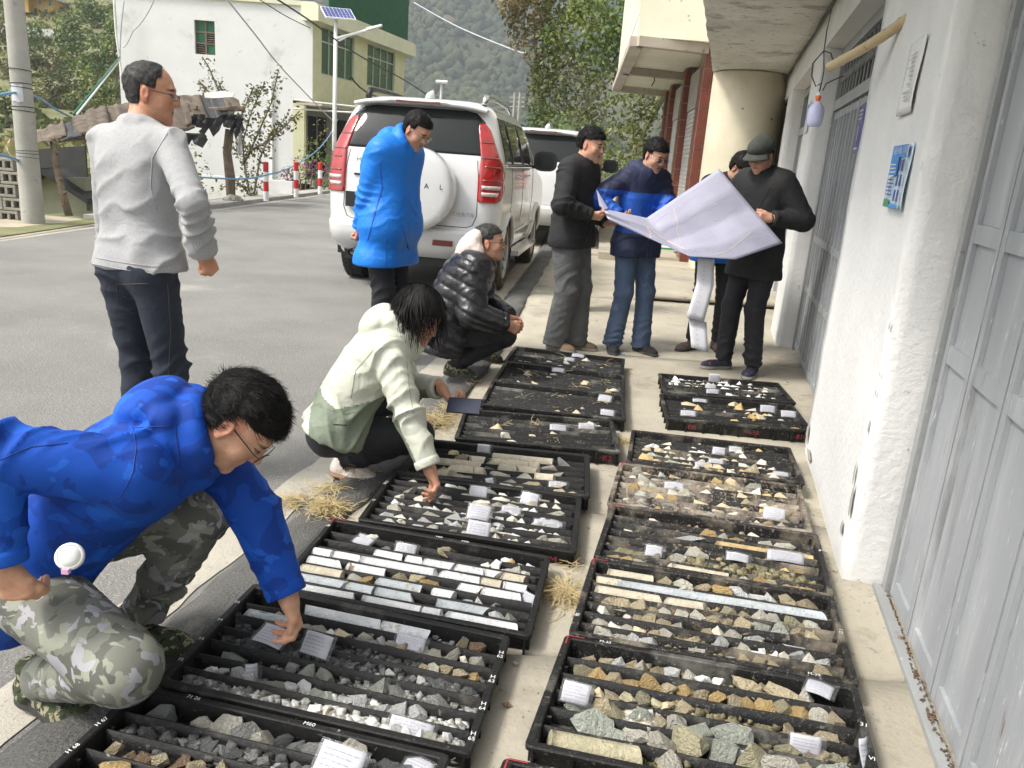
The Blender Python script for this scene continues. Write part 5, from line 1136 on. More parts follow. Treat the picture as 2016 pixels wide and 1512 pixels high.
# litter
for i, (u, v, lab) in enumerate(((1318,563,'small white scrap of paper on the pavement behind the map holders'),(873,624,'white crumpled scrap beside the kerb near the squatting man in black'),(998,640,'white scrap on the pavement beyond the hands of the squatting man'))):
    c = gp(u, v, .005); vs = [Vector((c.x+.05*math.cos(a)*(.7+.5*RNG.random()), c.y+.035*math.sin(a), .008+.02*RNG.random())) for a in np.linspace(0, 6.28, 8, endpoint=False)]; o = mesh_obj('paper_scrap', vs, [tuple(range(8))], 'paper', None, tuple(c)); sm = o.modifiers.new('s','SOLIDIFY'); sm.thickness = .002; tag(o, lab, 'litter')
c = gp(1215, 697, .004); m = MB(); m.box((c.x, c.y, .006), (.13,.05,.003), Matrix.Rotation(.3,3,'Z')); tag(m.build('card', 'hose_blue', origin=tuple(c)), 'small blue card lying by the shoes of the man in blue jeans', 'litter')
c = gp(1310, 492, .1); m = MB(); m.box((c.x, c.y, .14), (.5,.3,.05)); o = m.build('sack', 'paper', None, tuple(c)); bevel(o, .02, 3); tag(o, 'folded printed sack lying on the shop step behind the map', 'sack'); m = MB(); m.box((c.x, c.y-.152, .14), (.4,.004,.03)); m.build('print', 'poster_green', o)
# dead leaf and pebbles on the pavement
m = MB()
for i in range(160):
    c = gp(1000+700*RNG.random(), 700+780*RNG.random(), .004); r_ = .002+.005*RNG.random()**2; m.box((c.x, c.y, r_*.7), (r_*2.2, r_*1.6, r_*1.2), Matrix.Rotation(RNG.random()*3, 3, 'Z'))
o = m.build('pebbles', 'dirt'); o['kind'] = 'stuff'
c = gp(996, 1389, .005); vs = [Vector((c.x+.013*math.cos(a)*(1.2 if abs(math.cos(a)) > .8 else .6), c.y+.010*math.sin(a), .009+.006*math.sin(a*2))) for a in np.linspace(0, 6.28, 9, endpoint=False)]; o = mesh_obj('dead_leaf', vs, [tuple(range(9))], 'rust', None, tuple(c)); tag(o, 'curled brown dead leaf on the concrete gap between the tray rows', 'leaf')
# ---- valley haze
hz_m = bpy.data.materials.new('haze'); hz_m.use_nodes = True; t_ = hz_m.node_tree; t_.nodes.clear(); pvn = t_.nodes.new('ShaderNodeVolumePrincipled'); ov = t_.nodes.new('ShaderNodeOutputMaterial')
pvn.inputs['Color'].default_value = (0.80, 0.86, 0.92, 1); pvn.inputs['Density'].default_value = HAZE_D if 'HAZE_D' in globals() else 0.0008; pvn.inputs['Anisotropy'].default_value = 0.2; t_.links.new(pvn.outputs[0], ov.inputs['Volume']); MATS['haze'] = hz_m
o = MB().hexa([(-920,-80,-6),(920,-80,-6),(920,1520,-6),(-920,1520,-6),(-920,-80,560),(920,-80,560),(920,1520,560),(-920,1520,560)]).build('haze', 'haze'); o['kind'] = 'stuff'; o.display_type = 'WIRE'
# ================================================================== core trays and what lies in them
TW, TD, TH_ = 0.85, 0.52, 0.085
TRAYS = {  # centre x, y, heading, slope along, slope across, channels, material, short name
 'L1': (-0.546,1.437,-11.26,-0.0056,0.0017,7,'tray_black','bottom kerb-side tray'),
 'L2': (-0.407,1.955,-9.62,-0.035,0.0054,7,'tray_black','tray marked H 62'),
 'L3': (-0.265,2.471,-8.48,-0.030,0.0208,8,'tray_black','tray of white cores'),
 'L4': (-0.106,3.023,-6.12,-0.030,0.015,8,'tray_black',"tray under woman's hand"),
 'L5': (-0.029,3.508,-3.81,0.0016,0.002,7,'tray_black',"tray behind woman's hand"),
 'L6': (0.159,4.083,-1.51,0.0005,-0.0087,7,'tray_grey','red-numbered kerb-side tray'),
 'L7': (0.271,4.667,-5.63,-0.012,0.0037,7,'tray_grey','tray beside the phone'),
 'L8': (0.33,5.19,-6.9,-0.010,0,6,'tray_grey','second-last kerb-side tray'),
 'L9': (0.384,5.697,-8.06,-0.0077,-0.005,6,'tray_grey','last kerb-side tray'),
 'R2': (0.576,1.827,-13.92,0.042,0.0,6,'tray_grey','front wall-side tray'),
 'R3': (0.704,2.336,-12.5,0.024,-0.0045,7,'tray_dusty','second wall-side tray'),
 'R4': (0.822,2.84,-13.4,0.0216,-0.001,7,'tray_dusty','third wall-side tray'),
 'R5': (0.919,3.351,-12.64,0.0257,0.0079,7,'tray_brown','dusty brown tray'),
 'R6': (1.056,3.883,-9.8,0.0173,-0.0035,7,'tray_dusty','fifth wall-side tray'),
 'R7': (1.362,4.696,-4.38,0.0134,0.0054,6,'tray_grey','ribbed doorway tray'),
 'R8': (1.441,5.253,-4.47,0.0164,-0.0082,6,'tray_grey',"tray by capped man's shoes"),
}
_q = gp(995,1479,TH_); _t = R(-13); TRAYS['R1'] = (_q.x+math.cos(_t)*TW/2+math.sin(_t)*TD/2, _q.y+math.sin(_t)*TW/2-math.cos(_t)*TD/2, -13, 0.03, 0, 6, 'tray_dusty', 'bottom middle tray')
TLAB = {'L1':'black core tray cut by the bottom edge, dark broken rock, beside the camouflage boot','L2':'black core tray marked H 62 to H 65 along its rim, grey crumbled rock',
 'L3':'black core tray full of long white drill cores','L4':"black core tray with pale slivers under the woman's pointing hand",'L5':"black core tray of tan broken cores just behind the woman's hand",
 'L6':'dusty core tray, nearly empty, with a red painted number on its front','L7':'dusty core tray with few chips, its corner under the phone','L8':'nearly empty dusty core tray, second last of the kerb-side row',
 'L9':'dusty core tray nearest the man in grey jeans, last of the kerb-side row','R1':'core tray corner at the bottom edge with yellow soil','R2':'black core tray of olive grey stones, front of the wall-side row',
 'R3':'core tray with one long blue grey core and red painted stones beside the wall','R4':'core tray with brown soil and yellow cores at the foot of the white pier','R5':'core tray thickly coated in brown dust beside the white pier',
 'R6':'core tray with scattered yellow and white chips at the far base of the pier','R7':'ribbed core tray with red scrawls on its front, standing by the far door','R8':"core tray of white chips at the capped man's shoes"}
def ring(hx, hy, r, n=4):
    pts = []
    for cx, cy, a0 in ((hx-r, hy-r, 0), (-hx+r, hy-r, 90), (-hx+r, -hy+r, 180), (hx-r, -hy+r, 270)):
        for k in range(n): a = R(a0+90*k/(n-1)); pts.append((cx+r*math.cos(a), cy+r*math.sin(a)))
    return pts
class Tray: pass
TR = {}
for key, (x, y, th, sa, sb, nch, mat, short) in TRAYS.items():
    t = Tray(); TR[key] = t; a = R(th); t.key = key; t.n = nch; t.short = short; t.mat = mat
    t.c = Vector((x, y, TH_)); t.ux = Vector((math.cos(a), math.sin(a), sa)); t.uy = Vector((-math.sin(a), math.cos(a), sb))
    t.L = lambda lx, ly, lz, t=t: t.c+t.ux*lx+t.uy*ly+Vector((0, 0, lz))
    t.root = thing('core_tray', TLAB[key], 'core tray', (x, y, 0), 'plastic core trays laid out in two rows')
    m = MB(); loops = [(-.026,-.083),(-.014,-.016),(0,-.015),(0.0005,-.004),(-.003,0),(-.018,0),(-.022,-.003),(-.028,-.063)]
    vs = []; nr = 16
    for li, (o, z) in enumerate(loops):
        for i, (px, py) in enumerate(ring(TW/2+o, TD/2+o, max(.006, .016+o*.4))):
            w_ = 0.0025*vnoise(np.array([[px*9+x*7, py*9, li*.3]]))[0]
            vs.append(t.L(px+w_, py+w_, z+0.4*w_))
    fs = [tuple(f) for f in grid_faces(len(loops), nr, True)]+[tuple(range(7*nr, 8*nr))]
    m.add(vs, fs)
    def rib(mb, lx, ly, along):
        e = .006; d = .016
        if along: mb.hexa([t.L(lx-e/2, ly-d, -.080), t.L(lx+e/2, ly-d, -.080), t.L(lx+e/2, ly+d, -.080), t.L(lx-e/2, ly+d, -.080), t.L(lx-e/2, ly-d, -.016), t.L(lx+e/2, ly-d, -.016), t.L(lx+e/2, ly+d, -.016), t.L(lx-e/2, ly+d, -.016)])
        else: mb.hexa([t.L(lx-d, ly-e/2, -.080), t.L(lx+d, ly-e/2, -.080), t.L(lx+d, ly+e/2, -.080), t.L(lx-d, ly+e/2, -.080), t.L(lx-d, ly-e/2, -.016), t.L(lx+d, ly-e/2, -.016), t.L(lx+d, ly+e/2, -.016), t.L(lx-d, ly+e/2, -.016)])
    fr = m.build('frame', mat, t.root)
    for i in range(9):
        r_ = MB(); rib(r_, -TW/2+.02+i*(TW-.04)/8, -TD/2+.021, True); r_.build('rib', mat, fr)
    side = MB()
    for i in range(5):
        for sx in (-1, 1): rib(side, sx*(TW/2-.021), -TD/2+.03+i*(TD-.06)/4, False)
    side.build('side_ribs', mat, fr)['kind'] = 'stuff'
    t.cw = (TD-.05)/nch
    for k in range(1, nch):
        ly = -TD/2+.025+k*t.cw; nn = 18; vs = []; ph = RNG.random()*9
        for i in range(nn+1):
            lx = -TW/2+.026+(TW-.052)*i/nn; wv = 0.0035*vnoise(np.array([[lx*4, ph, k]]))[0]; top = -.013+0.002*vnoise(np.array([[lx*11, ph, k+3]]))[0]
            vs += [t.L(lx, ly+wv-.004, -.0635), t.L(lx, ly+wv-.0022, top), t.L(lx, ly+wv+.0022, top), t.L(lx, ly+wv+.004, -.0635)]
        mesh_obj('divider', vs, grid_faces(nn+1, 4), mat, t.root)

# ---- stones: faceted broken rock, shared between instances
def rock_mesh(seed, cuts=3):
    """angular broken stone: hull of a few random points, its faces split and roughened"""
    r = np.random.default_rng(seed); bm = bmesh.new(); n = int(r.integers(9, 14))
    p = r.normal(size=(n, 3)); p /= np.abs(p).max(axis=1, keepdims=True)**.75*np.linalg.norm(p, axis=1, keepdims=True)**.25; p *= (0.72+.33*r.random((n, 1)))
    p = np.concatenate([p, [[.95, .1, -.3], [-.95, -.1, -.2], [.1, .9, -.35], [-.1, -.9, -.3], [.05, 0, -.75]]])
    for q in p: bm.verts.new(q)
    res = bmesh.ops.convex_hull(bm, input=bm.verts); dead = list({g for g in list(res['geom_interior'])+list(res['geom_unused']) if isinstance(g, bmesh.types.BMVert)}); bmesh.ops.delete(bm, geom=dead, context='VERTS') if dead else None
    bmesh.ops.triangulate(bm, faces=bm.faces); bmesh.ops.subdivide_edges(bm, edges=bm.edges, cuts=cuts, use_grid_fill=True)
    P = np.array([v.co for v in bm.verts]); nz = 0.075*fbm(P*2.6+seed, 3, seed)+.02*fbm(P*9+seed, 2, seed+1)
    for v, k in zip(bm.verts, nz): v.co *= 1+float(k)
    bmesh.ops.recalc_face_normals(bm, faces=bm.faces)
    me = bpy.data.meshes.new('rock'); bm.to_mesh(me); bm.free(); me.materials.append(MATS['rock_grey']); return me
ROCKS = [rock_mesh(100+i) for i in range(20)]
WORDS = {'rock_pale':'pale buff','rock_grey':'mid grey','rock_dark':'dark grey','rock_white':'whitish','rock_ochre':'rusty ochre','rock_tan':'tan','rock_brown':'brown','rock_olive':'olive','rock_green':'greenish grey'}
CWORDS = {'core_white':'white','core_blue':'blue-grey','core_tan':'tan','core_ochre':'ochre','core_olive':'olive'}
ORD = ['first','second','third','fourth','fifth','sixth','seventh','eighth','ninth','tenth','eleventh','twelfth','thirteenth','fourteenth','fifteenth','sixteenth','seventeenth','eighteenth','nineteenth','twentieth']
ITEMS = []     # (tray, channel, lx, object, kind, word)
def put_rock(t, k, lx, L_, wd, ht, mat, yo=0.0, lift=0.0, name='rock', rotz=None):
    me = ROCKS[RNG.integers(len(ROCKS))]
    o = bpy.data.objects.new('rock', me); COL.objects.link(o)
    ly = -TD/2+.025+(k+.5)*t.cw+yo
    o.location = t.L(lx, ly, -.063+ht*.47+lift)
    o.rotation_euler = (RNG.normal()*.45, RNG.normal()*.4, math.atan2(t.ux.y, t.ux.x)+(RNG.normal()*.45 if rotz is None else rotz))
    o.scale = (L_/2, wd/2, ht/2)
    o.material_slots[0].link = 'OBJECT'; o.material_slots[0].material = MATS[mat]
    ITEMS.append((t, k, lx, o, 'rock', WORDS.get(mat, 'grey'), L_*wd))
    return o
def put_core(t, k, lx, L_, dia, mat, e0=0.3, e1=0.3, yo=0.0, lift=0.0, tilt=0.0):
    n, q = 20, 9; vs = []; ph = RNG.random(4)*6.28; r = dia/2
    ly = -TD/2+.025+(k+.5)*t.cw+yo
    for i in range(q+1):
        for j in range(n):
            a = 2*math.pi*j/n; cy, cz = math.cos(a)*r, math.sin(a)*r; f = i/q
            x0 = -L_/2+e0*(cy*math.cos(ph[0])+cz*math.sin(ph[0])); x1 = L_/2+e1*(cy*math.cos(ph[1])+cz*math.sin(ph[1]))
            g = 1+0.012*vnoise(np.array([[f*L_*30+ph[2], math.cos(a)*2, math.sin(a)*2]]))[0]
            vs.append((x0+(x1-x0)*f, cy*g, cz*g))
    for e in (0, 1):
        i = 0 if e == 0 else q; ctr = len(vs); c = np.mean(vs[i*n:(i+1)*n], axis=0); vs.append(tuple(c+np.array((0.004*RNG.normal(), 0, 0))))
    fs = [tuple(f[::-1]) for f in grid_faces(q+1, n, True)]
    nf = len(fs)
    for j in range(n): fs.append((j, (j+1) % n, (q+1)*n)); fs.append((q*n+(j+1) % n, q*n+j, (q+1)*n+1))
    me = bpy.data.meshes.new('drill_core'); me.from_pydata(vs, [], fs); me.materials.append(MATS[mat]); me.polygons.foreach_set('use_smooth', [i < nf for i in range(len(fs))]); me.update()
    o = bpy.data.objects.new('drill_core', me); COL.objects.link(o); o.location = t.L(lx, ly, -.063+r+lift)
    o.rotation_euler = (RNG.random()*.6, -math.atan(t.ux.z)+tilt, math.atan2(t.ux.y, t.ux.x)+RNG.normal()*.015)
    ITEMS.append((t, k, lx, o, 'core', CWORDS.get(mat, 'pale'), L_*dia))
    return o
CH_V, CH_F, CH_C = [], [], []
_cube = np.array([(-1,-1,-1),(1,-1,-1),(1,1,-1),(-1,1,-1),(-1,-1,1),(1,-1,1),(1,1,1),(-1,1,1)], float)
_cf = np.array([(3,2,1,0),(4,5,6,7),(0,1,5,4),(1,2,6,5),(2,3,7,6),(3,0,4,7)])
COLS = {'pale':(0.60,0.57,0.49),'grey':(0.34,0.345,0.33),'dark':(0.13,0.135,0.135),'white':(0.74,0.75,0.73),'ochre':(0.42,0.28,0.10),'tan':(0.40,0.325,0.21),'brown':(0.20,0.13,0.07),'olive':(0.28,0.25,0.15),'yellow':(0.52,0.40,0.15)}
def chips(t, k, x0, x1, n, col, size=0.006, heap=0.02):
    n = int(n*1.5); lx = RNG.uniform(x0, x1, n); ly = -TD/2+.025+(k+.5)*t.cw+RNG.uniform(-.44, .44, n)*t.cw
    s = size*(0.5+1.1*RNG.random(n)); hz = -.063+RNG.random(n)*heap*(1-0.5*np.abs((lx-(x0+x1)/2)/((x1-x0)/2+1e-6)))
    c = np.array([t.L(a, b, h+q*.7) for a, b, h, q in zip(lx, ly, hz, s)])
    V = _cube[None]*s[:, None, None]*(0.7+0.6*RNG.random((n, 8, 3)))
    ang = RNG.random(n)*6.28; ca, sa = np.cos(ang), np.sin(ang); tl = RNG.normal(size=n)*.6; ct, st = np.cos(tl), np.sin(tl)
    X = V[..., 0]*ca[:, None]-V[..., 1]*sa[:, None]; Y = V[..., 0]*sa[:, None]+V[..., 1]*ca[:, None]; Z = V[..., 2]*.8
    Y2 = Y*ct[:, None]-Z*st[:, None]; Z2 = Y*st[:, None]+Z*ct[:, None]
    base = sum(len(q) for q in CH_V)
    CH_V.append((np.stack([X, Y2, Z2], -1)+c[:, None]).reshape(-1, 3)); CH_F.append((_cf[None]+np.arange(n)[:, None, None]*8).reshape(-1, 4)+base)
    cl = np.array(COLS[col] if isinstance(col, str) else col)*(0.75+0.5*RNG.random((n, 1))); CH_C.append(np.repeat(cl, 8, axis=0))
FN = {}
def fines(t, k, x0, x1, col, h=0.02):
    """a heap of soil lying along a channel"""
    nx, ny = max(8, int((x1-x0)/.008)), 8; X = np.linspace(x0, x1, nx); Yv = np.linspace(-.47, .47, ny)*t.cw
    vs = []
    for a in X:
        e = min(1, (a-x0)/.04, (x1-a)/.04)
        for b in Yv:
            q = np.array([[a*22, b*30, k+t.c.x*5], [a*75, b*80, k+2]]); nz = vnoise(q)
            vs.append(t.L(a, -TD/2+.025+(k+.5)*t.cw+b, -.0635+max(0.0, h*e*(0.75+0.5*nz[0])+.006*nz[1]*e)))
    d = FN.setdefault(col, [[], []]); base = len(d[0]); d[0] += vs; d[1].append(grid_faces(nx, ny)+base)
def row(t, k, mats, size=(.03,.06), fill=0.8, x0=-.39, x1=.39, hmax=None, yj=.12, aspect=(0.6,1.0)):
    x = x0+RNG.random()*.03
    while x < x1-.01:
        L_ = RNG.uniform(*size)
        if x+L_ > x1: break
        if RNG.random() < fill*1.12+.05:
            wd = min(t.cw*.93, L_*RNG.uniform(*aspect)*1.1); ht = min(.085, L_*RNG.uniform(.55, .95)) if hmax is None else min(hmax, L_*RNG.uniform(.6, 1.0))
            put_rock(t, k, x+L_/2, L_*1.22, wd*1.2, ht*1.2, mats[RNG.integers(len(mats))], yo=RNG.normal()*yj*t.cw*.5, lift=max(0, .052-ht*1.1)*RNG.uniform(.45, 1.0))
        x += L_*RNG.uniform(.72, .98)
def cores(t, k, specs, dia):
    for (a, b, mat) in specs: put_core(t, k, (a+b)/2, b-a-.003, dia, mat, RNG.uniform(-.7, .7), RNG.uniform(-.7, .7))

BED = {'L1':('dark',.010,60),'L2':('grey',.012,60),'L4':('pale',.006,70),'L5':('tan',.016,60),'R2':('olive',.012,70),'R3':('tan',.014,90),'R4':('tan',.012,80),'R6':('tan',.008,60),'R7':('tan',.007,30),'R8':('pale',.008,40)}
for k_, (col_, h_, n_) in BED.items():
    t = TR[k_]
    for k in range(t.n):
        if RNG.random() < .85: a_ = RNG.uniform(-.39, -.2); b_ = RNG.uniform(.2, .39); fines(t, k, a_, b_, col_, h_*(.6+.8*RNG.random())); chips(t, k, a_, b_, n_, col_, .0055, h_+.012)
# ---- L1: dark and rusty broken rock (channels counted from the front edge; front ones lie outside the picture)
t = TR['L1']
row(t, 6, ['rock_grey','rock_dark','rock_grey','rock_pale'], (.045,.075), .72, -.37, .36, .07)
row(t, 5, ['rock_dark','rock_grey','rock_grey'], (.028,.05), .9, -.36, .36); chips(t, 5, -.38, .05, 130, 'dark', .008, .03)
row(t, 4, ['rock_brown','rock_grey','rock_tan','rock_pale'], (.04,.06), .85, -.38, .36, .06); chips(t, 4, -.1, .38, 90, 'brown', .007)
row(t, 3, ['rock_brown','rock_ochre','rock_grey'], (.04,.065), .85, -.36, .2, .06)
row(t, 2, ['rock_brown','rock_tan'], (.04,.06), .8, -.36, .3, .06)
# ---- L2
t = TR['L2']
row(t, 0, ['rock_white','rock_white','rock_pale'], (.024,.045), .8, -.05, .39); chips(t, 0, -.36, .39, 420, 'white', .0075, .026); fines(t, 0, -.40, .39, 'grey', .018); chips(t, 0, -.39, -.1, 120, 'grey', .008, .025)
row(t, 1, ['rock_green','rock_white','rock_white'], (.03,.06), .78, -.37, .30); chips(t, 1, -.1, .39, 230, 'white', .006, .024); fines(t, 1, -.39, .39, 'grey', .014)
row(t, 2, ['rock_green','rock_grey','rock_green'], (.045,.075), .62, -.37, .34, .06); chips(t, 2, 0, .39, 170, 'grey', .006, .022); fines(t, 2, -.1, .39, 'dark', .018)
fines(t, 3, -.40, .40, 'dark', .03); chips(t, 3, -.40, .40, 420, 'dark', .0065, .03); row(t, 3, ['rock_grey','rock_dark'], (.018,.03), .35, -.1, .3)
fines(t, 4, -.40, .35, 'dark', .022); chips(t, 4, -.40, .40, 260, 'dark', .006, .026); row(t, 4, ['rock_ochre','rock_tan','rock_pale'], (.035,.05), .9, .16, .40)
row(t, 5, ['rock_tan','rock_pale','rock_grey','rock_pale'], (.03,.055), .75, -.38, .38)
cores(t, 6, [(-.22,.02,'core_white'),(.02,.17,'core_white')], .058); row(t, 6, ['rock_olive','rock_brown'], (.045,.06), 1, .26, .39, .055); put_core(t, 5, -.33, .12, .05, 'core_blue', .6, .9, lift=.0)
# ---- L3: white cores
t = TR['L3']; D3 = .057
cores(t, 0, [(-.39,-.16,'core_white'),(-.14,.06,'core_white'),(.06,.13,'core_white'),(.13,.37,'core_white')], D3)
cores(t, 1, [(-.40,-.21,'core_blue'),(-.21,-.12,'core_blue'),(-.11,.02,'core_blue'),(.09,.26,'core_blue')], D3); row(t, 1, ['rock_green','rock_white'], (.05,.07), 1, .27, .40, .05)
cores(t, 2, [(-.40,-.25,'core_tan'),(-.12,.02,'core_blue'),(.07,.14,'core_white')], D3); row(t, 2, ['rock_ochre','rock_pale'], (.06,.08), 1, -.25, -.12, .045); row(t, 2, ['rock_white','rock_grey'], (.05,.06), 1, .15, .34, .05)
cores(t, 3, [(-.40,-.28,'core_white'),(-.26,-.12,'core_white')], D3); row(t, 3, ['rock_ochre','rock_green','rock_white','rock_tan'], (.05,.07), 1, -.11, .12, .05); cores(t, 3, [(.13,.22,'core_white'),(.22,.36,'core_white')], D3)
cores(t, 4, [(-.40,-.33,'core_white'),(-.33,-.24,'core_white'),(-.24,.05,'core_white'),(.05,.21,'core_white'),(.21,.28,'core_tan'),(.28,.37,'core_white')], D3)
cores(t, 5, [(-.20,-.10,'core_white'),(-.09,-.02,'core_white'),(-.02,.09,'core_white'),(.09,.20,'core_white'),(.20,.26,'core_white'),(.26,.36,'core_tan')], D3)
cores(t, 6, [(-.02,.13,'core_white')], .03); row(t, 6, ['rock_white','rock_pale'], (.03,.05), .8, .14, .39); row(t, 6, ['rock_grey'], (.04,.06), .5, -.25, -.05)
row(t, 7, ['rock_pale','rock_tan'], (.045,.06), .4, -.38, -.2); row(t, 7, ['rock_tan','rock_white','rock_white'], (.06,.10), 1, -.03, .13, .05); row(t, 7, ['rock_white','rock_ochre'], (.03,.05), .9, .24, .40)
# ---- L4: slivers
t = TR['L4']
for k in range(8):
    row(t, k, ['rock_pale','rock_white','rock_white','rock_pale'], (.035,.085), .72, -.38 if k < 5 else -.2, .39, .048, aspect=(.4,.8))
for k in (5, 6, 7): row(t, k, ['rock_pale'], (.05,.09), .3, -.38, -.2, .03, aspect=(.3,.5))
# ---- L5: tan broken cores
t = TR['L5']
for k, fl in ((1,.5),(2,.75),(3,1),(4,1),(5,.9)):
    x = -.38
    while x < .36:
        L_ = RNG.uniform(.05, .15)
        if x+L_ > .39: break
        if RNG.random() < fl:
            if RNG.random() < .42: put_core(t, k, x+L_/2, L_, .060, 'core_tan', RNG.uniform(-1, 1), RNG.uniform(-1, 1), lift=.008)
            else: put_rock(t, k, x+L_/2, L_*1.05, .072, RNG.uniform(.05,.07), ['rock_pale','rock_tan','rock_pale','rock_grey'][RNG.integers(4)])
        x += L_
row(t, 0, ['rock_pale','rock_tan'], (.04,.08), .45, -.1, .39, .05)
# ---- L6..L9, R8: few chips
for key, mats, dens in (('L6',['rock_pale','rock_tan'],.05),('L7',['rock_pale','rock_tan'],.05),('L8',['rock_pale','rock_ochre','rock_tan'],.08),('L9',['rock_white','rock_pale'],.10)):
    t = TR[key]
    for k in range(t.n): row(t, k, mats, (.035,.08), dens, -.36, .39, .062, aspect=(.4,.8)); chips(t, k, -.38, .39, 9, 'tan', .004, .008)
t = TR['R8']
for k in range(6): row(t, k, ['rock_white','rock_pale','rock_white'], (.03,.06), .55 if k >= 3 else .3, -.38 if k > 2 else -.1, .38, .066)
# ---- R2: olive grey stones
t = TR['R2']
put_core(t, 0, -.26, .23, .066, 'core_olive', .35, .35); row(t, 0, ['rock_tan','rock_pale'], (.06,.08), 1, -.12, .0, .075); row(t, 0, ['rock_tan','rock_olive','rock_green'], (.055,.085), .85, .08, .39, .075)
row(t, 1, ['rock_green','rock_olive','rock_pale','rock_green'], (.06,.10), 1, -.33, .39, .08)
row(t, 2, ['rock_olive','rock_tan','rock_green','rock_pale'], (.055,.08), .9, -.38, .06, .075); row(t, 2, ['rock_green'], (.08,.10), 1, .0, .16, .08); chips(t, 2, -.2, -.1, 120, 'pale', .008, .04); row(t, 2, ['rock_tan','rock_olive'], (.04,.06), .8, .18, .39, .05)
row(t, 3, ['rock_olive','rock_tan'], (.035,.06), .9, -.38, -.02, .065); chips(t, 3, -.2, .1, 90, 'olive', .007); row(t, 3, ['rock_olive','rock_tan'], (.045,.07), .6, .0, .39, .05); fines(t, 3, .2, .39, 'tan', .012)
row(t, 4, ['rock_tan','rock_ochre','rock_olive','rock_pale'], (.04,.06), .85, -.38, .39, .06)
row(t, 5, ['rock_pale','rock_tan','rock_white'], (.035,.055), .95, -.38, .06, .055); row(t, 5, ['rock_pale','rock_tan'], (.05,.12), .95, .06, .40, .05)
# ---- R3
t = TR['R3']
row(t, 0, ['rock_white','rock_pale'], (.05,.07), .6, -.38, -.1, .05); row(t, 0, ['rock_pale','rock_tan'], (.04,.07), .6, -.1, .38, .05)
row(t, 1, ['rock_tan','rock_pale'], (.04,.055), .8, -.38, .0, .055); row(t, 1, ['rock_white','rock_pale'], (.03,.05), .7, .0, .38)
row(t, 2, ['rock_tan','rock_pale'], (.035,.06), .55, -.38, .2, .05); put_rock(t, 2, .30, .16, .05, .035, 'rock_white', rotz=.1); put_rock(t, 2, .14, .08, .05, .05, 'rock_white')
fines(t, 3, -.15, .12, 'brown', .035); chips(t, 3, -.2, .12, 160, 'brown', .006, .035); row(t, 3, ['rock_pale','rock_tan','rock_green'], (.05,.07), .85, -.38, .38, .06)
cores(t, 4, [(-.38,-.15,'core_tan'),(-.15,.0,'core_tan')], .056); row(t, 4, ['rock_pale','rock_olive'], (.05,.08), .7, .02, .38, .05)
cores(t, 5, [(-.39,-.30,'core_tan'),(-.30,.38,'core_blue')], .056)
cores(t, 6, [(-.36,-.20,'core_tan')], .056); row(t, 6, ['rock_ochre','rock_pale','rock_white','rock_tan'], (.06,.09), .95, -.19, .39, .06)
# ---- R4
t = TR['R4']
row(t, 0, ['rock_ochre','rock_pale'], (.05,.08), .9, -.39, -.2, .045); cores(t, 0, [(-.15,.07,'core_tan')], .054); row(t, 0, ['rock_ochre','rock_pale','rock_tan'], (.045,.07), .95, .08, .39, .055)
fines(t, 1, -.38, .39, 'olive', .04); chips(t, 1, -.1, .39, 200, 'olive', .009, .045); row(t, 1, ['rock_olive','rock_pale'], (.04,.07), .4, -.3, .39, .06)
fines(t, 2, -.38, -.1, 'brown', .03); row(t, 2, ['rock_pale'], (.06,.09), .5, -.1, .1, .055); fines(t, 2, 0, .35, 'olive', .03); row(t, 2, ['rock_pale','rock_ochre'], (.05,.06), .9, .24, .38, .05)
fines(t, 3, -.38, .3, 'tan', .022); chips(t, 3, -.38, .3, 140, 'tan', .005, .02)
cores(t, 4, [(.02,.22,'core_ochre'),(.22,.39,'core_ochre')], .05); put_rock(t, 4, -.14, .27, .05, .04, 'rock_white', rotz=.02); put_rock(t, 4, -.32, .06, .04, .04, 'rock_pale')
row(t, 5, ['rock_ochre','rock_pale'], (.05,.09), .4, -.1, .38, .05); row(t, 6, ['rock_pale'], (.04,.05), .12, -.3, .3)
# ---- R5 dusty brown
t = TR['R5']
for k in range(7):
    fines(t, k, -.39, .39, 'tan', .012+.01*RNG.random()); chips(t, k, -.38, .38, 60, 'tan', .006, .02)
    row(t, k, ['rock_pale','rock_tan','rock_ochre','rock_green' if k > 3 else 'rock_pale'], (.04,.08), .45 if k < 5 else .8, -.38, .38, .06)
# ---- R6
t = TR['R6']
for k, mats, fl in ((0,['rock_ochre','rock_pale'],.75),(1,['rock_pale','rock_ochre','rock_tan'],.9),(2,['rock_green','rock_pale'],.6),(3,['rock_pale','rock_tan'],.45),(4,['rock_pale','rock_white'],.3),(5,['rock_pale'],.2),(6,['rock_ochre','rock_pale'],.15)):
    row(t, k, mats, (.035,.07), fl, -.38, .38, .065)
    if k in (3, 4): chips(t, k, -.1, .1, 60, 'pale', .008, .03)
# ---- R7, R1
t = TR['R7']
for k, fl in ((0,.2),(1,.12),(2,.15),(3,.2),(4,.3),(5,.1)): row(t, k, ['rock_tan','rock_pale','rock_ochre'], (.04,.08), fl, -.36, .39, .066)
t = TR['R1']
for k in (3, 4, 5): fines(t, k, -.38, .38, 'yellow', .04); chips(t, k, -.38, .38, 90, 'yellow', .007, .045)

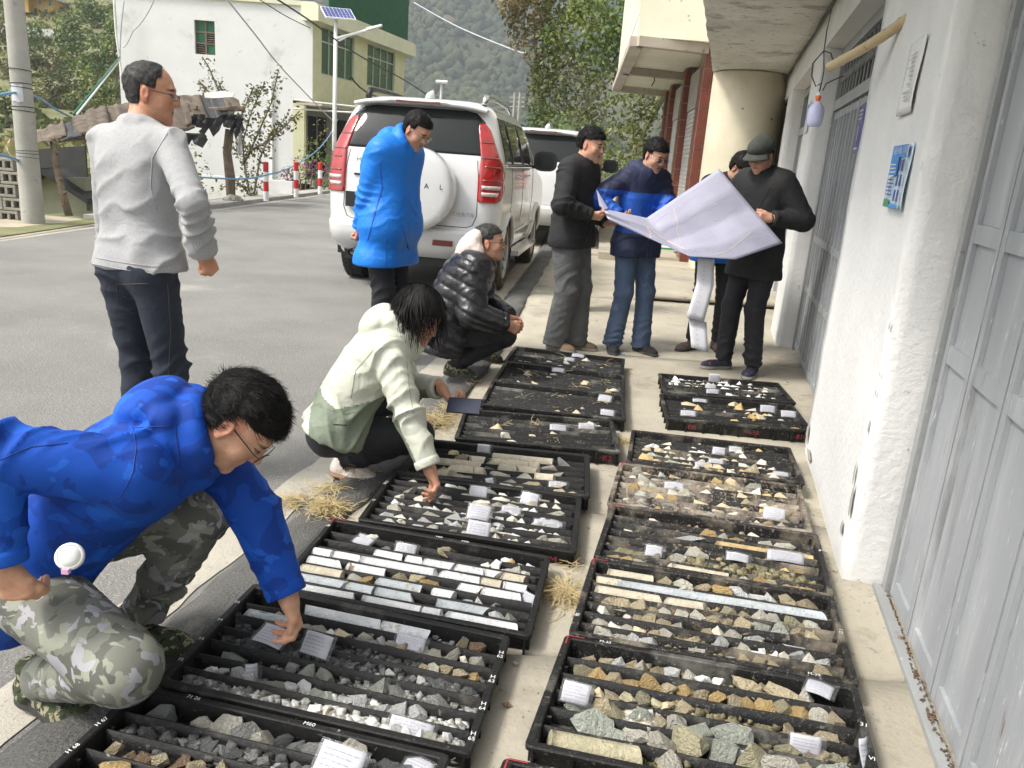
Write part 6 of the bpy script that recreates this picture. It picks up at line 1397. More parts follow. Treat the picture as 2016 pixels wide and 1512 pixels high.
# ---- labels: every counted stone its place in the channel; what is past the limit becomes one mass of fragments
rocks_ = [i for i in ITEMS if i[4] == 'rock']
def apparent(i):
    p = i[3].location; d = (p-CO).dot(CF); u = (p-CO).dot(CR)/d*FPX+1008; v = (p-CO).dot(CD)/d*FPX+756
    return -1 if (u < -20 or u > 2030 or v > 1540) else i[6]/(d*d)
rocks_.sort(key=apparent, reverse=True)
drop = set(id(i[3]) for i in rocks_ if apparent(i) < 0)
rest = [i for i in rocks_[296:] if apparent(i) >= 0]
fv, ff, fm_ = [], [], []; ROCKS_LO = [rock_mesh(300+q, 1) for q in range(8)]
RM = ['rock_pale','rock_grey','rock_dark','rock_white','rock_ochre','rock_tan','rock_brown','rock_olive','rock_green']
for i in rest:
    o = i[3]; o_m = o.material_slots[0].material.name; M_ = Matrix.LocRotScale(o.location, o.rotation_euler, o.scale); b0 = len(fv); SMALL = ROCKS_LO[int(RNG.integers(8))]
    fv += [tuple(M_ @ v.co) for v in SMALL.vertices]; ff += [tuple(x+b0 for x in p.vertices) for p in SMALL.polygons]; fm_ += [RM.index(o_m)]*len(SMALL.polygons)
gone = drop | set(id(i[3]) for i in rest)
ITEMS_KEEP = [i for i in ITEMS if id(i[3]) not in gone]
for i in ITEMS:
    if id(i[3]) in gone: bpy.data.objects.remove(i[3])
if fv:
    o = mesh_obj('rock_fragments', fv, ff, RM, mi=fm_); o['kind'] = 'stuff'
byrow = {}
for i in ITEMS_KEEP: byrow.setdefault((i[0].key, i[1], i[4]), []).append(i)
for (key, k, kind), L_ in byrow.items():
    L_.sort(key=lambda i: i[2])
    for n_, (t, _, lx, o, _, word, _) in enumerate(L_):
        noun = 'stone' if kind == 'rock' else 'drill core piece'
        tag(o, f"{word} {noun}, {ORD[min(n_,19)]} from kerb side, {ORD[k]} channel from front, {t.short}", 'rock' if kind == 'rock' else 'drill core', 'rock samples in the core trays' if kind == 'rock' else 'drill core pieces in the trays')
o = mesh_obj('rock_chips', np.concatenate(CH_V), np.concatenate(CH_F), 'gravel_mix', attr=np.concatenate(CH_C)); o['kind'] = 'stuff'
for col, (v, fl) in FN.items():
    mk('soil_'+col, tuple(np.array(COLS[col])*0.9), tuple(np.array(COLS[col])*0.6), 90, 0.95, 1.0, 180)
    o = mesh_obj('loose_soil', v, np.concatenate(fl), 'soil_'+col); o['kind'] = 'stuff'

# ---- painted numbers on the rims
def rim_text(t, txt, lx, ly, size=.024, rot=0.0, mat='white_mark', z=0.0005):
    c, s = math.cos(R(rot)), math.sin(R(rot)); text_obj(txt, size, t.L(lx, ly, z), t.ux*c+t.uy*s, -t.ux*s+t.uy*c, mat, t.root, 'marking', 0.0012)
t = TR['L2']
for i, n_ in enumerate(('62','63','64','65')):
    y = .165-i*.118; rim_text(t, 'H', TW/2-.011, y, .021, 4); rim_text(t, n_, TW/2-.011, y-.019, .019, 4)
for i in range(4): rim_text(t, ('75','74','73','72')[i], -TW/2+.011, .14-i*.1, .016, 12)
t = TR['L1']
for i, n_ in enumerate(('66','67','68','69')): y = .20-i*.095; rim_text(t, 'H '+n_, -TW/2+.011, y, .017, 80)
rim_text(t, '71 26', -.26, TD/2-.011, .017); rim_text(t, 'M60', .06, TD/2-.011, .018)
t = TR['L3']; rim_text(t, '58', -TW/2+.011, .19, .017, 70); rim_text(t, 'H20', .0, TD/2-.011, .015); rim_text(t, 'M20', .10, TD/2-.011, .016)
t = TR['L4']; rim_text(t, '50 51', -TW/2+.011, .1, .017, 80); rim_text(t, '53', -TW/2+.011, -.08, .017, 80)
t = TR['R1']; rim_text(t, 'H', -TW/2+.011, TD/2-.09, .02, 10); rim_text(t, '27', -TW/2+.011, TD/2-.115, .02, 10)
t = TR['R2']; rim_text(t, 'M-30', -.30, TD/2-.010, .017); rim_text(t, '31', TW/2-.011, .08, .022, -10); rim_text(t, 'VI', TW/2-.011, -.05, .02, -10)
t = TR['R3']; rim_text(t, 'M-29', .30, -TD/2+.010, .017); rim_text(t, '12 1', TW/2-.011, .02, .018, 80); rim_text(t, '85', -TW/2+.011, -.15, .018, 70)
t = TR['R5']; rim_text(t, '22', -TW/2+.011, -.02, .02, 70)
t = TR['R4']; rim_text(t, '44', TW/2-.011, .1, .018, 70)
# red paint: corner strokes and numbers on the fronts
def red_l(t, sx):
    m = MB(); x = sx*(TW/2-.010); y = TD/2-.010
    for (a, b) in (((x, y-.045), (x, y)), ((x, y), (x-sx*.05, y))):
        v = Vector((b[0]-a[0], b[1]-a[1], 0)).normalized(); n_ = Vector((-v.y, v.x, 0))*.0024
        m.quad(t.L(a[0]-n_.x, a[1]-n_.y, .0018), t.L(b[0]-n_.x, b[1]-n_.y, .0018), t.L(b[0]+n_.x, b[1]+n_.y, .0018), t.L(a[0]+n_.x, a[1]+n_.y, .0018))
    m.build('marking', 'red_mark', t.root)
for k_ in ('L1', 'L3', 'R1', 'R2', 'R3', 'R4', 'R5'): red_l(TR[k_], -1)
def front_text(t, txt, lx, size=.045, mat='red_mark'):
    text_obj(txt, size, t.L(lx, -TD/2+.010, -.045), t.ux, Vector((0, 0, 1))+t.uy*-.12, mat, t.root, 'marking', .007)
front_text(TR['L6'], 'K2', .36); front_text(TR['R7'], '09', -.27); front_text(TR['R7'], 'H-50', .08, .035); front_text(TR['R7'], '810', .36, .04); front_text(TR['L4'], '2M', .33, .04)

# ---- paper sample tags in clear sleeves
TAGN = [0]
def tag_card(t, k, lx, label, w_=.085, h=.055, lean=55, rot=0, z=0.0, yo=0.0, film=True):
    w_ *= .9; h *= .9; ly = -TD/2+.025+(k+.5)*t.cw+yo; c, s = math.cos(R(rot)), math.sin(R(rot)); X = t.ux*c+t.uy*s; Yp = (-t.ux*s+t.uy*c)
    U = Yp*math.cos(R(lean))+Vector((0, 0, 1))*math.sin(R(lean)); N = X.cross(U).normalized(); o = t.L(lx, ly, -.035+z)-X*w_/2-U*h*.2
    root = thing('sample_tag', label, 'sample tag', o, 'paper sample tags lying in the core trays')
    bend = lambda a, b: o+X*(w_*a)+U*(h*b)+N*(.006*math.sin(a*3.1)+.003*math.sin(b*4+lx*20))
    vs = [bend(i/8, j/5) for i in range(9) for j in range(6)]; cd = mesh_obj('card', vs, grid_faces(9, 6), 'paper', root, smooth=True)
    sm = cd.modifiers.new('s', 'SOLIDIFY'); sm.thickness = .0008
    m = MB()
    for j in range(5):
        b = .14+.16*j; a0 = .08+.03*RNG.random(); a1 = .55+.38*RNG.random(); a = a0
        while a < a1:
            e = a+.05+.09*RNG.random(); m.quad(bend(a, b)+N*.0012, bend(e, b)+N*.0012, bend(e, b+.035)+N*.0012, bend(a, b+.035)+N*.0012); a = e+.03
    m.build('writing', 'tag_ink', cd)
    if film:
        vs = [o-X*.006-U*.004+X*((w_+.018)*i/8)+U*((h+.008)*j/5)+N*(.003+.006*math.sin(i/8*3.1)+.003*math.sin(j/5*4+lx*20)+.0025*RNG.random()) for i in range(9) for j in range(6)]
        mesh_obj('sleeve', vs, grid_faces(9, 6), 'plastic_film', root, smooth=True)
    return root
TG = [('L1',5,.18,'white card in a stiff clear sleeve at the bottom edge of the picture',.13,.085,35,-8,.02),('L1',4,.08,'small white card among rusty stones, bottom kerb-side tray',.05,.04,60,5,.0),
 ('L1',6,.35,'crumpled white paper at the wall end, bottom kerb-side tray',.08,.06,30,-15,.0),('L1',3,-.12,'folded white card leaning on brown stones, bottom kerb-side tray',.05,.05,70,30,.0),
 ('L2',3,-.24,'lined white slip lying tilted by the squatting man\'s fingers, nearer the kerb',.105,.075,20,-12,.028),('L2',3,-.10,'handwritten white card standing directly below the pointing fingers',.095,.07,40,-8,.03),
 ('L2',1,-.22,'small red-edged card wedged upright among greenish stones',.035,.06,70,30,.0),('L2',0,.25,'handwritten card with red edge half buried in white gravel',.13,.05,40,-4,.0),
 ('L2',5,.14,'white card in clear bag near the ochre stones, tray marked H 62',.10,.045,35,-2,.01),
 ('L3',6,-.10,'lilac tinted slip near the back of the white core tray',.085,.04,35,0,.01),('L3',6,-.27,'crumpled clear bag with slip at the kerb end of white cores',.08,.05,30,-25,.01),('L3',3,.38,'lilac edged slip standing at the wall end of the white cores',.06,.05,60,-30,.0),
 ('L4',2,.02,'white card held down under the woman\'s fingertips',.10,.075,40,-4,.035),('L4',0,.04,'printed card standing upright against the front rim of the slivers tray',.10,.07,60,-4,.02),('L4',6,-.02,'blue lettered card lying flat in the back channels of the slivers tray',.085,.055,45,0,.02),
 ('L4',4,.14,'white bagged card in the middle channels of the slivers tray',.09,.045,45,0,.01),('L4',6,.20,'tilted bagged card near the wall end of the slivers tray',.085,.06,40,-12,.02),('L4',3,.30,'plain white strip at the wall end of the slivers tray',.13,.04,30,0,.01),
 ('L5',6,-.10,'bagged white card at the back rim of the tan cores tray',.07,.045,60,0,.02),('L5',1,.28,'white card with red dot at the wall end of the tan cores tray',.09,.05,40,0,.0),('L5',0,-.02,'small folded clear bag at the front of the tan cores tray',.04,.05,60,30,.01),
 ('L6',5,.27,'white card near the back of the red-numbered tray',.10,.04,45,0,.015),('L6',4,.11,'white card with red edge in the red-numbered tray',.10,.04,50,0,.015),
 ('L7',5,.30,'torn white paper at the wall end of the tray beside the phone',.09,.06,35,-10,.02),('L7',1,.32,'white card near the front of the tray beside the phone',.09,.05,50,0,.01),
 ('L8',5,-.04,'white slip at the back of the second-last kerb-side tray',.09,.04,35,0,.02),('L9',3,.02,'white slip in the middle of the last kerb-side tray',.08,.035,45,0,.02),('L9',5,.07,'white paper near the back of the last kerb-side tray',.10,.04,35,-6,.02),
 ('R2',2,.26,'handwritten white card standing among small tan stones, front wall-side tray',.085,.055,60,0,.01),('R2',2,-.34,'handwritten paper leaning against the divider at the gap end, front wall-side tray',.085,.06,50,-5,.03),('R2',5,.31,'crumpled written paper at the wall end, front wall-side tray',.08,.05,20,-20,.03),
 ('R2',1,.12,'white card half hidden behind olive stones, front wall-side tray',.08,.04,50,0,.0),('R2',2,.405,'lilac slip standing upright at the wall end, front wall-side tray',.03,.09,70,40,.01),
 ('R4',3,.28,'long white folded paper lying across the third wall-side tray',.15,.05,35,0,.02),('R4',1,-.21,'lilac white slip at the front of the third wall-side tray',.07,.05,40,0,.02),('R4',2,.10,'white slip on brown soil, third wall-side tray',.09,.04,35,-3,.02),
 ('R5',1,.28,'handwritten white card at the wall end of the dusty brown tray',.10,.065,45,-6,.02),('R5',4,-.15,'red smeared clear bag on the dusty brown tray',.10,.045,30,0,.01),
 ('R6',4,.04,'pale card in the middle of the fifth wall-side tray',.07,.045,60,0,.02),('R6',2,.02,'white slip in the third channel, fifth wall-side tray',.08,.035,50,0,.01),('R6',1,-.05,'long white slip near the front, fifth wall-side tray',.08,.03,45,0,.01),('R6',5,.13,'white slip near the back, fifth wall-side tray',.07,.035,45,0,.02),('R6',1,.33,'white slip at the wall end, fifth wall-side tray',.08,.03,45,0,.01),
 ('R7',4,.24,'bagged white card in the back channels of the ribbed doorway tray',.10,.05,45,-4,.02),('R7',3,.35,'white card at the wall end of the ribbed doorway tray',.10,.05,50,-2,.02),('R7',5,-.17,'thin white slip in the back of the ribbed doorway tray',.10,.025,40,0,.02),('R7',1,-.28,'white card at the gap end of the ribbed doorway tray',.10,.04,55,-2,.02),
 ('R8',4,-.05,'blank white card standing upright in front of the capped man\'s shoes',.085,.06,80,0,.05),('R8',3,-.08,'white slip lying below the upright card, tray by capped man',.08,.035,40,0,.01),('R8',1,-.09,'white slip in front channels, tray by capped man',.09,.035,40,0,.02)]
for (k_, ch, lx, lab, w_, h, lean, rot, z) in TG: tag_card(TR[k_], ch, lx, lab, w_, h, lean, rot, z)

# ---- straw
def straw(clumps):
    m = MB()
    for (x, y, r, n, z) in clumps:
        for i in range(n):
            a = RNG.random()*6.28; d = abs(RNG.normal())*r*.55; p = Vector((x+math.cos(a)*d, y+math.sin(a)*d, z+.004+max(0, .03*(1-d/r))*RNG.random())); b = RNG.random()*6.28; l = .03+.07*RNG.random(); q = Vector((math.cos(b), math.sin(b), .25*RNG.normal()))
            mid = p+q*l*.5+Vector((.008*RNG.normal(), .008*RNG.normal(), .006)); e = p+q*l; e.z = max(z+.003, e.z); m.tube([p, mid, e], .0011, 4, caps=False)
    o = m.build('straw', 'straw'); o['kind'] = 'stuff'
def g2(u, v): q = gp(u, v, 0.0); return q.x, q.y
straw([(*g2(645,1012), .085, 300, .02), (*g2(650,970), .09, 80, 0.0), (*g2(578,972), .07, 110, -.045), (*g2(1112,1175), .085, 320, 0.0), (*g2(855,835), .16, 420, .01), (*g2(890,815), .12, 200, .01), (*g2(1228,872), .05, 60, 0), (*g2(700,935), .1, 60, .01), (*g2(1130,1120), .06, 30, 0)]
      + [(*g2(u, v), .12, 14, .0) for u, v in ((1240,700),(1250,740),(1000,760),(930,760),(1240,1010),(1100,1160))] + [(TR[k_].L(x, y, -.05).x, TR[k_].L(x, y, -.05).y, .08, 9, .045) for k_ in ('L6','L7','L8','L9','R8') for (x, y) in ((-.2,.05),(.1,-.1),(.28,.1),(0,.15))])
# ================================================================== people: bodies and clothes as smooth implicit surfaces
def V3(*a): return np.array(a, float)
def nrm(v): v = np.asarray(v, float); return v/(np.linalg.norm(v)+1e-12)
def smin(a, b, k):
    if k <= 0: return np.minimum(a, b)
    h = np.maximum(k-np.abs(a-b), 0)/k; return np.minimum(a, b)-h*h*k*.25
def cap(a, b, ra, rb, k=.03, cut=None): return ('c', np.asarray(a, float), np.asarray(b, float), ra, rb, k, cut)
def ell(c, M, r, k=.02): return ('e', np.asarray(c, float), np.asarray(M, float), np.asarray(r, float), k)
def sub(c, M, r, k=.01): return ('s', np.asarray(c, float), np.asarray(M, float), np.asarray(r, float), k)
def pd(P, q):
    if q[0] == 'c':
        _, a, b, ra, rb, k, cut = q; ab = b-a; t = np.clip((P-a)@ab/(ab@ab+1e-12), 0, 1)
        d = np.linalg.norm(P-a-t[:, None]*ab, axis=1)-(ra+(rb-ra)*t)
        if cut is not None: d = np.maximum(d, (P-cut[0])@cut[1])
        return d
    _, c, M, r, k = q; l = (P-c)@M.T; k0 = np.linalg.norm(l/r, axis=1); k1 = np.linalg.norm(l/(r*r), axis=1)+1e-9
    return np.where(k0 < 1e-6, -r.min(), k0*(k0-1)/k1)
def field(prims, cuts=()):
    def f(P):
        d = None
        for q in prims:
            e = pd(P, q)
            if d is None: d = e
            elif q[0] == 's': d = -smin(-d, e, q[4])
            else: d = smin(d, e, q[-2] if q[0] == 'c' else q[4])
        for (p, n_) in cuts: d = -smin(-d, -((P-p)@n_), .006)
        return d
    return f
def pbounds(prims, pad=.03):
    lo, hi = [], []
    for q in prims:
        if q[0] == 'c':
            for p, r in ((q[1], q[3]), (q[2], q[4])): lo.append(p-r); hi.append(p+r)
        elif q[0] == 'e': r = q[3].max(); lo.append(q[1]-r); hi.append(q[1]+r)
    return np.min(lo, 0)-pad, np.max(hi, 0)+pad
def surfnet(f, lo, hi, h):
    B_ = 4; n = np.maximum(B_, (np.ceil((hi-lo)/h/B_)*B_).astype(int))
    nb = n//B_; cb = np.stack(np.meshgrid(*[(np.arange(k)+.5)*B_*h for k in nb], indexing='ij'), -1).reshape(-1, 3)+lo-h*.5
    dc = f(cb); act = (np.abs(dc) < B_*h*1.15+.008).reshape(nb)
    D = np.repeat(np.repeat(np.repeat(dc.reshape(nb), B_, 0), B_, 1), B_, 2).copy()
    bi = np.argwhere(act); off = np.stack(np.meshgrid(*[np.arange(B_)]*3, indexing='ij'), -1).reshape(-1, 3)
    gi = (bi[:, None]*B_+off[None]).reshape(-1, 3)
    D[gi[:, 0], gi[:, 1], gi[:, 2]] = f(gi*h+lo)
    S = D < 0; c = [S[a:a+n[0]-1, b:b+n[1]-1, c_:c_+n[2]-1] for a in (0, 1) for b in (0, 1) for c_ in (0, 1)]
    sm = sum(x.astype(np.int8) for x in c); cell = np.argwhere((sm > 0) & (sm < 8))
    if len(cell) == 0: return np.zeros((0, 3)), np.zeros((0, 4), int)
    cid = -np.ones((n[0]-1, n[1]-1, n[2]-1), np.int64); cid[cell[:, 0], cell[:, 1], cell[:, 2]] = np.arange(len(cell))
    cor = [(a, b, c_) for a in (0, 1) for b in (0, 1) for c_ in (0, 1)]
    dv = np.stack([D[cell[:, 0]+a, cell[:, 1]+b, cell[:, 2]+c_] for a, b, c_ in cor], 1)
    acc = np.zeros((len(cell), 3)); cnt = np.zeros(len(cell))
    for i in range(8):
        for j in range(i+1, 8):
            if sum(x != y for x, y in zip(cor[i], cor[j])) != 1: continue
            a, b = dv[:, i], dv[:, j]; m = (a < 0) != (b < 0); t = np.where(m, a/(a-b+1e-12*(a == b)), 0)
            acc += np.where(m[:, None], np.array(cor[i])+t[:, None]*(np.array(cor[j])-np.array(cor[i])), 0); cnt += m
    V = (cell+acc/np.maximum(cnt, 1)[:, None])*h+lo
    F = []
    for ax in range(3):
        o = [0, 0, 0]; o[ax] = 1; n1 = [x-y for x, y in zip(n, o)]
        a = S[:n1[0], :n1[1], :n1[2]]; b = S[o[0]:, o[1]:, o[2]:]
        e = np.argwhere(a != b); u_, w_ = (ax+1) % 3, (ax+2) % 3
        e = e[(e[:, u_] > 0) & (e[:, w_] > 0) & (e[:, u_] < n[u_]-1) & (e[:, w_] < n[w_]-1)]
        fl = a[e[:, 0], e[:, 1], e[:, 2]]
        def cc(du, dw):
            q = e.copy(); q[:, u_] += du; q[:, w_] += dw; return cid[q[:, 0], q[:, 1], q[:, 2]]
        q = np.stack([cc(-1, -1), cc(0, -1), cc(0, 0), cc(-1, 0)], 1); q[~fl] = q[~fl][:, ::-1]; F.append(q)
    F = np.concatenate(F); return V, F[(F >= 0).all(1)]
def vnormals(V, F):
    a = V[F]; n_ = np.cross(a[:, 2]-a[:, 0], a[:, 3]-a[:, 1]); N = np.zeros_like(V)
    for k in range(4): np.add.at(N, F[:, k], n_)
    return N/(np.linalg.norm(N, axis=1, keepdims=True)+1e-12)
def limb_folds(V, limbs, seed):
    """folds of cloth: ridges running round each limb, deepest near its joints"""
    out = np.zeros(len(V))
    for (a, b, r, A, freq, tj) in limbs:
        ab = b-a; L_ = np.linalg.norm(ab); d_ = ab/L_; t = (V-a)@d_; q = V-a-np.clip(t, 0, L_)[:, None]*d_; dist = np.linalg.norm(q, axis=1)
        w_ = np.clip(1.35-dist/(r*1.5), 0, 1)*np.clip((t+.06)/.06, 0, 1)*np.clip((L_+.06-t)/.06, 0, 1)
        env = .35+.65*np.exp(-((t-tj*L_)/(.32*L_))**2)
        n1 = vnoise(V*4.5+seed); n2 = vnoise(V*12+seed+5)
        ph = t*freq*1.15+1.5*n1+0.25*n2+ (q@nrm(np.cross(d_, (0.3, .8, .5))))*freq*.45
        tri_ = 1-2*np.abs((ph % 1)-.5); out += w_*env*A*2.1*(tri_**2.6-.28)*np.clip(.55+.9*n1+.4*n2, 0, 1.5)
    return out
def garment(name, prims, h, mats, parent, cuts=(), folds=(), seed=0, rough_amp=.0035, zone=None, rough_f=(9, 23), puff=None):
    lo, hi = pbounds(prims); V, F = surfnet(field(prims, cuts), lo, hi, h)
    N = vnormals(V, F)
    d = rough_amp*(.7*fbm(V*rough_f[0]*.6+seed, 2, seed)+.35*np.abs(vnoise(V*rough_f[1]+seed))) + (limb_folds(V, folds, seed) if folds else 0)
    if puff is not None: d = d+puff(V)
    V = V+N*np.asarray(d)[:, None]
    mi = None
    if zone is not None: mi = zone(V[F].mean(1))
    return mesh_obj(name, V, F, mats, parent, smooth=True, mi=mi)
def ik(a, t, l1, l2, pole):
    v = t-a; D = np.linalg.norm(v); D2 = min(D, (l1+l2)*.999); u = v/(D+1e-9); t2 = a+u*D2
    x = (l1*l1-l2*l2+D2*D2)/(2*D2); y = math.sqrt(max(0, l1*l1-x*x)); p = np.asarray(pole, float); p = nrm(p-u*(p@u)); return a+u*x+p*y, t2

SKIN = np.array((0.60, 0.37, 0.26))
def hand_prims(w, d, n, side, curls, thumb=(35, 20, 15), spread=5):
    """palm and five separate fingers. w wrist, d towards the fingers, n out of the palm, side +1 when the thumb lies along d x n"""
    d = nrm(d); n = nrm(n-d*(n@d)); s = np.cross(d, n)*side; P = []
    P.append(cap(w-d*.03, w+d*.02, .026, .026, .015))
    for i, (o, l) in enumerate(((.029, .082), (.010, .086), (-.010, .082), (-.028, .075))): P.append(cap(w+s*o*.7+d*.012, w+s*o+d*l, .016, .0125, .014))
    lens = ((.040, .025, .021), (.045, .029, .022), (.042, .027, .022), (.033, .021, .019))
    for i, (o, l) in enumerate(((.029, .082), (.010, .086), (-.010, .082), (-.028, .075))):
        p = w+s*o+d*l; a = 0; sp = R(spread*(1.5-i)); dd = nrm(d*math.cos(sp)+s*math.sin(sp))
        for j in range(3):
            a += R(curls[i][j]); q = p+(dd*math.cos(a)+n*math.sin(a))*lens[i][j]; P.append(cap(p, q, .0105-.001*j-.0008*(i == 3), .0098-.0012*j-.0008*(i == 3), .006)); p = q
    p = w+s*.022+d*.02+n*.008; a = R(thumb[0]); dd = nrm(d*math.cos(a)+s*math.sin(a)); P.append(cap(p, p+dd*.042, .0165, .0125, .014)); p = p+dd*.042; bend = 0
    for j, l in enumerate((.034, .027)):
        bend += R(thumb[1+j]); tgt = nrm(-s*.6+n*.9+d*.25); dq = nrm(dd*math.cos(bend)+tgt*math.sin(bend)); q = p+dq*l; P.append(cap(p, q, .0120-.001*j, .0112-.0022*j, .006)); p = q
    return [('c', w+(q[1]-w)*.9, w+(q[2]-w)*.9, q[3]*.92, q[4]*.92, q[5], None) for q in P]
RELAX = [(25, 30, 20), (30, 35, 22), (35, 38, 25), (40, 40, 25)]
FIST = [(70, 85, 50), (75, 85, 50), (78, 85, 50), (80, 85, 50)]
PINCH = [(45, 45, 22), (48, 45, 25), (55, 50, 30), (60, 55, 30)]
POINT = [(28, 18, 10), (40, 42, 25), (50, 55, 30), (55, 58, 30)]
GRIP = [(52, 52, 32), (55, 55, 32), (58, 56, 34), (60, 56, 34)]
HOLD = [(30, 30, 20), (34, 34, 22), (40, 36, 24), (46, 38, 24)]

def head_axes(g, up=(0, 0, 1)):
    f = nrm(g); u = np.asarray(up, float); u = nrm(u-f*(u@f)); r = np.cross(f, u); return np.stack([r, f, u])
def head_prims(c, M, neck, sc=1.0, jaw=1.0):
    def w(x, y, z): return c+(np.array((x, y, z))*sc)@M
    I = M; P = [ell(w(0, -.012, .035), I, V3(.076, .096, .086)*sc, .02), ell(w(0, .022, -.025), I, V3(.064*jaw, .070, .088)*sc, .035), ell(w(0, .034, -.078), I, V3(.047*jaw, .048, .036)*sc, .03)]
    for s in (-1, 1): P.append(ell(w(s*.04*jaw, .055, -.025), I, V3(.026, .026, .028)*sc, .02)); P.append(ell(w(s*.046*jaw, .005, -.06), I, V3(.022, .032, .034)*sc, .025))
    P += [cap(w(-.032, .078, .030), w(.032, .078, .030), .011*sc, .011*sc, .014), cap(w(0, .086, .012), w(0, .103, -.020), .0075*sc, .0125*sc, .010), ell(w(0, .076, -.098), I, V3(.020, .016, .015)*sc, .02)]
    for s in (-1, 1): P.append(ell(w(s*.012, .093, -.024), I, V3(.009, .010, .008)*sc, .006))
    for s in (-1, 1): P.append(sub(w(s*.031, .098, .010), I, V3(.018, .014, .0105)*sc, .012))
    for s in (-1, 1): P.append(ell(w(s*.031, .0785, .008), I, V3(.0145, .0125, .012)*sc, .004))
    P.append(cap(w(-.018, .083, -.0515), w(.018, .083, -.0515), .0065*sc, .0065*sc, .008)); P.append(cap(w(-.015, .082, -.061), w(.015, .082, -.061), .0075*sc, .0075*sc, .006)); P.append(sub(w(0, .096, -.0563), I, V3(.022, .010, .0018)*sc, .003))
    a = R(18)
    for s in (-1, 1):
        ME = np.stack([M[0]*math.cos(a)+M[1]*s*math.sin(a)*-1, M[1]*math.cos(a)+M[0]*s*math.sin(a), M[2]])
        P.append(ell(w(s*.078, -.008, -.004), ME, V3(.0085, .019, .031)*sc, .006)); P.append(sub(w(s*.088, -.004, .0), ME, V3(.006, .010, .017)*sc, .004)); P.append(ell(w(s*.0765, -.002, -.029), ME, V3(.007, .010, .010)*sc, .005))
    P.append(cap(w(0, -.022, -.05), neck, .052*sc, .058*sc, .03))
    return P
def head_tint(V, c, M, sc, hairmask, browc=(0.03,0.026,0.024), ruddy=1.0, skin=SKIN, beard=.25):
    L = (V-c)@M.T/sc; x, y, z = np.abs(L[:, 0]), L[:, 1], L[:, 2]; col = np.tile(np.asarray(skin), (len(V), 1))
    def blend(wt, c2): 
        nonlocal col
        wt = np.clip(wt, 0, 1)[:, None]; col = col*(1-wt)+np.asarray(c2)*wt
    blend(.35*ruddy*np.exp(-(((x-.04)/.022)**2+((z+.025)/.022)**2))*(y > .03), (0.52, 0.20, 0.13))
    blend(.4*ruddy*np.exp(-((x/.013)**2+((z+.02)/.014)**2))*(y > .07), (0.52, 0.19, 0.12)); blend(.5*(x > .072)*(np.abs(z) < .04), (0.52, 0.19, 0.13))
    blend(beard*np.exp(-((x/.03)**2+((z+.066)/.028)**2))*(y > .05), (0.26, 0.17, 0.13)); 
    blend(.8*((x/.019)**2+((z+.0563)/.0095)**2 < 1)*(y > .06), (0.42, 0.16, 0.13)); blend(.85*(np.abs(z+.0563) < .0022)*(x < .021)*(y > .06), (0.10, 0.04, 0.035))
    blend(.88*np.clip(1.6-(((x-.031)/.021)**2*1.3+((z-.0325+.12*(x-.02))/.0055)**2), 0, 1)*(y > .05), browc)
    e = ((x-.031)/.0155)**2+((z-.0075)/.0062)**2; blend((e < 1)*(y > .06)*.9, (0.30, 0.25, 0.22)); blend(((x-.031)**2+(z-.0075)**2 < .0063**2)*(y > .06)*1.0, (0.012, 0.010, 0.010)); blend((np.abs(z-.0125) < .0028)*(np.abs(x-.031) < .0165)*(y > .06)*.9, (0.02, 0.016, 0.014))
    blend(np.clip(hairmask(L)/.012+.55, 0, 1)*.9, (0.035, 0.03, 0.028))
    return col
def hm_short(L, front=.072, fade=.0):
    x, y, z = np.abs(L[:, 0]), L[:, 1], L[:, 2]
    return np.where(y > .03, z-(front-.25*np.clip(.09-y, 0, 1)*0 - .35*np.clip(x-.045, 0, .1)), np.where(y > -.01, z-(.024+fade), np.where(y > -.028, z-(.030+fade*.5), z-(-.052+fade*.6+.10*np.clip(-y-.05, -.1, .02)))))
def hm_bald(L):
    x, y, z = np.abs(L[:, 0]), L[:, 1], L[:, 2]
    top = .045-y-.25*np.maximum(0, .05-x)
    return np.minimum(hm_short(L, .075), np.where(z > .05, top, .06-y))
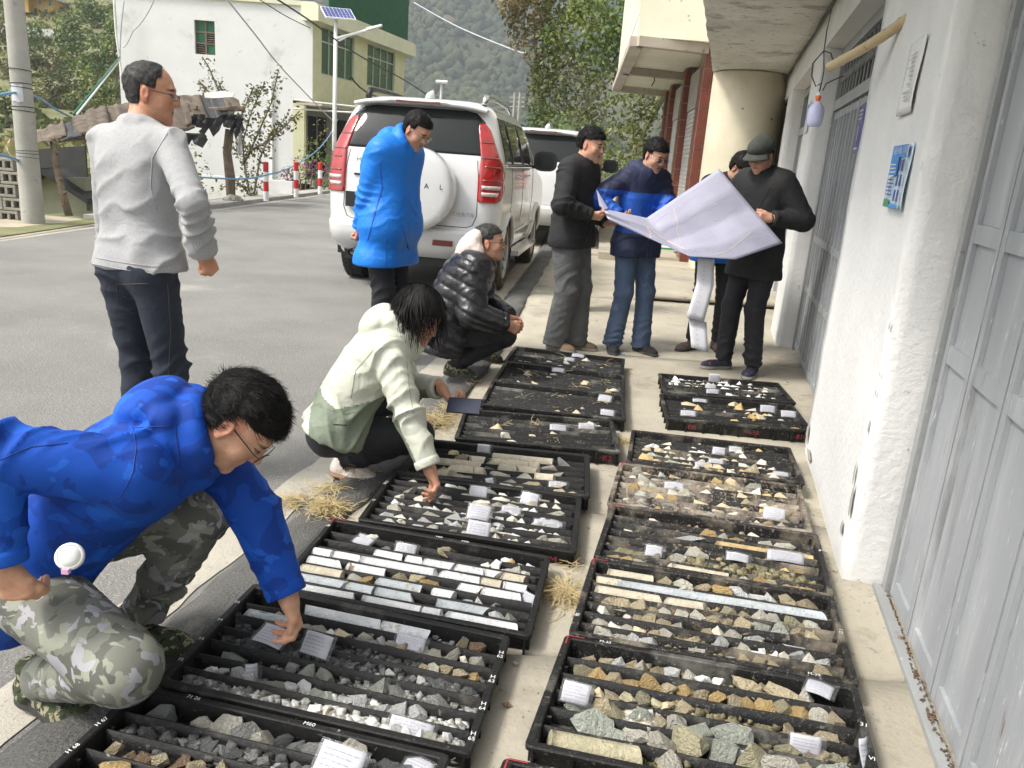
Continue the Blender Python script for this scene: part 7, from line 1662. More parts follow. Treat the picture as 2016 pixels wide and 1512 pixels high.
def hair_cap(name, c, M, sc, mask, thick, mat, parent, h, strands=500, slen=.02, comb=(0, -.4, 1.0), seed=1, spiky=.5, sw=.0011):
    def w(x, y, z): return c+(np.array((x, y, z))*sc)@M
    pr = [ell(w(0, -.012, .035), M, V3(.076+thick, .096+thick, .086+thick)*sc, .02), ell(w(0, -.02, -.025), M, V3(.066+thick*.6, .060+thick, .07)*sc, .03)]
    f0 = field(pr)
    def f(P): 
        L = (P-c)@M.T/sc; return -smin(-(f0(P)+.0035*fbm(P*60, 2, seed)), mask(L), .008)
    lo, hi = pbounds(pr, .02); V, F = surfnet(f, lo, hi, h)
    o = mesh_obj(name, V, F, mat, parent, smooth=True)
    if strands and len(V):
        N = vnormals(V, F); L = (V-c)@M.T/sc; ok = np.argwhere((mask(L) > .004) & (np.sum((V-w(0,-.012,.02))*N, 1) > .02)).ravel()
        if len(ok):
            idx = RNG.choice(ok, strands); p = V[idx]+RNG.normal(size=(strands, 3))*h*.4; n_ = N[idx]
            cmb = (np.asarray(comb, float)[None]+RNG.normal(size=(strands, 3))*.35)@M; tg = cmb-n_*np.sum(cmb*n_, 1, keepdims=True)
            d = tg+n_*spiky*(.4+RNG.random((strands, 1))); d /= np.linalg.norm(d, axis=1, keepdims=True)+1e-9; sd_ = np.cross(d, n_); sd_ /= np.linalg.norm(sd_, axis=1, keepdims=True)+1e-9
            l = slen*(.5+RNG.random((strands, 1))); a = p-n_*.003; m_ = a+d*l*.55; e = a+d*l-n_*l*.25*(1-spiky)
            VV = np.stack([a-sd_*sw, a+sd_*sw, m_+sd_*sw*.8, m_-sd_*sw*.8, e], 1).reshape(-1, 3); k = np.arange(strands)[:, None]*5
            ff = [tuple(x) for x in (k+np.array([0, 1, 2, 3])).tolist()]+[tuple(x) for x in (k+np.array([3, 2, 4])).tolist()]
            o2 = mesh_obj('hair_strands', VV, ff, mat, o)
    return o
def glasses(parent, c, M, sc, mat='wire_dark', lens='lens', shape=(.024, .018), rim=.0011, full=True):
    def w(x, y, z): return Vector(c+(np.array((x, y, z))*sc)@M)
    m = MB(); y0 = .107
    for s in (-1, 1):
        ring_ = [w(s*.033+shape[0]*math.cos(a)*(1 if abs(math.cos(a)) < .99 else 1), y0-.006*abs(s*.033+shape[0]*math.cos(a))/.05, .004+shape[1]*math.sin(a)) for a in np.linspace(0, 2*math.pi, 21)]
        m.tube(ring_, rim, 5, caps=False)
        m.tube([w(s*(.033+shape[0]), y0-.006, .010), w(s*.070, .085, .012), w(s*.079, .03, .013), w(s*.081, -.005, .012), w(s*.080, -.022, -.002)], [rim, rim, rim*1.4, rim*1.5, rim*1.3], 5)
    m.tube([w(-.033+shape[0], y0-.001, .010), w(0, y0+.003, .013), w(.033-shape[0], y0-.001, .010)], rim, 5)
    g = m.build('glasses', mat, parent, smooth=True)
    for s in (-1, 1):
        vs = [w(s*.033, y0-.003, .004)]+[w(s*.033+shape[0]*.97*math.cos(a), y0-.004-.005*abs(s*.033+shape[0]*math.cos(a))/.05, .004+shape[1]*.97*math.sin(a)) for a in np.linspace(0, 2*math.pi, 20, endpoint=False)]
        mesh_obj('lens', vs, [(0, 1+i, 1+(i+1) % 20) for i in range(20)], lens, g, smooth=True)
    return g
def shoe(parent, ankle, toe, mats, ground, h=.006, L_=.265, high=.0, roll=0):
    """one shoe: uppers over a cut flat sole"""
    a = np.asarray(ankle, float); t = np.asarray(toe, float); pitch = t[2]; t = nrm(t); side = nrm(np.cross(t, (0, 0, 1))); up = np.cross(side, t); M = np.stack([side, t, up])
    base = a-up*.085
    def w(x, y, z): return base+np.array((x, y, z))@M
    P = [ell(w(0, -.035, .035), M, V3(.037, .045, .045), .02), cap(w(0, -.02, .045), w(0, .10, .032), .036, .034, .03), ell(w(0.004, .115, .028), M, V3(.047, .075, .034), .03), cap(w(0, -.012, .06), w(0, -.012+.0, .10+high), .040, .043, .025, cut=(w(0, 0, .098+high), up))]
    P += [ell(w(0, -.03, .008), M, V3(.041, .052, .018), .01), cap(w(0, -.02, .006), w(0.002, .11, .006), .036, .045, .012), ell(w(0.004, .118, .008), M, V3(.051, .080, .018), .01)]
    lo, hi = pbounds(P); V, F = surfnet(field(P, [(base, -up)]), lo, hi, h)
    z = (V-base)@up; N = vnormals(V, F); lace = np.exp(-(((V-base)@side)/.02)**2)*np.clip(((V-base)@t-.0)/.03, 0, 1)*np.clip((.085-(V-base)@t)/.03, 0, 1)*(z > .05)
    V = V+N*(.0018*np.sin((V-base)@t*420)*lace+.0012*fbm(V*30, 2))[:, None]
    mi = ((V[F].mean(1)-base)@up < .026).astype(int)
    return mesh_obj('shoe', V, F, mats, parent, smooth=True, mi=mi)

def person(label, pelvis, yaw, h=1.72, leans=(4, 4, 8), side=0, twist=0, gaze=None, gup=(0, 0, 1), feet=None, wrists=None, hands=None, pole_e=None, pole_k=None,
           top=None, bottom=None, shoes=None, hair=None, glass=None, hs=1.0, res=.009, girth=1.0, skin=SKIN, headoff=(0, 0, 0), neckfwd=.35, ruddy=1.0, hems=.02, browc=(0.03,0.026,0.024), shoulderlift=(0,0), jaw=1.0, hairkw={}):
    skin = np.clip(np.asarray(skin)*(1.24, 1.29, 1.34), 0, .7) if skin is not SKIN else skin
    k = h/1.72; y = R(yaw); f = V3(math.sin(y), math.cos(y), 0); r = V3(math.cos(y), -math.sin(y), 0); up = V3(0, 0, 1); P0 = np.asarray(pelvis, float) if pelvis is not None else (np.asarray(feet[0][0], float)+np.asarray(feet[1][0], float))/2*V3(1,1,0)-f*.035+V3(0, 0, min(feet[0][0][2], feet[1][0][2])+.842*k)
    def sv(l): a = R(l); s = R(side); return nrm((up*math.cos(a)+f*math.sin(a))*math.cos(s)+r*math.sin(s))
    s1, s2, s3 = [sv(l) for l in leans]
    P1 = P0+s1*.20*k; P2 = P1+s2*.20*k; P3 = P2+s3*.135*k
    tw = R(twist); r2 = nrm(r*math.cos(tw)+f*math.sin(tw)); r2 = nrm(r2+s3*math.tan(R(0))); f3 = nrm(np.cross(s3, r2))
    SH = [P3-s3*.045*k-r2*.168*k*girth**.5+s3*shoulderlift[0], P3-s3*.045*k+r2*.168*k*girth**.5+s3*shoulderlift[1]]  # left, right
    HP = [P0-r*.088*k, P0+r*.088*k]
    ground_n = []
    KN, AN = [], []
    for i in (0, 1):
        kn, an = ik(HP[i], np.asarray(feet[i][0], float), .425*k, .425*k, f if pole_k is None else pole_k[i]); KN.append(kn); AN.append(an)
    EL, WR = [], []
    for i in (0, 1):
        e, w_ = ik(SH[i], np.asarray(wrists[i], float), .29*k, .255*k, (-f*.6+up*-.6+r*(-.5 if i == 0 else .5)) if pole_e is None or pole_e[i] is None else pole_e[i]); EL.append(e); WR.append(w_)
    g = nrm(gaze if gaze is not None else f); M = head_axes(g, gup); hc = P3+nrm(s3+f*neckfwd)*.075*k+M[2]*.085*k+M[1]*.012+np.asarray(headoff)
    root_loc = (float((AN[0][0]+AN[1][0])/2), float((AN[0][1]+AN[1][1])/2), float(min(AN[0][2], AN[1][2])-.085))
    sc = .98*hs
    # skin body: torso, limbs, neck, head and hands as one mesh
    prims = [cap(P0-r*.05, P0+r*.05, .065, .065), cap(P0, P1, .07, .07), cap(P1, P2, .07, .085), cap(SH[0]*.8+P3*.2-s3*.03, SH[1]*.8+P3*.2-s3*.03, .05, .05, .08)]
    for i in (0, 1): prims += [cap(SH[i], EL[i], .036, .030), cap(EL[i], WR[i], .032, .025), cap(HP[i], KN[i], .06, .042), cap(KN[i], AN[i], .042, .033)]
    lo, hi = pbounds(prims); VB, FB = surfnet(field(prims), lo, hi, .022); CB = np.tile(skin, (len(VB), 1))
    HPm = head_prims(hc, M, P3+s3*.0, sc, jaw); mask = hair['mask'] if hair else (lambda L: -np.ones(len(L)))
    lo, hi = pbounds(HPm, .015); VH, FH = surfnet(field(HPm), lo, hi, .0032 if res < .008 else .0038); CH_ = head_tint(VH, hc, M, sc, mask, ruddy=ruddy, skin=np.asarray(skin), browc=browc)
    parts = [(VB, FB, CB), (VH, FH, CH_)]
    for i in (0, 1):
        if hands and hands[i] is not None:
            d, n_, cu, th = hands[i]; hp = hand_prims(WR[i], np.asarray(d, float), np.asarray(n_, float), 1 if i == 1 else -1, cu, th)
            hp = [cap(EL[i]*.3+WR[i]*.7, WR[i], .029*k, .025, .015)]+hp
            lo, hi = pbounds(hp, .01); V_, F_ = surfnet(field(hp), lo, hi, .0030 if res < .008 else .0036); tint = np.tile(np.asarray(skin)*(1, .95, .92), (len(V_), 1))*(1+.10*vnoise(V_*45)[:, None]); parts.append((V_, F_, tint))
    off = 0; VV, FF, CC = [], [], []
    for v, f_, c in parts: VV.append(v); FF.append(f_+off); CC.append(c); off += len(v)
    body = mesh_obj('person', np.concatenate(VV), np.concatenate(FF), 'skin', None, root_loc, smooth=True, attr=np.concatenate(CC))
    tag(body, label, 'person', 'people looking at the drill cores')
    J = dict(P0=P0, P1=P1, P2=P2, P3=P3, SH=SH, EL=EL, WR=WR, HP=HP, KN=KN, AN=AN, f=f, r=r, r2=r2, f3=f3, s1=s1, s2=s2, s3=s3, hc=hc, M=M, sc=sc, k=k, body=body)
    # trousers
    b = bottom; pad = b.get('pad', .022); lp = b.get('leg', pad)
    tp = [cap(P0-r*.062*k*girth, P0+r*.062*k*girth, (.088+pad)*girth**.5*k, (.088+pad)*girth**.5*k), cap(P0-r*.05+s1*.03, P0+r*.05+s1*.03, (.068+pad)*k, (.068+pad)*k, .05)]
    fl = []
    for i in (0, 1):
        e = AN[i]+nrm(AN[i]-KN[i])*b.get('drop', .0); dn = nrm(AN[i]-KN[i]); kc = KN[i]
        tp += [cap(HP[i], kc, (.082+lp)*k, (.056+lp)*k, .05), cap(kc, e, (.056+lp)*k, (.043+b.get('cuff', lp))*k, .03, cut=(e-dn*.005, dn))]
        fl += [(HP[i], kc, .09, b.get('fold', .010), 9, 1.0), (kc, e, .07, b.get('fold', .010)*1.1, 12, b.get('tj', .95)), (HP[i], kc, .09, b.get('fold', .010)*.8, 11, 0.0)]
    garment('trousers', tp, res, b['mats'], body, folds=fl, seed=int(h*977) % 50, zone=b['zone'](J) if 'zone' in b else None)
    # upper garment
    t = top; pad = t.get('pad', .02); ap = t.get('arm', pad); bl = t.get('belly', 0); hem = t.get('hem', .12)
    levels = []; spine = [(P0-s1*max(hem, 0)*.9, s1, r, .082*t.get('hip', 1), .110*t.get('hip', 1)), (P0, s1, r, .080*t.get('hip', 1), .108*t.get('hip', 1)), (P0*.5+P1*.5, s1, r, .060, .098), (P1, nrm(s1+s2), nrm(r+r2*.3), .050, .098), (P1*.5+P2*.5, s2, nrm(r+r2), .056, .102), (P2, s3, r2, .064, .102), (P2*.45+P3*.55, s3, r2, .074, .078)]
    up_ = []
    for i, (c, s, rr, hw, rad) in enumerate(spine):
        ff3 = nrm(np.cross(s, rr)); c = c+ff3*(.012+bl*(1 if i in (1, 2, 3) else .3 if i in (0, 4) else 0)); up_.append(cap(c-rr*hw*k*girth, c+rr*hw*k*girth, (rad+pad)*k*girth**.6, (rad+pad)*k*girth**.6, .07))
    up_.append(cap(SH[0]*.92+P3*.08-s3*.005, SH[1]*.92+P3*.08-s3*.005, (.052+pad)*k, (.052+pad)*k, .07)); up_.append(cap(P2+s3*.03, P3+s3*.005, (.085+pad*.5)*k, (.060+pad*.3)*k, .06))
    fl = [(P0-s1*.1, P2, .20, t.get('tfold', .008), 6, .35)]
    for i in (0, 1):
        wr = WR[i]-nrm(WR[i]-EL[i])*t.get('cuffback', .012); dn = nrm(wr-EL[i])
        up_ += [cap(SH[i], EL[i], (.056+ap)*k, (.046+ap)*k, .022), cap(EL[i], wr, (.046+ap)*k, (.034+t.get('cuff', ap*.8))*k, .014, cut=(wr, dn))]
        if t.get('cuffband'): up_.append(cap(wr-dn*.045, wr, .034*k, .033*k, .01, cut=(wr, dn)))
        fl += [(SH[i], EL[i], .075, t.get('fold', .009), 11, 1.0), (EL[i], wr, .065, t.get('fold', .009), 14, .35), (SH[i], EL[i], .09, t.get('fold', .009)*.8, 8, 0)]
    if t.get('hood'):
        q = t['hood']; hb = P3-f3*.080+s3*.015*q
        up_ += [ell(hb-f3*.03*q-s3*.03, np.stack([r2, f3, s3]), V3(.118, .046*q, .088), .02), cap(hb-r2*.085+s3*.03, hb+r2*.085+s3*.03, .032, .032, .012)]
        for s in (-1, 1): up_ += [cap(hb+r2*.095*s+s3*.02, P3+f3*.02+r2*.098*s+s3*.025, .034, .030, .02), cap(P3+f3*.02+r2*.098*s+s3*.025, P3+f3*.095+r2*.05*s-s3*.045, .030, .024, .02)]
    if t.get('collar'):
        ch = t['collar']; nd = nrm(s3+f*.25)
        cR = t.get('cR', .010); ring_ = [P3+f3*(.014+(.066+cR)*math.cos(a))+r2*(.068+cR)*math.sin(a)+nd*(ch*.45) for a in np.linspace(0, 2*math.pi, 13)]
        for a, b2 in zip(ring_[:-1], ring_[1:]): up_.append(cap(a, b2, t.get('cr', .020), t.get('cr', .020), .012)); up_.append(cap(a-nd*ch*.45, b2-nd*ch*.45, t.get('cr', .020)*1.1, t.get('cr', .020)*1.1, .03))
        if ch > .04:
            for a, b2 in zip(ring_[:-1], ring_[1:]): up_.append(cap(a+nd*ch*.45, b2+nd*ch*.45, t.get('cr', .020)*.8, t.get('cr', .020)*.8, .012))
    if t.get('neckring'):
        nk = hc-P3; ax = nrm(nk); rr_ = nrm(r2-ax*(r2@ax)); ff_ = np.cross(ax, rr_); ff_ = ff_ if ff_@f3 > 0 else -ff_
        for (fr, rad, tr_, a0, a1) in t['neckring']:
            g_ = [P3+nk*fr+ff_*(.006+rad*math.cos(R(a)))+rr_*rad*math.sin(R(a)) for a in np.linspace(a0, a1, 11)]
            for a, b2 in zip(g_[:-1], g_[1:]): up_.append(cap(a, b2, tr_, tr_, .03))
    up_ += t['extra'](J) if 'extra' in t else []
    jk = garment(t.get('name', 'jacket'), up_, t.get('res', res), t['mats'], body, cuts=[(P0-s1*hem+0*f, -s1)]+(t['cuts'](J) if 'cuts' in t else []), folds=fl, seed=int(abs(P0[0])*100) % 60, rough_amp=t.get('amp', .004), zone=t['zone'](J) if 'zone' in t else None, puff=t['puff'](J) if 'puff' in t else None)
    J['jacket'] = jk
    if t.get('cuffs', True) and not t.get('cuffband'):
        for i in (0, 1):
            wr = WR[i]-nrm(WR[i]-EL[i])*t.get('cuffback', .012); dn = nrm(wr-EL[i]); rc = (.034+t.get('cuff', ap*.8))*k
            MB().lathe(wr-dn*.032, [(rc-.004, -.004), (rc+.0035, .0), (rc+.0045, .012), (rc+.0035, .028), (rc+.002, .033), (rc-.012, .034)], 24, axis=dn).build('cuff', t['mats'][0], jk, smooth=True)
    if t.get('seams'):
        for i in (0, 1):
            ax = nrm(EL[i]-SH[i]); MB().lathe(SH[i]+ax*.02, [((.0565+ap)*k+.0025, -.002), ((.0565+ap)*k+.0045, 0), ((.0565+ap)*k+.0025, .002)], 28, axis=nrm(ax+(1 if i == 0 else -1)*-r2*.5)).build('seam', t['seams'], jk)
    for i in (0, 1): shoe(body, AN[i], feet[i][1], shoes['mats'], None, h=shoes.get('res', res*.65), high=shoes.get('high', 0))
    if hair and not hair.get('none'): J['hair'] = hair_cap('hair', hc, M, sc, hair['mask'], hair.get('thick', .012), hair.get('mat', 'hair_black'), body, hair.get('h', .005), hair.get('n', 500), hair.get('len', .02), hair.get('comb', (0, -.4, 1)), spiky=hair.get('spiky', .4), sw=hair.get('sw', .0011))
    if glass: glasses(body, hc, M, sc, **glass)
    return J
from mathutils.bvhtree import BVHTree
def stitch(ob, lines, mat, r=.0014, name='seam', closed=False):
    """seams, zips and pocket edges laid on a garment's own surface"""
    me = ob.data; off = Vector(ob.matrix_basis.translation); root = ob
    while root.parent: root = root.parent
    off = Vector(root.location); T_ = BVHTree.FromPolygons([v.co+off for v in me.vertices], [tuple(p.vertices) for p in me.polygons])
    for ln in lines:
        pts = []
        for a, b in zip(ln[:-1], ln[1:]):
            k = max(2, int(math.hypot(b[0]-a[0], b[1]-a[1])/6))
            for i in range(k):
                f = i/k; d = ray(a[0]+(b[0]-a[0])*f, a[1]+(b[1]-a[1])*f).normalized(); h = T_.ray_cast(CO, d)
                if h[0] is not None and (not pts or (h[0]-pts[-1]).length < .06): pts.append(h[0]-d*r*.35)
        if len(pts) > 2: MB().tube(pts, r, 5).build(name, mat, ob, smooth=True)
A_ = lambda u, v, Y: np.array(at(u, v, Y))
def zip_line(J, mat='wire_dark', name='zip', p=None, w=.004):
    m = MB(); m.tube([Vector(q) for q in p], w, 5); return m.build(name, mat, J['jacket'])
# ---- 1 man in the light grey sweatshirt, back to the camera, looking right
Yp = 3.32; g0 = gp(262, 905, -.05); g1 = gp(300, 900, -.05)
J = person('person in a light grey sweatshirt and dark jeans standing in the road', None, 22, 1.80, leans=(2, 6, 14), side=-1, gaze=(.97, .22, -.13),
    feet=[((-1.70, 3.42, .035), (.3, .9, 0)), ((-1.50, 3.30, .035), (.5, .85, 0))], wrists=[A_(225, 560, 3.62), A_(400, 500, 3.30)], pole_e=[V3(-.5,-.6,0), V3(.5, -.85, -.1)], pole_k=[V3(.3,1,0), V3(.35,1,0)],
    hands=[(V3(.3,.5,-.8), V3(.5,.2,0), RELAX, (35,20,15)), (V3(.35, .1, -.9), V3(-.7, .6, -.25), FIST, (15, 40, 30))],
    top=dict(name='sweatshirt', mats=['sweat_grey'], pad=.004, arm=.006, hem=.0, hip=.95, fold=.013, tfold=.012, collar=.012, cr=.012, cR=0, neckring=[(.12,.068,.013,0,360)], cuffband=True, cuff=.022, belly=.015), bottom=dict(mats=['jeans_dark'], pad=.0, leg=.010, fold=.009, cuff=.02),
    shoes=dict(mats=['shoe_black', 'sole_dark']), hair=dict(mask=hm_bald, thick=.006, n=900, len=.018, h=.005, comb=(0, -.2, -.8), spiky=.12, mat='hair_grey', sw=.0008), glass=dict(mat='wire_dark', shape=(.022, .014)), girth=1.0, res=.0085, skin=(0.47, 0.235, 0.145), headoff=(-.01, .02, -.005), neckfwd=.3, hs=1.02)
J1 = J
P0, r_, f_ = J['P0'], J['r'], J['f']
bk = lambda a, b: Vector(P0-f_*.128+r_*a+V3(0, 0, b)-f_*(.0-.05*abs(a-.07)))
# ---- 2 man in the bright blue hooded jacket, hands behind his back
q = gp(758, 700, -.05); Yb = 5.78
J = person('person in a bright blue hooded jacket standing with hands behind his back', None, 112, 1.86, leans=(0, 9, 32), gaze=(.70, -.42, -.60),
    feet=[(V3(q.x+.06, Yb+.12, .035), (.9, -.2, 0)), (V3(q.x-.02, Yb-.1, .035), (.9, -.35, 0))], wrists=[A_(716, 476, Yb+.08), A_(702, 480, Yb-.02)], pole_e=[V3(-1, .5, 0), V3(-1, -.7, .1)],
    hands=[(V3(-.5, -.6, -.6), V3(-.7, .5, 0), RELAX, (30, 20, 15)), (V3(-.3, .1, -.9), V3(-.8, .3, .2), FIST, (25, 25, 20))],
    top=dict(mats=['blue_bright'], pad=.034, arm=.028, hem=.27, fold=.013, tfold=.012, neckring=[(.05,.088,.026,0,360),(.30,.090,.024,35,325),(.55,.094,.020,70,290)], hood=1.15, hip=1.06, collar=.06, cr=.022, cR=.016, belly=.045, cuff=.02), bottom=dict(mats=['black_trouser'], pad=.02, fold=.008),
    shoes=dict(mats=['shoe_black', 'sole_dark']), hair=dict(mask=hm_short, thick=.012, n=700, len=.022, comb=(0, .5, .3), spiky=.2), glass=dict(mat='wire_silver', shape=(.024, .016)), girth=1.18, res=.0095, skin=(0.46, 0.25, 0.165), neckfwd=.8, hs=1.04)
J_BLUE = J; jk = J['jacket']
cpt = lambda a, b: Vector(J['P2']+J['f3']*(.165)+J['r2']*a+J['s2']*b)
mm = MB(); c = cpt(.07, .02); mm.lathe(c-Vector(J['f3'])*.006, [(.0, .012), (.030, .010), (.031, .0)], 16, axis=J['f3']); mm.build('badge', 'white_paint', jk)
mm = MB(); mm.lathe(c-Vector(J['f3'])*.0055, [(.0, .014), (.019, .0135), (.02, .0)], 16, axis=J['f3']); mm.build('badge', 'blue_mid', jk)
zip_line(J, 'blue_deep', 'zip', [J['P0']+J['f']*(.20)-J['s1']*.14, J['P1']+J['f']*.195, J['P2']+J['f3']*.165, J['P3']+J['f3']*.095], .005)
# ---- 3 young man squatting at the kerb edge
def camo_zone(J): return None
foot_r = V3(*gp(112, 1415, -.045)); foot_l = V3(*gp(322, 1296, 0.0))
tipL = V3(*gp(596, 1262, .075)); wl = A_(568, 1178, 1.95)
J3 = person('person in a royal blue jacket and camouflage trousers squatting over the core tray', A_(50, 1088, 1.87), 88, 1.74, leans=(40, 53, 64), gaze=(.60, -.06, -.80), gup=(.6, 0.1, 1),
    feet=[((foot_l[0]-.08, foot_l[1]+.03, .10), (.93, -.2, 0)), ((foot_r[0]-.06, foot_r[1]+.03, .055), (.86, -.36, 0))], pole_k=[V3(1, .15, .25), V3(.85, -.45, .25)],
    wrists=[wl, A_(2, 1118, 1.56)], pole_e=[V3(.4, .2, -.1), V3(-1, -.35, .55)],
    hands=[(V3(.35, -.05, -.92), V3(-.8, -.35, -.25), PINCH, (20, 45, 30)), (V3(.35, .1, -.9), V3(-.1, .8, .3), [(50,50,30)]*4, (25, 30, 20))],
    top=dict(mats=['blue_camo', 'blue_deep'], pad=.026, arm=.024, hem=.13, fold=.014, tfold=.013, neckring=[(.05,.088,.026,0,360),(.30,.090,.024,35,325),(.55,.094,.020,70,290)], hood=1.25, collar=.06, cr=.020, cR=.016, cuff=.018, amp=.004, belly=.02, 
             zone=lambda J: (lambda C: (((C-J['P1'])@J['r'] < .05)*((C-J['P0'])@J['s1'] < .22)*((C-J['P0'])@J['f'] > .14)).astype(int))),
    bottom=dict(mats=['camo_grey'], pad=.030, leg=.026, fold=.013, cuff=.016, drop=-.03), shoes=dict(mats=['camo_shoe', 'sole_dark'], res=.0045, high=.03),
    hair=dict(mask=lambda L: hm_short(L, .060, .025), thick=.015, n=7000, len=.036, comb=(0, 1.0, .25), spiky=.10, h=.004, sw=.0007), glass=dict(mat='wire_dark', shape=(.024, .019), rim=.0012), res=.0068, skin=(0.52, 0.30, 0.195), neckfwd=.6, hs=1.03)
bd = J3['body']
# hood cord stopper, studs, flask held behind the arm
m = MB(); p = J3['P3']+J3['f3']*.02+J3['r2']*.10+J3['s3']*.03; m.lathe(p, [(0, -.008), (.008, -.006), (.009, .004), (.006, .010), (0, .011)], 10, axis=J3['r2']); m.tube([p+J3['s3']*.02, p+J3['r2']*.012, p-J3['s3']*.02], .0016, 5); m.build('cord_stopper', 'white_paint', J3['jacket'], smooth=True)
fp = A_(134, 1094, 1.42); fl = thing('flask', 'white flask lid with pink clasp against the royal blue jacket', 'flask', tuple(fp))
ax = nrm(V3(.40, -.78, .48)); m = MB(); m.lathe(fp-ax*.06, [(.0245, -.06), (.0245, .0), (.0275, .001), (.028, .012), (.027, .020), (.022, .0245), (.0215, .0225), (.0205, .0245), (.010, .0275), (0, .028)], 24, axis=ax); m.build('lid', 'white_paint', fl, smooth=True)
m = MB(); m.box(fp+V3(.004, -.018, -.024), (.014, .010, .010)); m.build('clasp', mk('pink_clasp', (0.62, 0.35, 0.5)), fl)
# ---- 4 woman squatting, pointing into the tray
fr_ = V3(*gp(692, 940, -.02)); flw = V3(*gp(800, 880, 0.0)); wt = A_(858, 958, 3.02)
def wz(J):
    def z(C):
        a = (C-J['P0'])@J['s2']; fr = (C-J['P0'])@J['f']; sd = (C-J['P1'])@J['r']
        body = (a < .13+.75*np.clip(fr-.02, 0, .5))*(a > -.5)*(fr > -.09)
        dl = [np.linalg.norm(C-(J['EL'][i]+np.clip(((C-J['EL'][i])@(J['WR'][i]-J['EL'][i]))/((J['WR'][i]-J['EL'][i])@(J['WR'][i]-J['EL'][i])), 0, 1)[:, None]*(J['WR'][i]-J['EL'][i])), axis=1) for i in (0, 1)]
        du = [np.linalg.norm(C-(J['SH'][i]+np.clip(((C-J['SH'][i])@(J['EL'][i]-J['SH'][i]))/((J['EL'][i]-J['SH'][i])@(J['EL'][i]-J['SH'][i])), 0, 1)[:, None]*(J['EL'][i]-J['SH'][i])), axis=1) for i in (0, 1)]
        arm = np.minimum(np.minimum(dl[0], dl[1]), np.minimum(du[0], du[1])) < .085
        under = np.zeros(len(C), bool)
        for i in (0, 1):
            ax = nrm(J['WR'][i]-J['EL'][i]); c0 = J['EL'][i]+((C-J['EL'][i])@ax)[:, None]*ax; under |= (dl[i] < .085)*(((C-c0)@V3(-.55, 0, -.75)) > .022)*(((C-J['EL'][i])@ax) > -.1)
        return ((body & ~arm) | under).astype(int)
    return z
J4 = person('person with long black hair in a cream and sage jacket squatting by the trays', A_(655, 842, 3.33), 80, 1.62, leans=(21, 33, 47), gaze=(.82, -.50, -.48),
    feet=[((flw[0]-.05, flw[1]+.04, .085), (.9, -.1, 0)), ((fr_[0]-.04, fr_[1]+.04, .05), (.85, -.42, 0))], pole_k=[V3(.9, .4, .6), V3(.95, -.05, .35)],
    wrists=[A_(868, 764, 3.44), wt], pole_e=[V3(.1, .4, -.8), V3(-.3, -.5, -.5)],
    hands=[(V3(.62, -.40, -.62), V3(.55, .3, .6), GRIP, (40, 15, 10)), (V3(.42, -.06, -.85), V3(-.75, -.35, -.35), POINT, (15, 35, 25))],
    top=dict(mats=['cream_shell', 'sage'], pad=.022, arm=.020, hem=.015, fold=.013, tfold=.011, neckring=[(.05,.088,.026,0,360),(.30,.090,.024,35,325),(.55,.094,.020,70,290)], hood=1.1, collar=.06, cr=.02, cR=.016, cuff=.018, zone=wz), bottom=dict(mats=['black_trouser'], pad=.018, leg=.018, fold=.010, cuff=.02),
    shoes=dict(mats=['shoe_pink', 'sole_gum'], res=.005), hair=dict(mask=lambda L: np.maximum(hm_short(L, .06), np.where(L[:, 1] < .02, L[:, 2]+.09, -1)), thick=.020, n=0, h=.006), res=.0075, skin=(0.44, 0.24, 0.16), neckfwd=.5, hs=.98)
# long wavy locks
hc, M, sc = J4['hc'], J4['M'], J4['sc']; n = 2600; d = RNG.normal(size=(n*3, 3)); d /= np.linalg.norm(d, axis=1, keepdims=True); d = d[(d[:, 2] > -.3) & (d[:, 1] < .6) & ((d[:, 1] < -.02) | ((d[:, 2] > .6) & (d[:, 1] < .25)))][:n]; n = len(d)
base = hc+(np.array((0, -.018, .03))+d*np.array((.104, .122, .108)))@M
out = (d*np.array((1, 1, .6)))@M; out[:, 2] -= .2; out /= np.linalg.norm(out, axis=1, keepdims=True); pts = [base]; v = out*.6+np.array((0, 0, -.5)); p = base.copy(); tl = (.09+.15*RNG.random(n))
ph = RNG.random(n)*6.28
for j in range(7):
    v = v*.62+np.array((0.04, -.02, -.5))+.30*np.stack([np.sin(ph+j*1.3), np.cos(ph*1.7+j*1.1), 0*ph], -1); v /= np.linalg.norm(v, axis=1, keepdims=True); q = p+v*(tl/7)[:, None]
    L = (q-hc)@M.T-np.array((0, -.012, .02)); e = np.linalg.norm(L/np.array((.098, .118, .104)), axis=1, keepdims=True); L = np.where(e < 1, L/np.maximum(e, .3), L); q = hc+(L+np.array((0, -.012, .02)))@M; pts.append(q); p = q
pts = np.stack(pts, 1); sdv = np.cross(pts[:, 1]-pts[:, 0], out); sdv /= np.linalg.norm(sdv, axis=1, keepdims=True)+1e-9; wd = (.0024*(1-np.arange(8)/9))[None, :, None]
VV = np.stack([pts-sdv[:, None]*wd, pts+sdv[:, None]*wd], 2).reshape(-1, 3); k = (np.arange(n)[:, None]*16+np.arange(7)[None]*2).reshape(-1, 1); mesh_obj('hair_locks', VV, k+np.array([0, 1, 3, 2]), 'hair_black', J4['hair'], smooth=True)
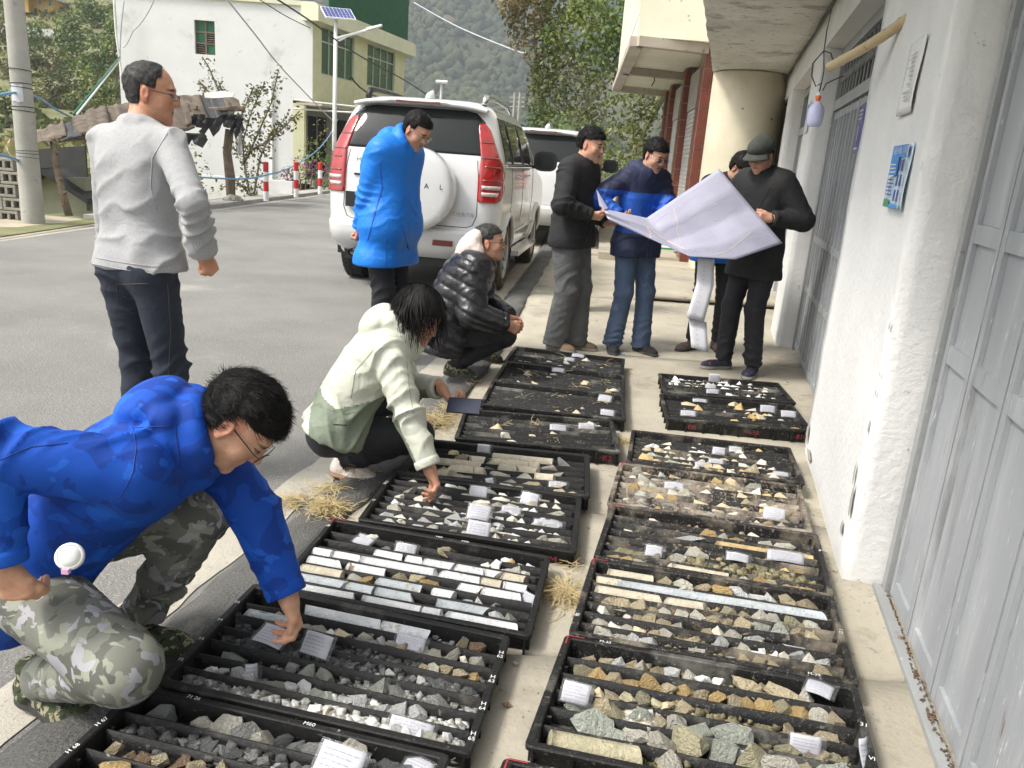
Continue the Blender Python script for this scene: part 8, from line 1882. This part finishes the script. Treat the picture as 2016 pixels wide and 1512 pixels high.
# phone in her hand
o = A_(914, 799, 3.34); X = nrm(A_(950, 800, 3.36)-A_(878, 795, 3.40)); Yv = nrm(np.cross(nrm(V3(-.05, -.78, .62)), X)); Nn = np.cross(X, Yv); ph_ = thing('phone', "black phone held flat in the squatting woman's hand", 'phone', tuple(o))
m = MB(); m.obox(o-X*.078-Yv*.037-Nn*.004, X*.156, Yv*.074, Nn*.008); bevel(m.build('case', 'black_cloth', ph_), .004, 3)
m = MB(); m.obox(o-X*.074-Yv*.034+Nn*.0042, X*.148, Yv*.068, Nn*.0006); m.build('screen', 'phone_glass', ph_)
# bracelet
m = MB(); c = J4['WR'][0]-nrm(J4['WR'][0]-J4['EL'][0])*.004; ax = nrm(J4['WR'][0]-J4['EL'][0]); m.lathe(c-ax*.006, [(.030, 0), (.032, .003), (.032, .008), (.030, .011)], 20, axis=ax); tag(m.build('bracelet', 'wire_dark', origin=tuple(c)), "dark bead bracelet on the squatting woman's wrist above the phone", 'bracelet')
# ---- 5 squatting man in the black quilted jacket
fq_ = V3(*gp(915, 745, 0.0)); fq2 = V3(*gp(945, 712, 0.0))
def quilt(J):
    def p(V): 
        t = (V-J['P0'])@J['s2']; a = np.abs(((t*1.0/.075+.25*vnoise(V*4)) % 1)-.5)
        return .012*(1-(2*a)**3)-.004+.003*vnoise(V*30)
    return p
J5 = person('person in a black quilted jacket with cream hood squatting beside the kerb', A_(872, 652, 5.25), 84, 1.70, leans=(12, 24, 36), gaze=(.96, -.05, .02),
    feet=[((fq2[0]-.02, fq2[1]+.05, .085), (.95, -.1, 0)), ((fq_[0]-.08, fq_[1]+.05, .085), (.9, -.4, 0))], pole_k=[V3(.9, .35, .6), V3(.95, -.1, .5)],
    wrists=[A_(1003, 628, 5.24), A_(1000, 640, 5.06)], pole_e=[V3(-.2, .5, -.7), V3(-.3, -.4, -.8)],
    hands=[(V3(.75, -.45, -.3), V3(0, -.9, -.2), RELAX, (30, 20, 15)), (V3(.75, .35, -.35), V3(0, .9, -.2), RELAX, (30, 20, 15))],
    top=dict(mats=['puffer'], pad=.050, arm=.045, hem=.12, fold=.009, tfold=.004, collar=.05, cr=.026, cuff=.03, puff=quilt), bottom=dict(mats=['black_trouser'], pad=.02, leg=.018, fold=.009),
    shoes=dict(mats=['camo_shoe', 'sole_dark'], res=.006), hair=dict(mask=lambda L: hm_short(L, .07, .01), thick=.010, n=800, len=.018, comb=(0, -.3, .6), spiky=.25, mat='hair_grey'), glass=dict(mat='wire_dark', shape=(.022, .015)), res=.009, skin=(0.45, 0.25, 0.165), neckfwd=.7, hs=1.0)
P3, f3, r2, s3 = J5['P3'], J5['f3'], J5['r2'], J5['s3']
hp = [ell(P3-f3*.105+s3*.05, np.stack([r2, f3, s3]), V3(.125, .065, .13), .03), cap(P3-r2*.09-f3*.06+s3*.06, P3+r2*.09-f3*.06+s3*.06, .045, .045, .03)]
for s in (-1, 1): hp.append(cap(P3+r2*.10*s-f3*.04+s3*.05, P3+f3*.115+r2*.035*s-s3*.05, .040, .028, .025))
garment('hood', hp, .008, 'cream_hood', J5['body'], seed=4, rough_amp=.008, rough_f=(14, 40))
# ---- 6 man in the black fleece
q6 = gp(1108, 688, 0.0); Y6 = q6.y
J6 = person('person in a black fleece and wide grey jeans holding the map by its left edge', None, 118, 1.735, leans=(-2, 3, 10), gaze=(.80, -.52, -.22),
    feet=[((q6.x+.10, Y6+.06, .085), (.95, -.15, 0)), ((q6.x-.07, Y6-.02, .085), (.85, -.5, 0))], wrists=[A_(1195, 440, Y6+.12), A_(1165, 424, Y6-.18)], pole_e=[V3(-.3, .5, -.8), V3(-.55, -.5, -.6)],
    hands=[(V3(.8, -.4, 0), V3(0, .1, 1), HOLD, (25, 30, 20)), (V3(.92, .1, -.12), V3(.1, .75, .65), GRIP, (30, 25, 15))],
    top=dict(mats=['black_cloth'], pad=.036, arm=.034, hem=.10, fold=.012, tfold=.010, collar=.05, cr=.02, cuff=.016, name='fleece'), bottom=dict(mats=['jeans_grey'], pad=.03, leg=.040, fold=.012, cuff=.052, drop=.05),
    shoes=dict(mats=['shoe_brown', 'sole_grey']), hair=dict(mask=lambda L: hm_short(L, .062, .02), thick=.018, n=1200, len=.026, comb=(0, .6, .45), spiky=.35), res=.0095, skin=(0.54, 0.31, 0.21), neckfwd=.5, hs=1.06, jaw=1.12)
# ---- 7 man behind, mostly hidden
J7 = person('person in a brown jacket standing behind the man in the black fleece', None, 100, 1.68, leans=(0, 6, 16), gaze=(.9, -.2, -.4), feet=[((at(1138,440,8.3).x, 8.36, .085), (.9, -.1, 0)), ((at(1138,440,8.3).x-.03, 8.22, .085), (.9, -.2, 0))],
    wrists=[A_(1150, 440, 8.45), A_(1146, 440, 8.15)], hands=[(V3(.2,0,-1), V3(-.5,.5,0), RELAX, (30,20,15)), (V3(.2,0,-1), V3(-.5,-.5,0), RELAX, (30,20,15))],
    top=dict(mats=['brown_jacket'], pad=.03, arm=.028, hem=.16, collar=.03), bottom=dict(mats=['black_trouser']), shoes=dict(mats=['shoe_black', 'sole_dark']), hair=dict(mask=hm_short, thick=.011, n=100), res=.011)
# ---- 8 man in the blue and navy shell jacket and blue jeans
q8 = gp(1220, 690, 0.0); Y8 = q8.y+.03
def nz(J):
    def z(C):
        a = (C-J['P0'])@J['s2']; sh = [np.linalg.norm(C-J['SH'][i], axis=1) for i in (0, 1)]
        t = (C-J['P0'])@nrm(J['P3']-J['P0']); navy = (t > .385) | (t < .07) | ((np.minimum(*sh) < .10) & (t > .33))
        lowarm = np.zeros(len(C), bool)
        for i in (0, 1): lowarm |= (np.linalg.norm(C-J['WR'][i], axis=1) < .11)
        return (navy & ~lowarm).astype(int)
    return z
J8 = person('person in a blue and navy shell jacket and blue jeans studying the map', None, 148, 1.70, leans=(0, 2, 10), gaze=(.50, -.72, -.42),
    feet=[((q8.x+.17, Y8-.02, .085), (.62, -.75, 0)), ((q8.x-.07, Y8-.05, .085), (.05, -1, 0))], wrists=[A_(1292, 440, Y8-.30), A_(1222, 425, Y8-.22)], pole_e=[V3(.8, .2, -.7), V3(-.9, .0, -.6)],
    hands=[(V3(-.2, -.9, -.1), V3(0, 0, 1), HOLD, (25, 30, 20)), (V3(.4, -.85, -.1), V3(0, 0, 1), HOLD, (25, 30, 20))],
    top=dict(mats=['blue_mid', 'navy'], pad=.030, arm=.028, hem=.13, fold=.013, tfold=.010, neckring=[(.05,.090,.024,0,360),(.25,.092,.022,30,330)], hood=1.0, collar=.05, cr=.020, zone=nz, cuff=.014), bottom=dict(mats=['jeans_blue'], pad=.014, leg=.020, fold=.010, cuff=.036, drop=.045),
    shoes=dict(mats=['shoe_black', 'sole_dark']), hair=dict(mask=lambda L: hm_short(L, .066), thick=.016, n=700, len=.03, comb=(.7, .2, .3), spiky=.2), glass=dict(mat='wire_silver', lens='lens_dark', shape=(.024, .016)), res=.0095, skin=(0.52, 0.30, 0.21), neckfwd=.45, hs=1.03)
m = MB(); m.lathe(J8['P3']+J8['s3']*.0-J8['f3']*.0, [(.062, -.05), (.060, 0.0), (.057, .012)], 20, axis=nrm(J8['s3']+J8['f']*.3)); m.build('undershirt', 'black_cloth', J8['body'], smooth=True)
zip_line(J8, 'wire_silver', 'zip', [J8['P0']+J8['f']*.155-J8['s1']*.12, J8['P1']+J8['f']*.155, J8['P2']+J8['f3']*.15, J8['P3']+J8['f3']*.085-J8['s3']*.03], .003)
# ---- 9 man hidden behind the map
q9 = gp(1372, 688, 0.0); Y9 = q9.y
J9 = person('person with black hair mostly hidden behind the opened map', None, 165, 1.69, leans=(0, 8, 24), gaze=(.42, -.55, -.72),
    feet=[((at(1412,690,Y9).x, Y9+.05, .085), (.1, -1, 0)), ((q9.x-.06, Y9-.02, .085), (-.75, -.65, 0))], wrists=[A_(1425, 450, Y9-.30), A_(1372, 508, Y9-.34)], pole_e=[V3(.7, .2, -.7), V3(-.8, .2, -.6)],
    hands=[(V3(-.1, -1, 0), V3(0, 0, 1), HOLD, (25, 30, 20)), (V3(-.1, -.8, .1), V3(0, 0, 1), HOLD, (25, 30, 20))],
    top=dict(mats=['blue_bright', 'black_cloth'], pad=.032, arm=.028, hem=.15, collar=.04, zone=lambda J: (lambda C: (C[:, 2] > .93).astype(int))), bottom=dict(mats=['black_trouser'], pad=.016, leg=.012, fold=.01, cuff=.012), shoes=dict(mats=['shoe_orange', 'sole_dark']), hair=dict(mask=lambda L: hm_short(L, .05), thick=.020, n=600, len=.04, comb=(.1, .8, -.1), spiky=.08), res=.0105, hs=1.02, glass=dict(mat='wire_dark', shape=(.022,.016)))
# ---- 10 man in the flat cap and black coat
q10 = gp(1440, 730, 0.0); Y10 = q10.y
J10 = person('person in a dark green cap and black coat holding the right edge of the map', None, 236, 1.76, leans=(0, 5, 14), gaze=(-.58, -.66, -.40),
    feet=[((q10.x+.13, Y10-.09, .085), (-.45, -.9, 0)), ((q10.x-.06, Y10+.06, .085), (-.95, -.3, 0))], wrists=[A_(1518, 430, Y10-.28), A_(1440, 450, Y10+.15)], pole_e=[V3(.8, .0, -.55), V3(-.3, .6, -.6)],
    hands=[(V3(-.95, -.1, .02), V3(-.05, .95, .1), GRIP, (30, 25, 15)), (V3(-.8, -.3, -.1), V3(0, 0, 1), HOLD, (25, 30, 20))],
    top=dict(mats=['black_cloth'], pad=.036, arm=.034, hem=.20, fold=.009, tfold=.008, collar=.055, cr=.022, cuff=.018, belly=.02, name='coat'), bottom=dict(mats=['black_trouser'], pad=.018, leg=.016, fold=.012, cuff=.022, drop=.01),
    shoes=dict(mats=['shoe_navy', 'sole_grey'], res=.005), hair=dict(mask=lambda L: np.minimum(hm_short(L, .07), .04-L[:, 2]), thick=.008, n=200, len=.012), glass=dict(mat='wire_dark', shape=(.024, .016)), res=.0095, skin=(0.48, 0.26, 0.175), neckfwd=.5, hs=1.0)
hc, M, sc = J10['hc'], J10['M'], J10['sc']; cw = lambda x, y, z: hc+(np.array((x, y, z))*sc)@M
cp = [ell(cw(0, -.012, .068), M, V3(.090, .112, .060)*sc, .02), cap(cw(0, -.04, .09), cw(0, .06, .088), .052, .050, .05), ell(cw(0, -.01, .048), M, V3(.093, .113, .022)*sc, .012)]
capo = garment('cap', cp, .006, 'cap_green', J10['body'], cuts=[(cw(0, 0, .032), -M[2]*.98-M[1]*.2)], seed=3, rough_amp=.003)
vs = []; 
for i in range(13):
    a = R(-62+124*i/12)
    for j in range(5): rr = .112+.075*(j/4)*math.cos(a*.9); vs.append(cw(math.sin(a)*(.093+(rr-.112)*.55), -.005+math.cos(a)*rr, .052-.016*(j/4)-.05*math.sin(a)**2*(.3+.5*j/4)))
br = mesh_obj('cap_brim', vs, grid_faces(13, 5), 'cap_green', capo, smooth=True); sm = br.modifiers.new('s', 'SOLIDIFY'); sm.thickness = .004
m = MB(); c = J10['WR'][0]; ax = nrm(J10['WR'][0]-J10['EL'][0]); m.lathe(c-ax*.004, [(.029, 0), (.031, .004), (.031, .012), (.029, .016)], 20, axis=ax); m.build('watch', 'chrome', J10['body'])
m = MB()
for i in range(4): m.lathe(J10['P3']*(.9-.25*i)+J10['P0']*(.1+.25*i)+J10['f3']*(.12 if i == 0 else .158)+J10['r2']*-.05, [(0, .006), (.009, .005), (.010, 0)], 10, axis=J10['f3'])
m.build('buttons', 'shoe_black', J10['jacket'])

# ================================================================== the big map and the hanging log strip
YM = Y10-.42
def mp(u, v, y): return A_(u, v, y)
# grid of survey points of the folded sheet: rows along the folds (top edge to bottom edge), columns from left to right
MAP = [ [(1188,411,YM-.02),(1199,434,YM-.20)], ]
rows_ = []
TOPS = [(1188,411,YM+.10),(1273,429,YM+.16),(1345,380,YM+.22),(1416,332,YM+.26)]
BOTS = [(1199,434,YM+.02),(1358,505,YM-.10),(1448,511,YM-.12),(1541,479,YM-.02)]
nU, nV = 37, 25; vs = []
for i in range(nU):
    q = i/(nU-1)*3; a = min(2, int(q)); fr = q-a
    tu = np.array(TOPS[a])*(1-fr)+np.array(TOPS[a+1])*fr; bu = np.array(BOTS[a])*(1-fr)+np.array(BOTS[a+1])*fr
    for j in range(nV):
        w_ = j/(nV-1); c = tu*(1-w_)+bu*w_
        crease = .032*abs(((w_*2) % 1)*2-1)+.018*abs((q % 1)*2-1)*(1 if q < 2.99 else 1)
        sag = 22*math.sin(math.pi*w_)*(1-abs(q-1.0)/1.4 if q < 2.2 else .1)*.35
        p = mp(c[0], c[1]+sag, c[2]+crease); vs.append(p)
mapt = mesh_obj('map', vs, grid_faces(nU, nV), 'paper_map', None, tuple(mp(1400, 430, YM)))
tag(mapt, 'large creased paper map held open between the standing men', 'map'); sm = mapt.modifiers.new('s', 'SOLIDIFY'); sm.thickness = .0006
def mpt(q, w_, off=-.0022):
    i = q/3*(nU-1); j = w_*(nV-1); i0, j0 = min(int(i), nU-2), min(int(j), nV-2); a, b = i-i0, j-j0
    g = lambda x, y: vs[x*nV+y]
    p = g(i0, j0)*(1-a)*(1-b)+g(i0+1, j0)*a*(1-b)+g(i0, j0+1)*(1-a)*b+g(i0+1, j0+1)*a*b; n_ = nrm(np.cross(g(i0+1, j0)-g(i0, j0), g(i0, j0+1)-g(i0, j0))); n_ = n_ if n_[1] < 0 else -n_
    return Vector(p+n_*.0024)
def ink(pts, w_, mat, name):
    m = MB(); pp = [mpt(*p) for p in pts]
    for a, b in zip(pp[:-1], pp[1:]):
        d_ = (b-a).normalized(); s_ = d_.cross(Vector((0.05, -.75, .66))).normalized()*w_; m.quad(a-s_, b-s_, b+s_, a+s_)
    return m.build(name, mat, mapt)
ink([(.55+.02*k, .85-.045*k+.03*math.sin(k*.9)) for k in range(14)]+[(.83+.03*k, .25+.05*k) for k in range(12)], .0035, 'map_river', 'river_line')
ink([(1.15+.05*k, .62-.055*k+.03*math.sin(k*1.2)) for k in range(10)], .0028, 'map_river', 'river_line')
ink([(1.6+.06*k, .93-.01*k) for k in range(18)], .0022, 'map_river', 'river_line')
for (q, w_) in ((1.18, .1), (1.3, .09), (1.47, .1), (1.62, .09), (1.75, .1), (2.2, .45), (1.9, .6), (2.4, .3)): ink([(q, w_), (q+.035, w_+.01)], .006, 'map_ink', 'print')
for k in range(7): ink([(.2+.38*k, .3+.05*math.sin(k)), (.42+.38*k, .34+.05*math.cos(k))], .0008, 'map_ink', 'print')
for k in range(5): ink([(.15+.1*q_, .12+.18*k+.02*math.sin(q_*.9+k)) for q_ in range(28)], .0007, 'map_ink', 'contour_line')
for k in range(16): ink([(1.25+.1*k, .80+.02*(k % 3)), (1.29+.1*k, .80+.02*(k % 3))], .003, 'map_ink', 'print')
# back flap of the map at the black fleece man's hand
fv = [mp(1174, 372, YM+.20), mp(1197, 410, YM+.14), mp(1190, 413, YM+.12), mp(1180, 405, YM+.16)]; o = mesh_obj('map_flap', fv, [(0, 1, 2, 3)], 'paper_map', mapt); sm = o.modifiers.new('s', 'SOLIDIFY'); sm.thickness = .0006
STR = [((1374,508),(1407,510),YM+.06),((1371,558),(1405,562),YM+.02),((1351,625),(1386,634),YM-.03),((1356,627),(1391,634),YM+.02),((1361,684),(1394,694),YM-.06)]
vs2 = []
for i in range(len(STR)-1):
    for k in range(6 if i < len(STR)-2 else 7):
        f_ = k/6; (a, b, y), (a2, b2, y2) = STR[i], STR[i+1]
        for j in range(5):
            w_ = j/4; bow = .012*math.sin(math.pi*f_)*(-1)**i; vs2.append(mp((a[0]*(1-w_)+b[0]*w_)*(1-f_)+(a2[0]*(1-w_)+b2[0]*w_)*f_, (a[1]*(1-w_)+b[1]*w_)*(1-f_)+(a2[1]*(1-w_)+b2[1]*w_)*f_, y*(1-f_)+y2*f_+bow))
strip = mesh_obj('paper_strip', vs2, grid_faces(len(vs2)//5, 5), 'paper', None, tuple(mp(1385, 600, YM)), smooth=False); sm = strip.modifiers.new('s', 'SOLIDIFY'); sm.thickness = .0006
tag(strip, 'long folded paper log strip hanging below the map', 'paper strip')
m = MB()
for i in range(len(vs2)//5-1):
    a, b = vs2[i*5+1]*.6+vs2[i*5+2]*.4, vs2[(i+1)*5+1]*.6+vs2[(i+1)*5+2]*.4
    c = vs2[i*5+2]*.2+vs2[i*5+3]*.8
    for p in ((a, a+nrm(vs2[i*5+4]-vs2[i*5])*.012),):
        e = p[1]+V3(0, -.003, -.0015); s_ = p[0]+V3(0, -.003, -.0015); m.quad(s_, e, e+V3(0, 0, .004), s_+V3(0, 0, .004))
m.build('writing', 'tag_ink', strip)

# ---- seams, zips and pockets
stitch(J3['jacket'], [[(262,842),(268,880),(262,930),(240,975),(205,1000)], [(262,842),(345,838)], [(345,838),(352,900),(345,960)], [(120,1000),(200,1045),(300,1040),(330,1000)], [(150,1058),(230,1085),(290,1075)], [(385,905),(440,960),(470,1030)], [(0,905),(60,880),(140,872)]], 'blue_deep', .0012)
stitch(J4['jacket'], [[(735,690),(700,730),(690,790)], [(628,800),(680,815),(730,805)], [(690,640),(720,668),(765,680)], [(800,700),(805,760),(815,820)]], 'sage', .0013)
stitch(J4['jacket'], [[(655,835),(690,838)]], 'wire_dark', .002, 'zip')
J2 = J_BLUE
stitch(J2['jacket'], [[(748,318),(752,370),(735,430),(722,480)], [(700,300),(730,330),(770,345)], [(760,470),(758,555)], [(790,440),(808,500)]], 'blue_mid', .003)
stitch(J1['jacket'], [[(330,262),(300,310),(296,370),(312,420)], [(175,505),(230,515),(300,525),(345,522)], [(176,518),(232,529),(300,538),(344,534)]], 'sweat_grey', .0022)
stitch(J1['jacket'], [[(378+6*k, 478-3*k),(384+6*k, 496-3*k)] for k in range(4)], 'sweat_grey', .0012)
for o_ in J1['body'].children:
    if o_.name.startswith('trousers'): stitch(o_, [[(228,552),(232,600),(262,618),(296,600),(298,550)], [(228,560),(298,558)], [(240,582),(262,590),(288,580)], [(208,560),(205,620),(215,700)], [(330,560),(336,650),(330,760)]], mk('thread', (0.10,0.075,0.05)) if 'thread' not in MATS else 'thread', .0013, 'stitching')
stitch(J6['jacket'], [[(1120,402),(1116,450)], [(1128,345),(1120,390),(1112,420)]], 'wire_dark', .002, 'pocket_zip')
stitch(J8['jacket'], [[(1262,410),(1268,455)], [(1240,352),(1232,395)]], 'navy', .0025)
stitch(J10['jacket'], [[(1520,365),(1500,400),(1498,440)], [(1445,380),(1440,470),(1435,560)]], 'wire_dark', .002)
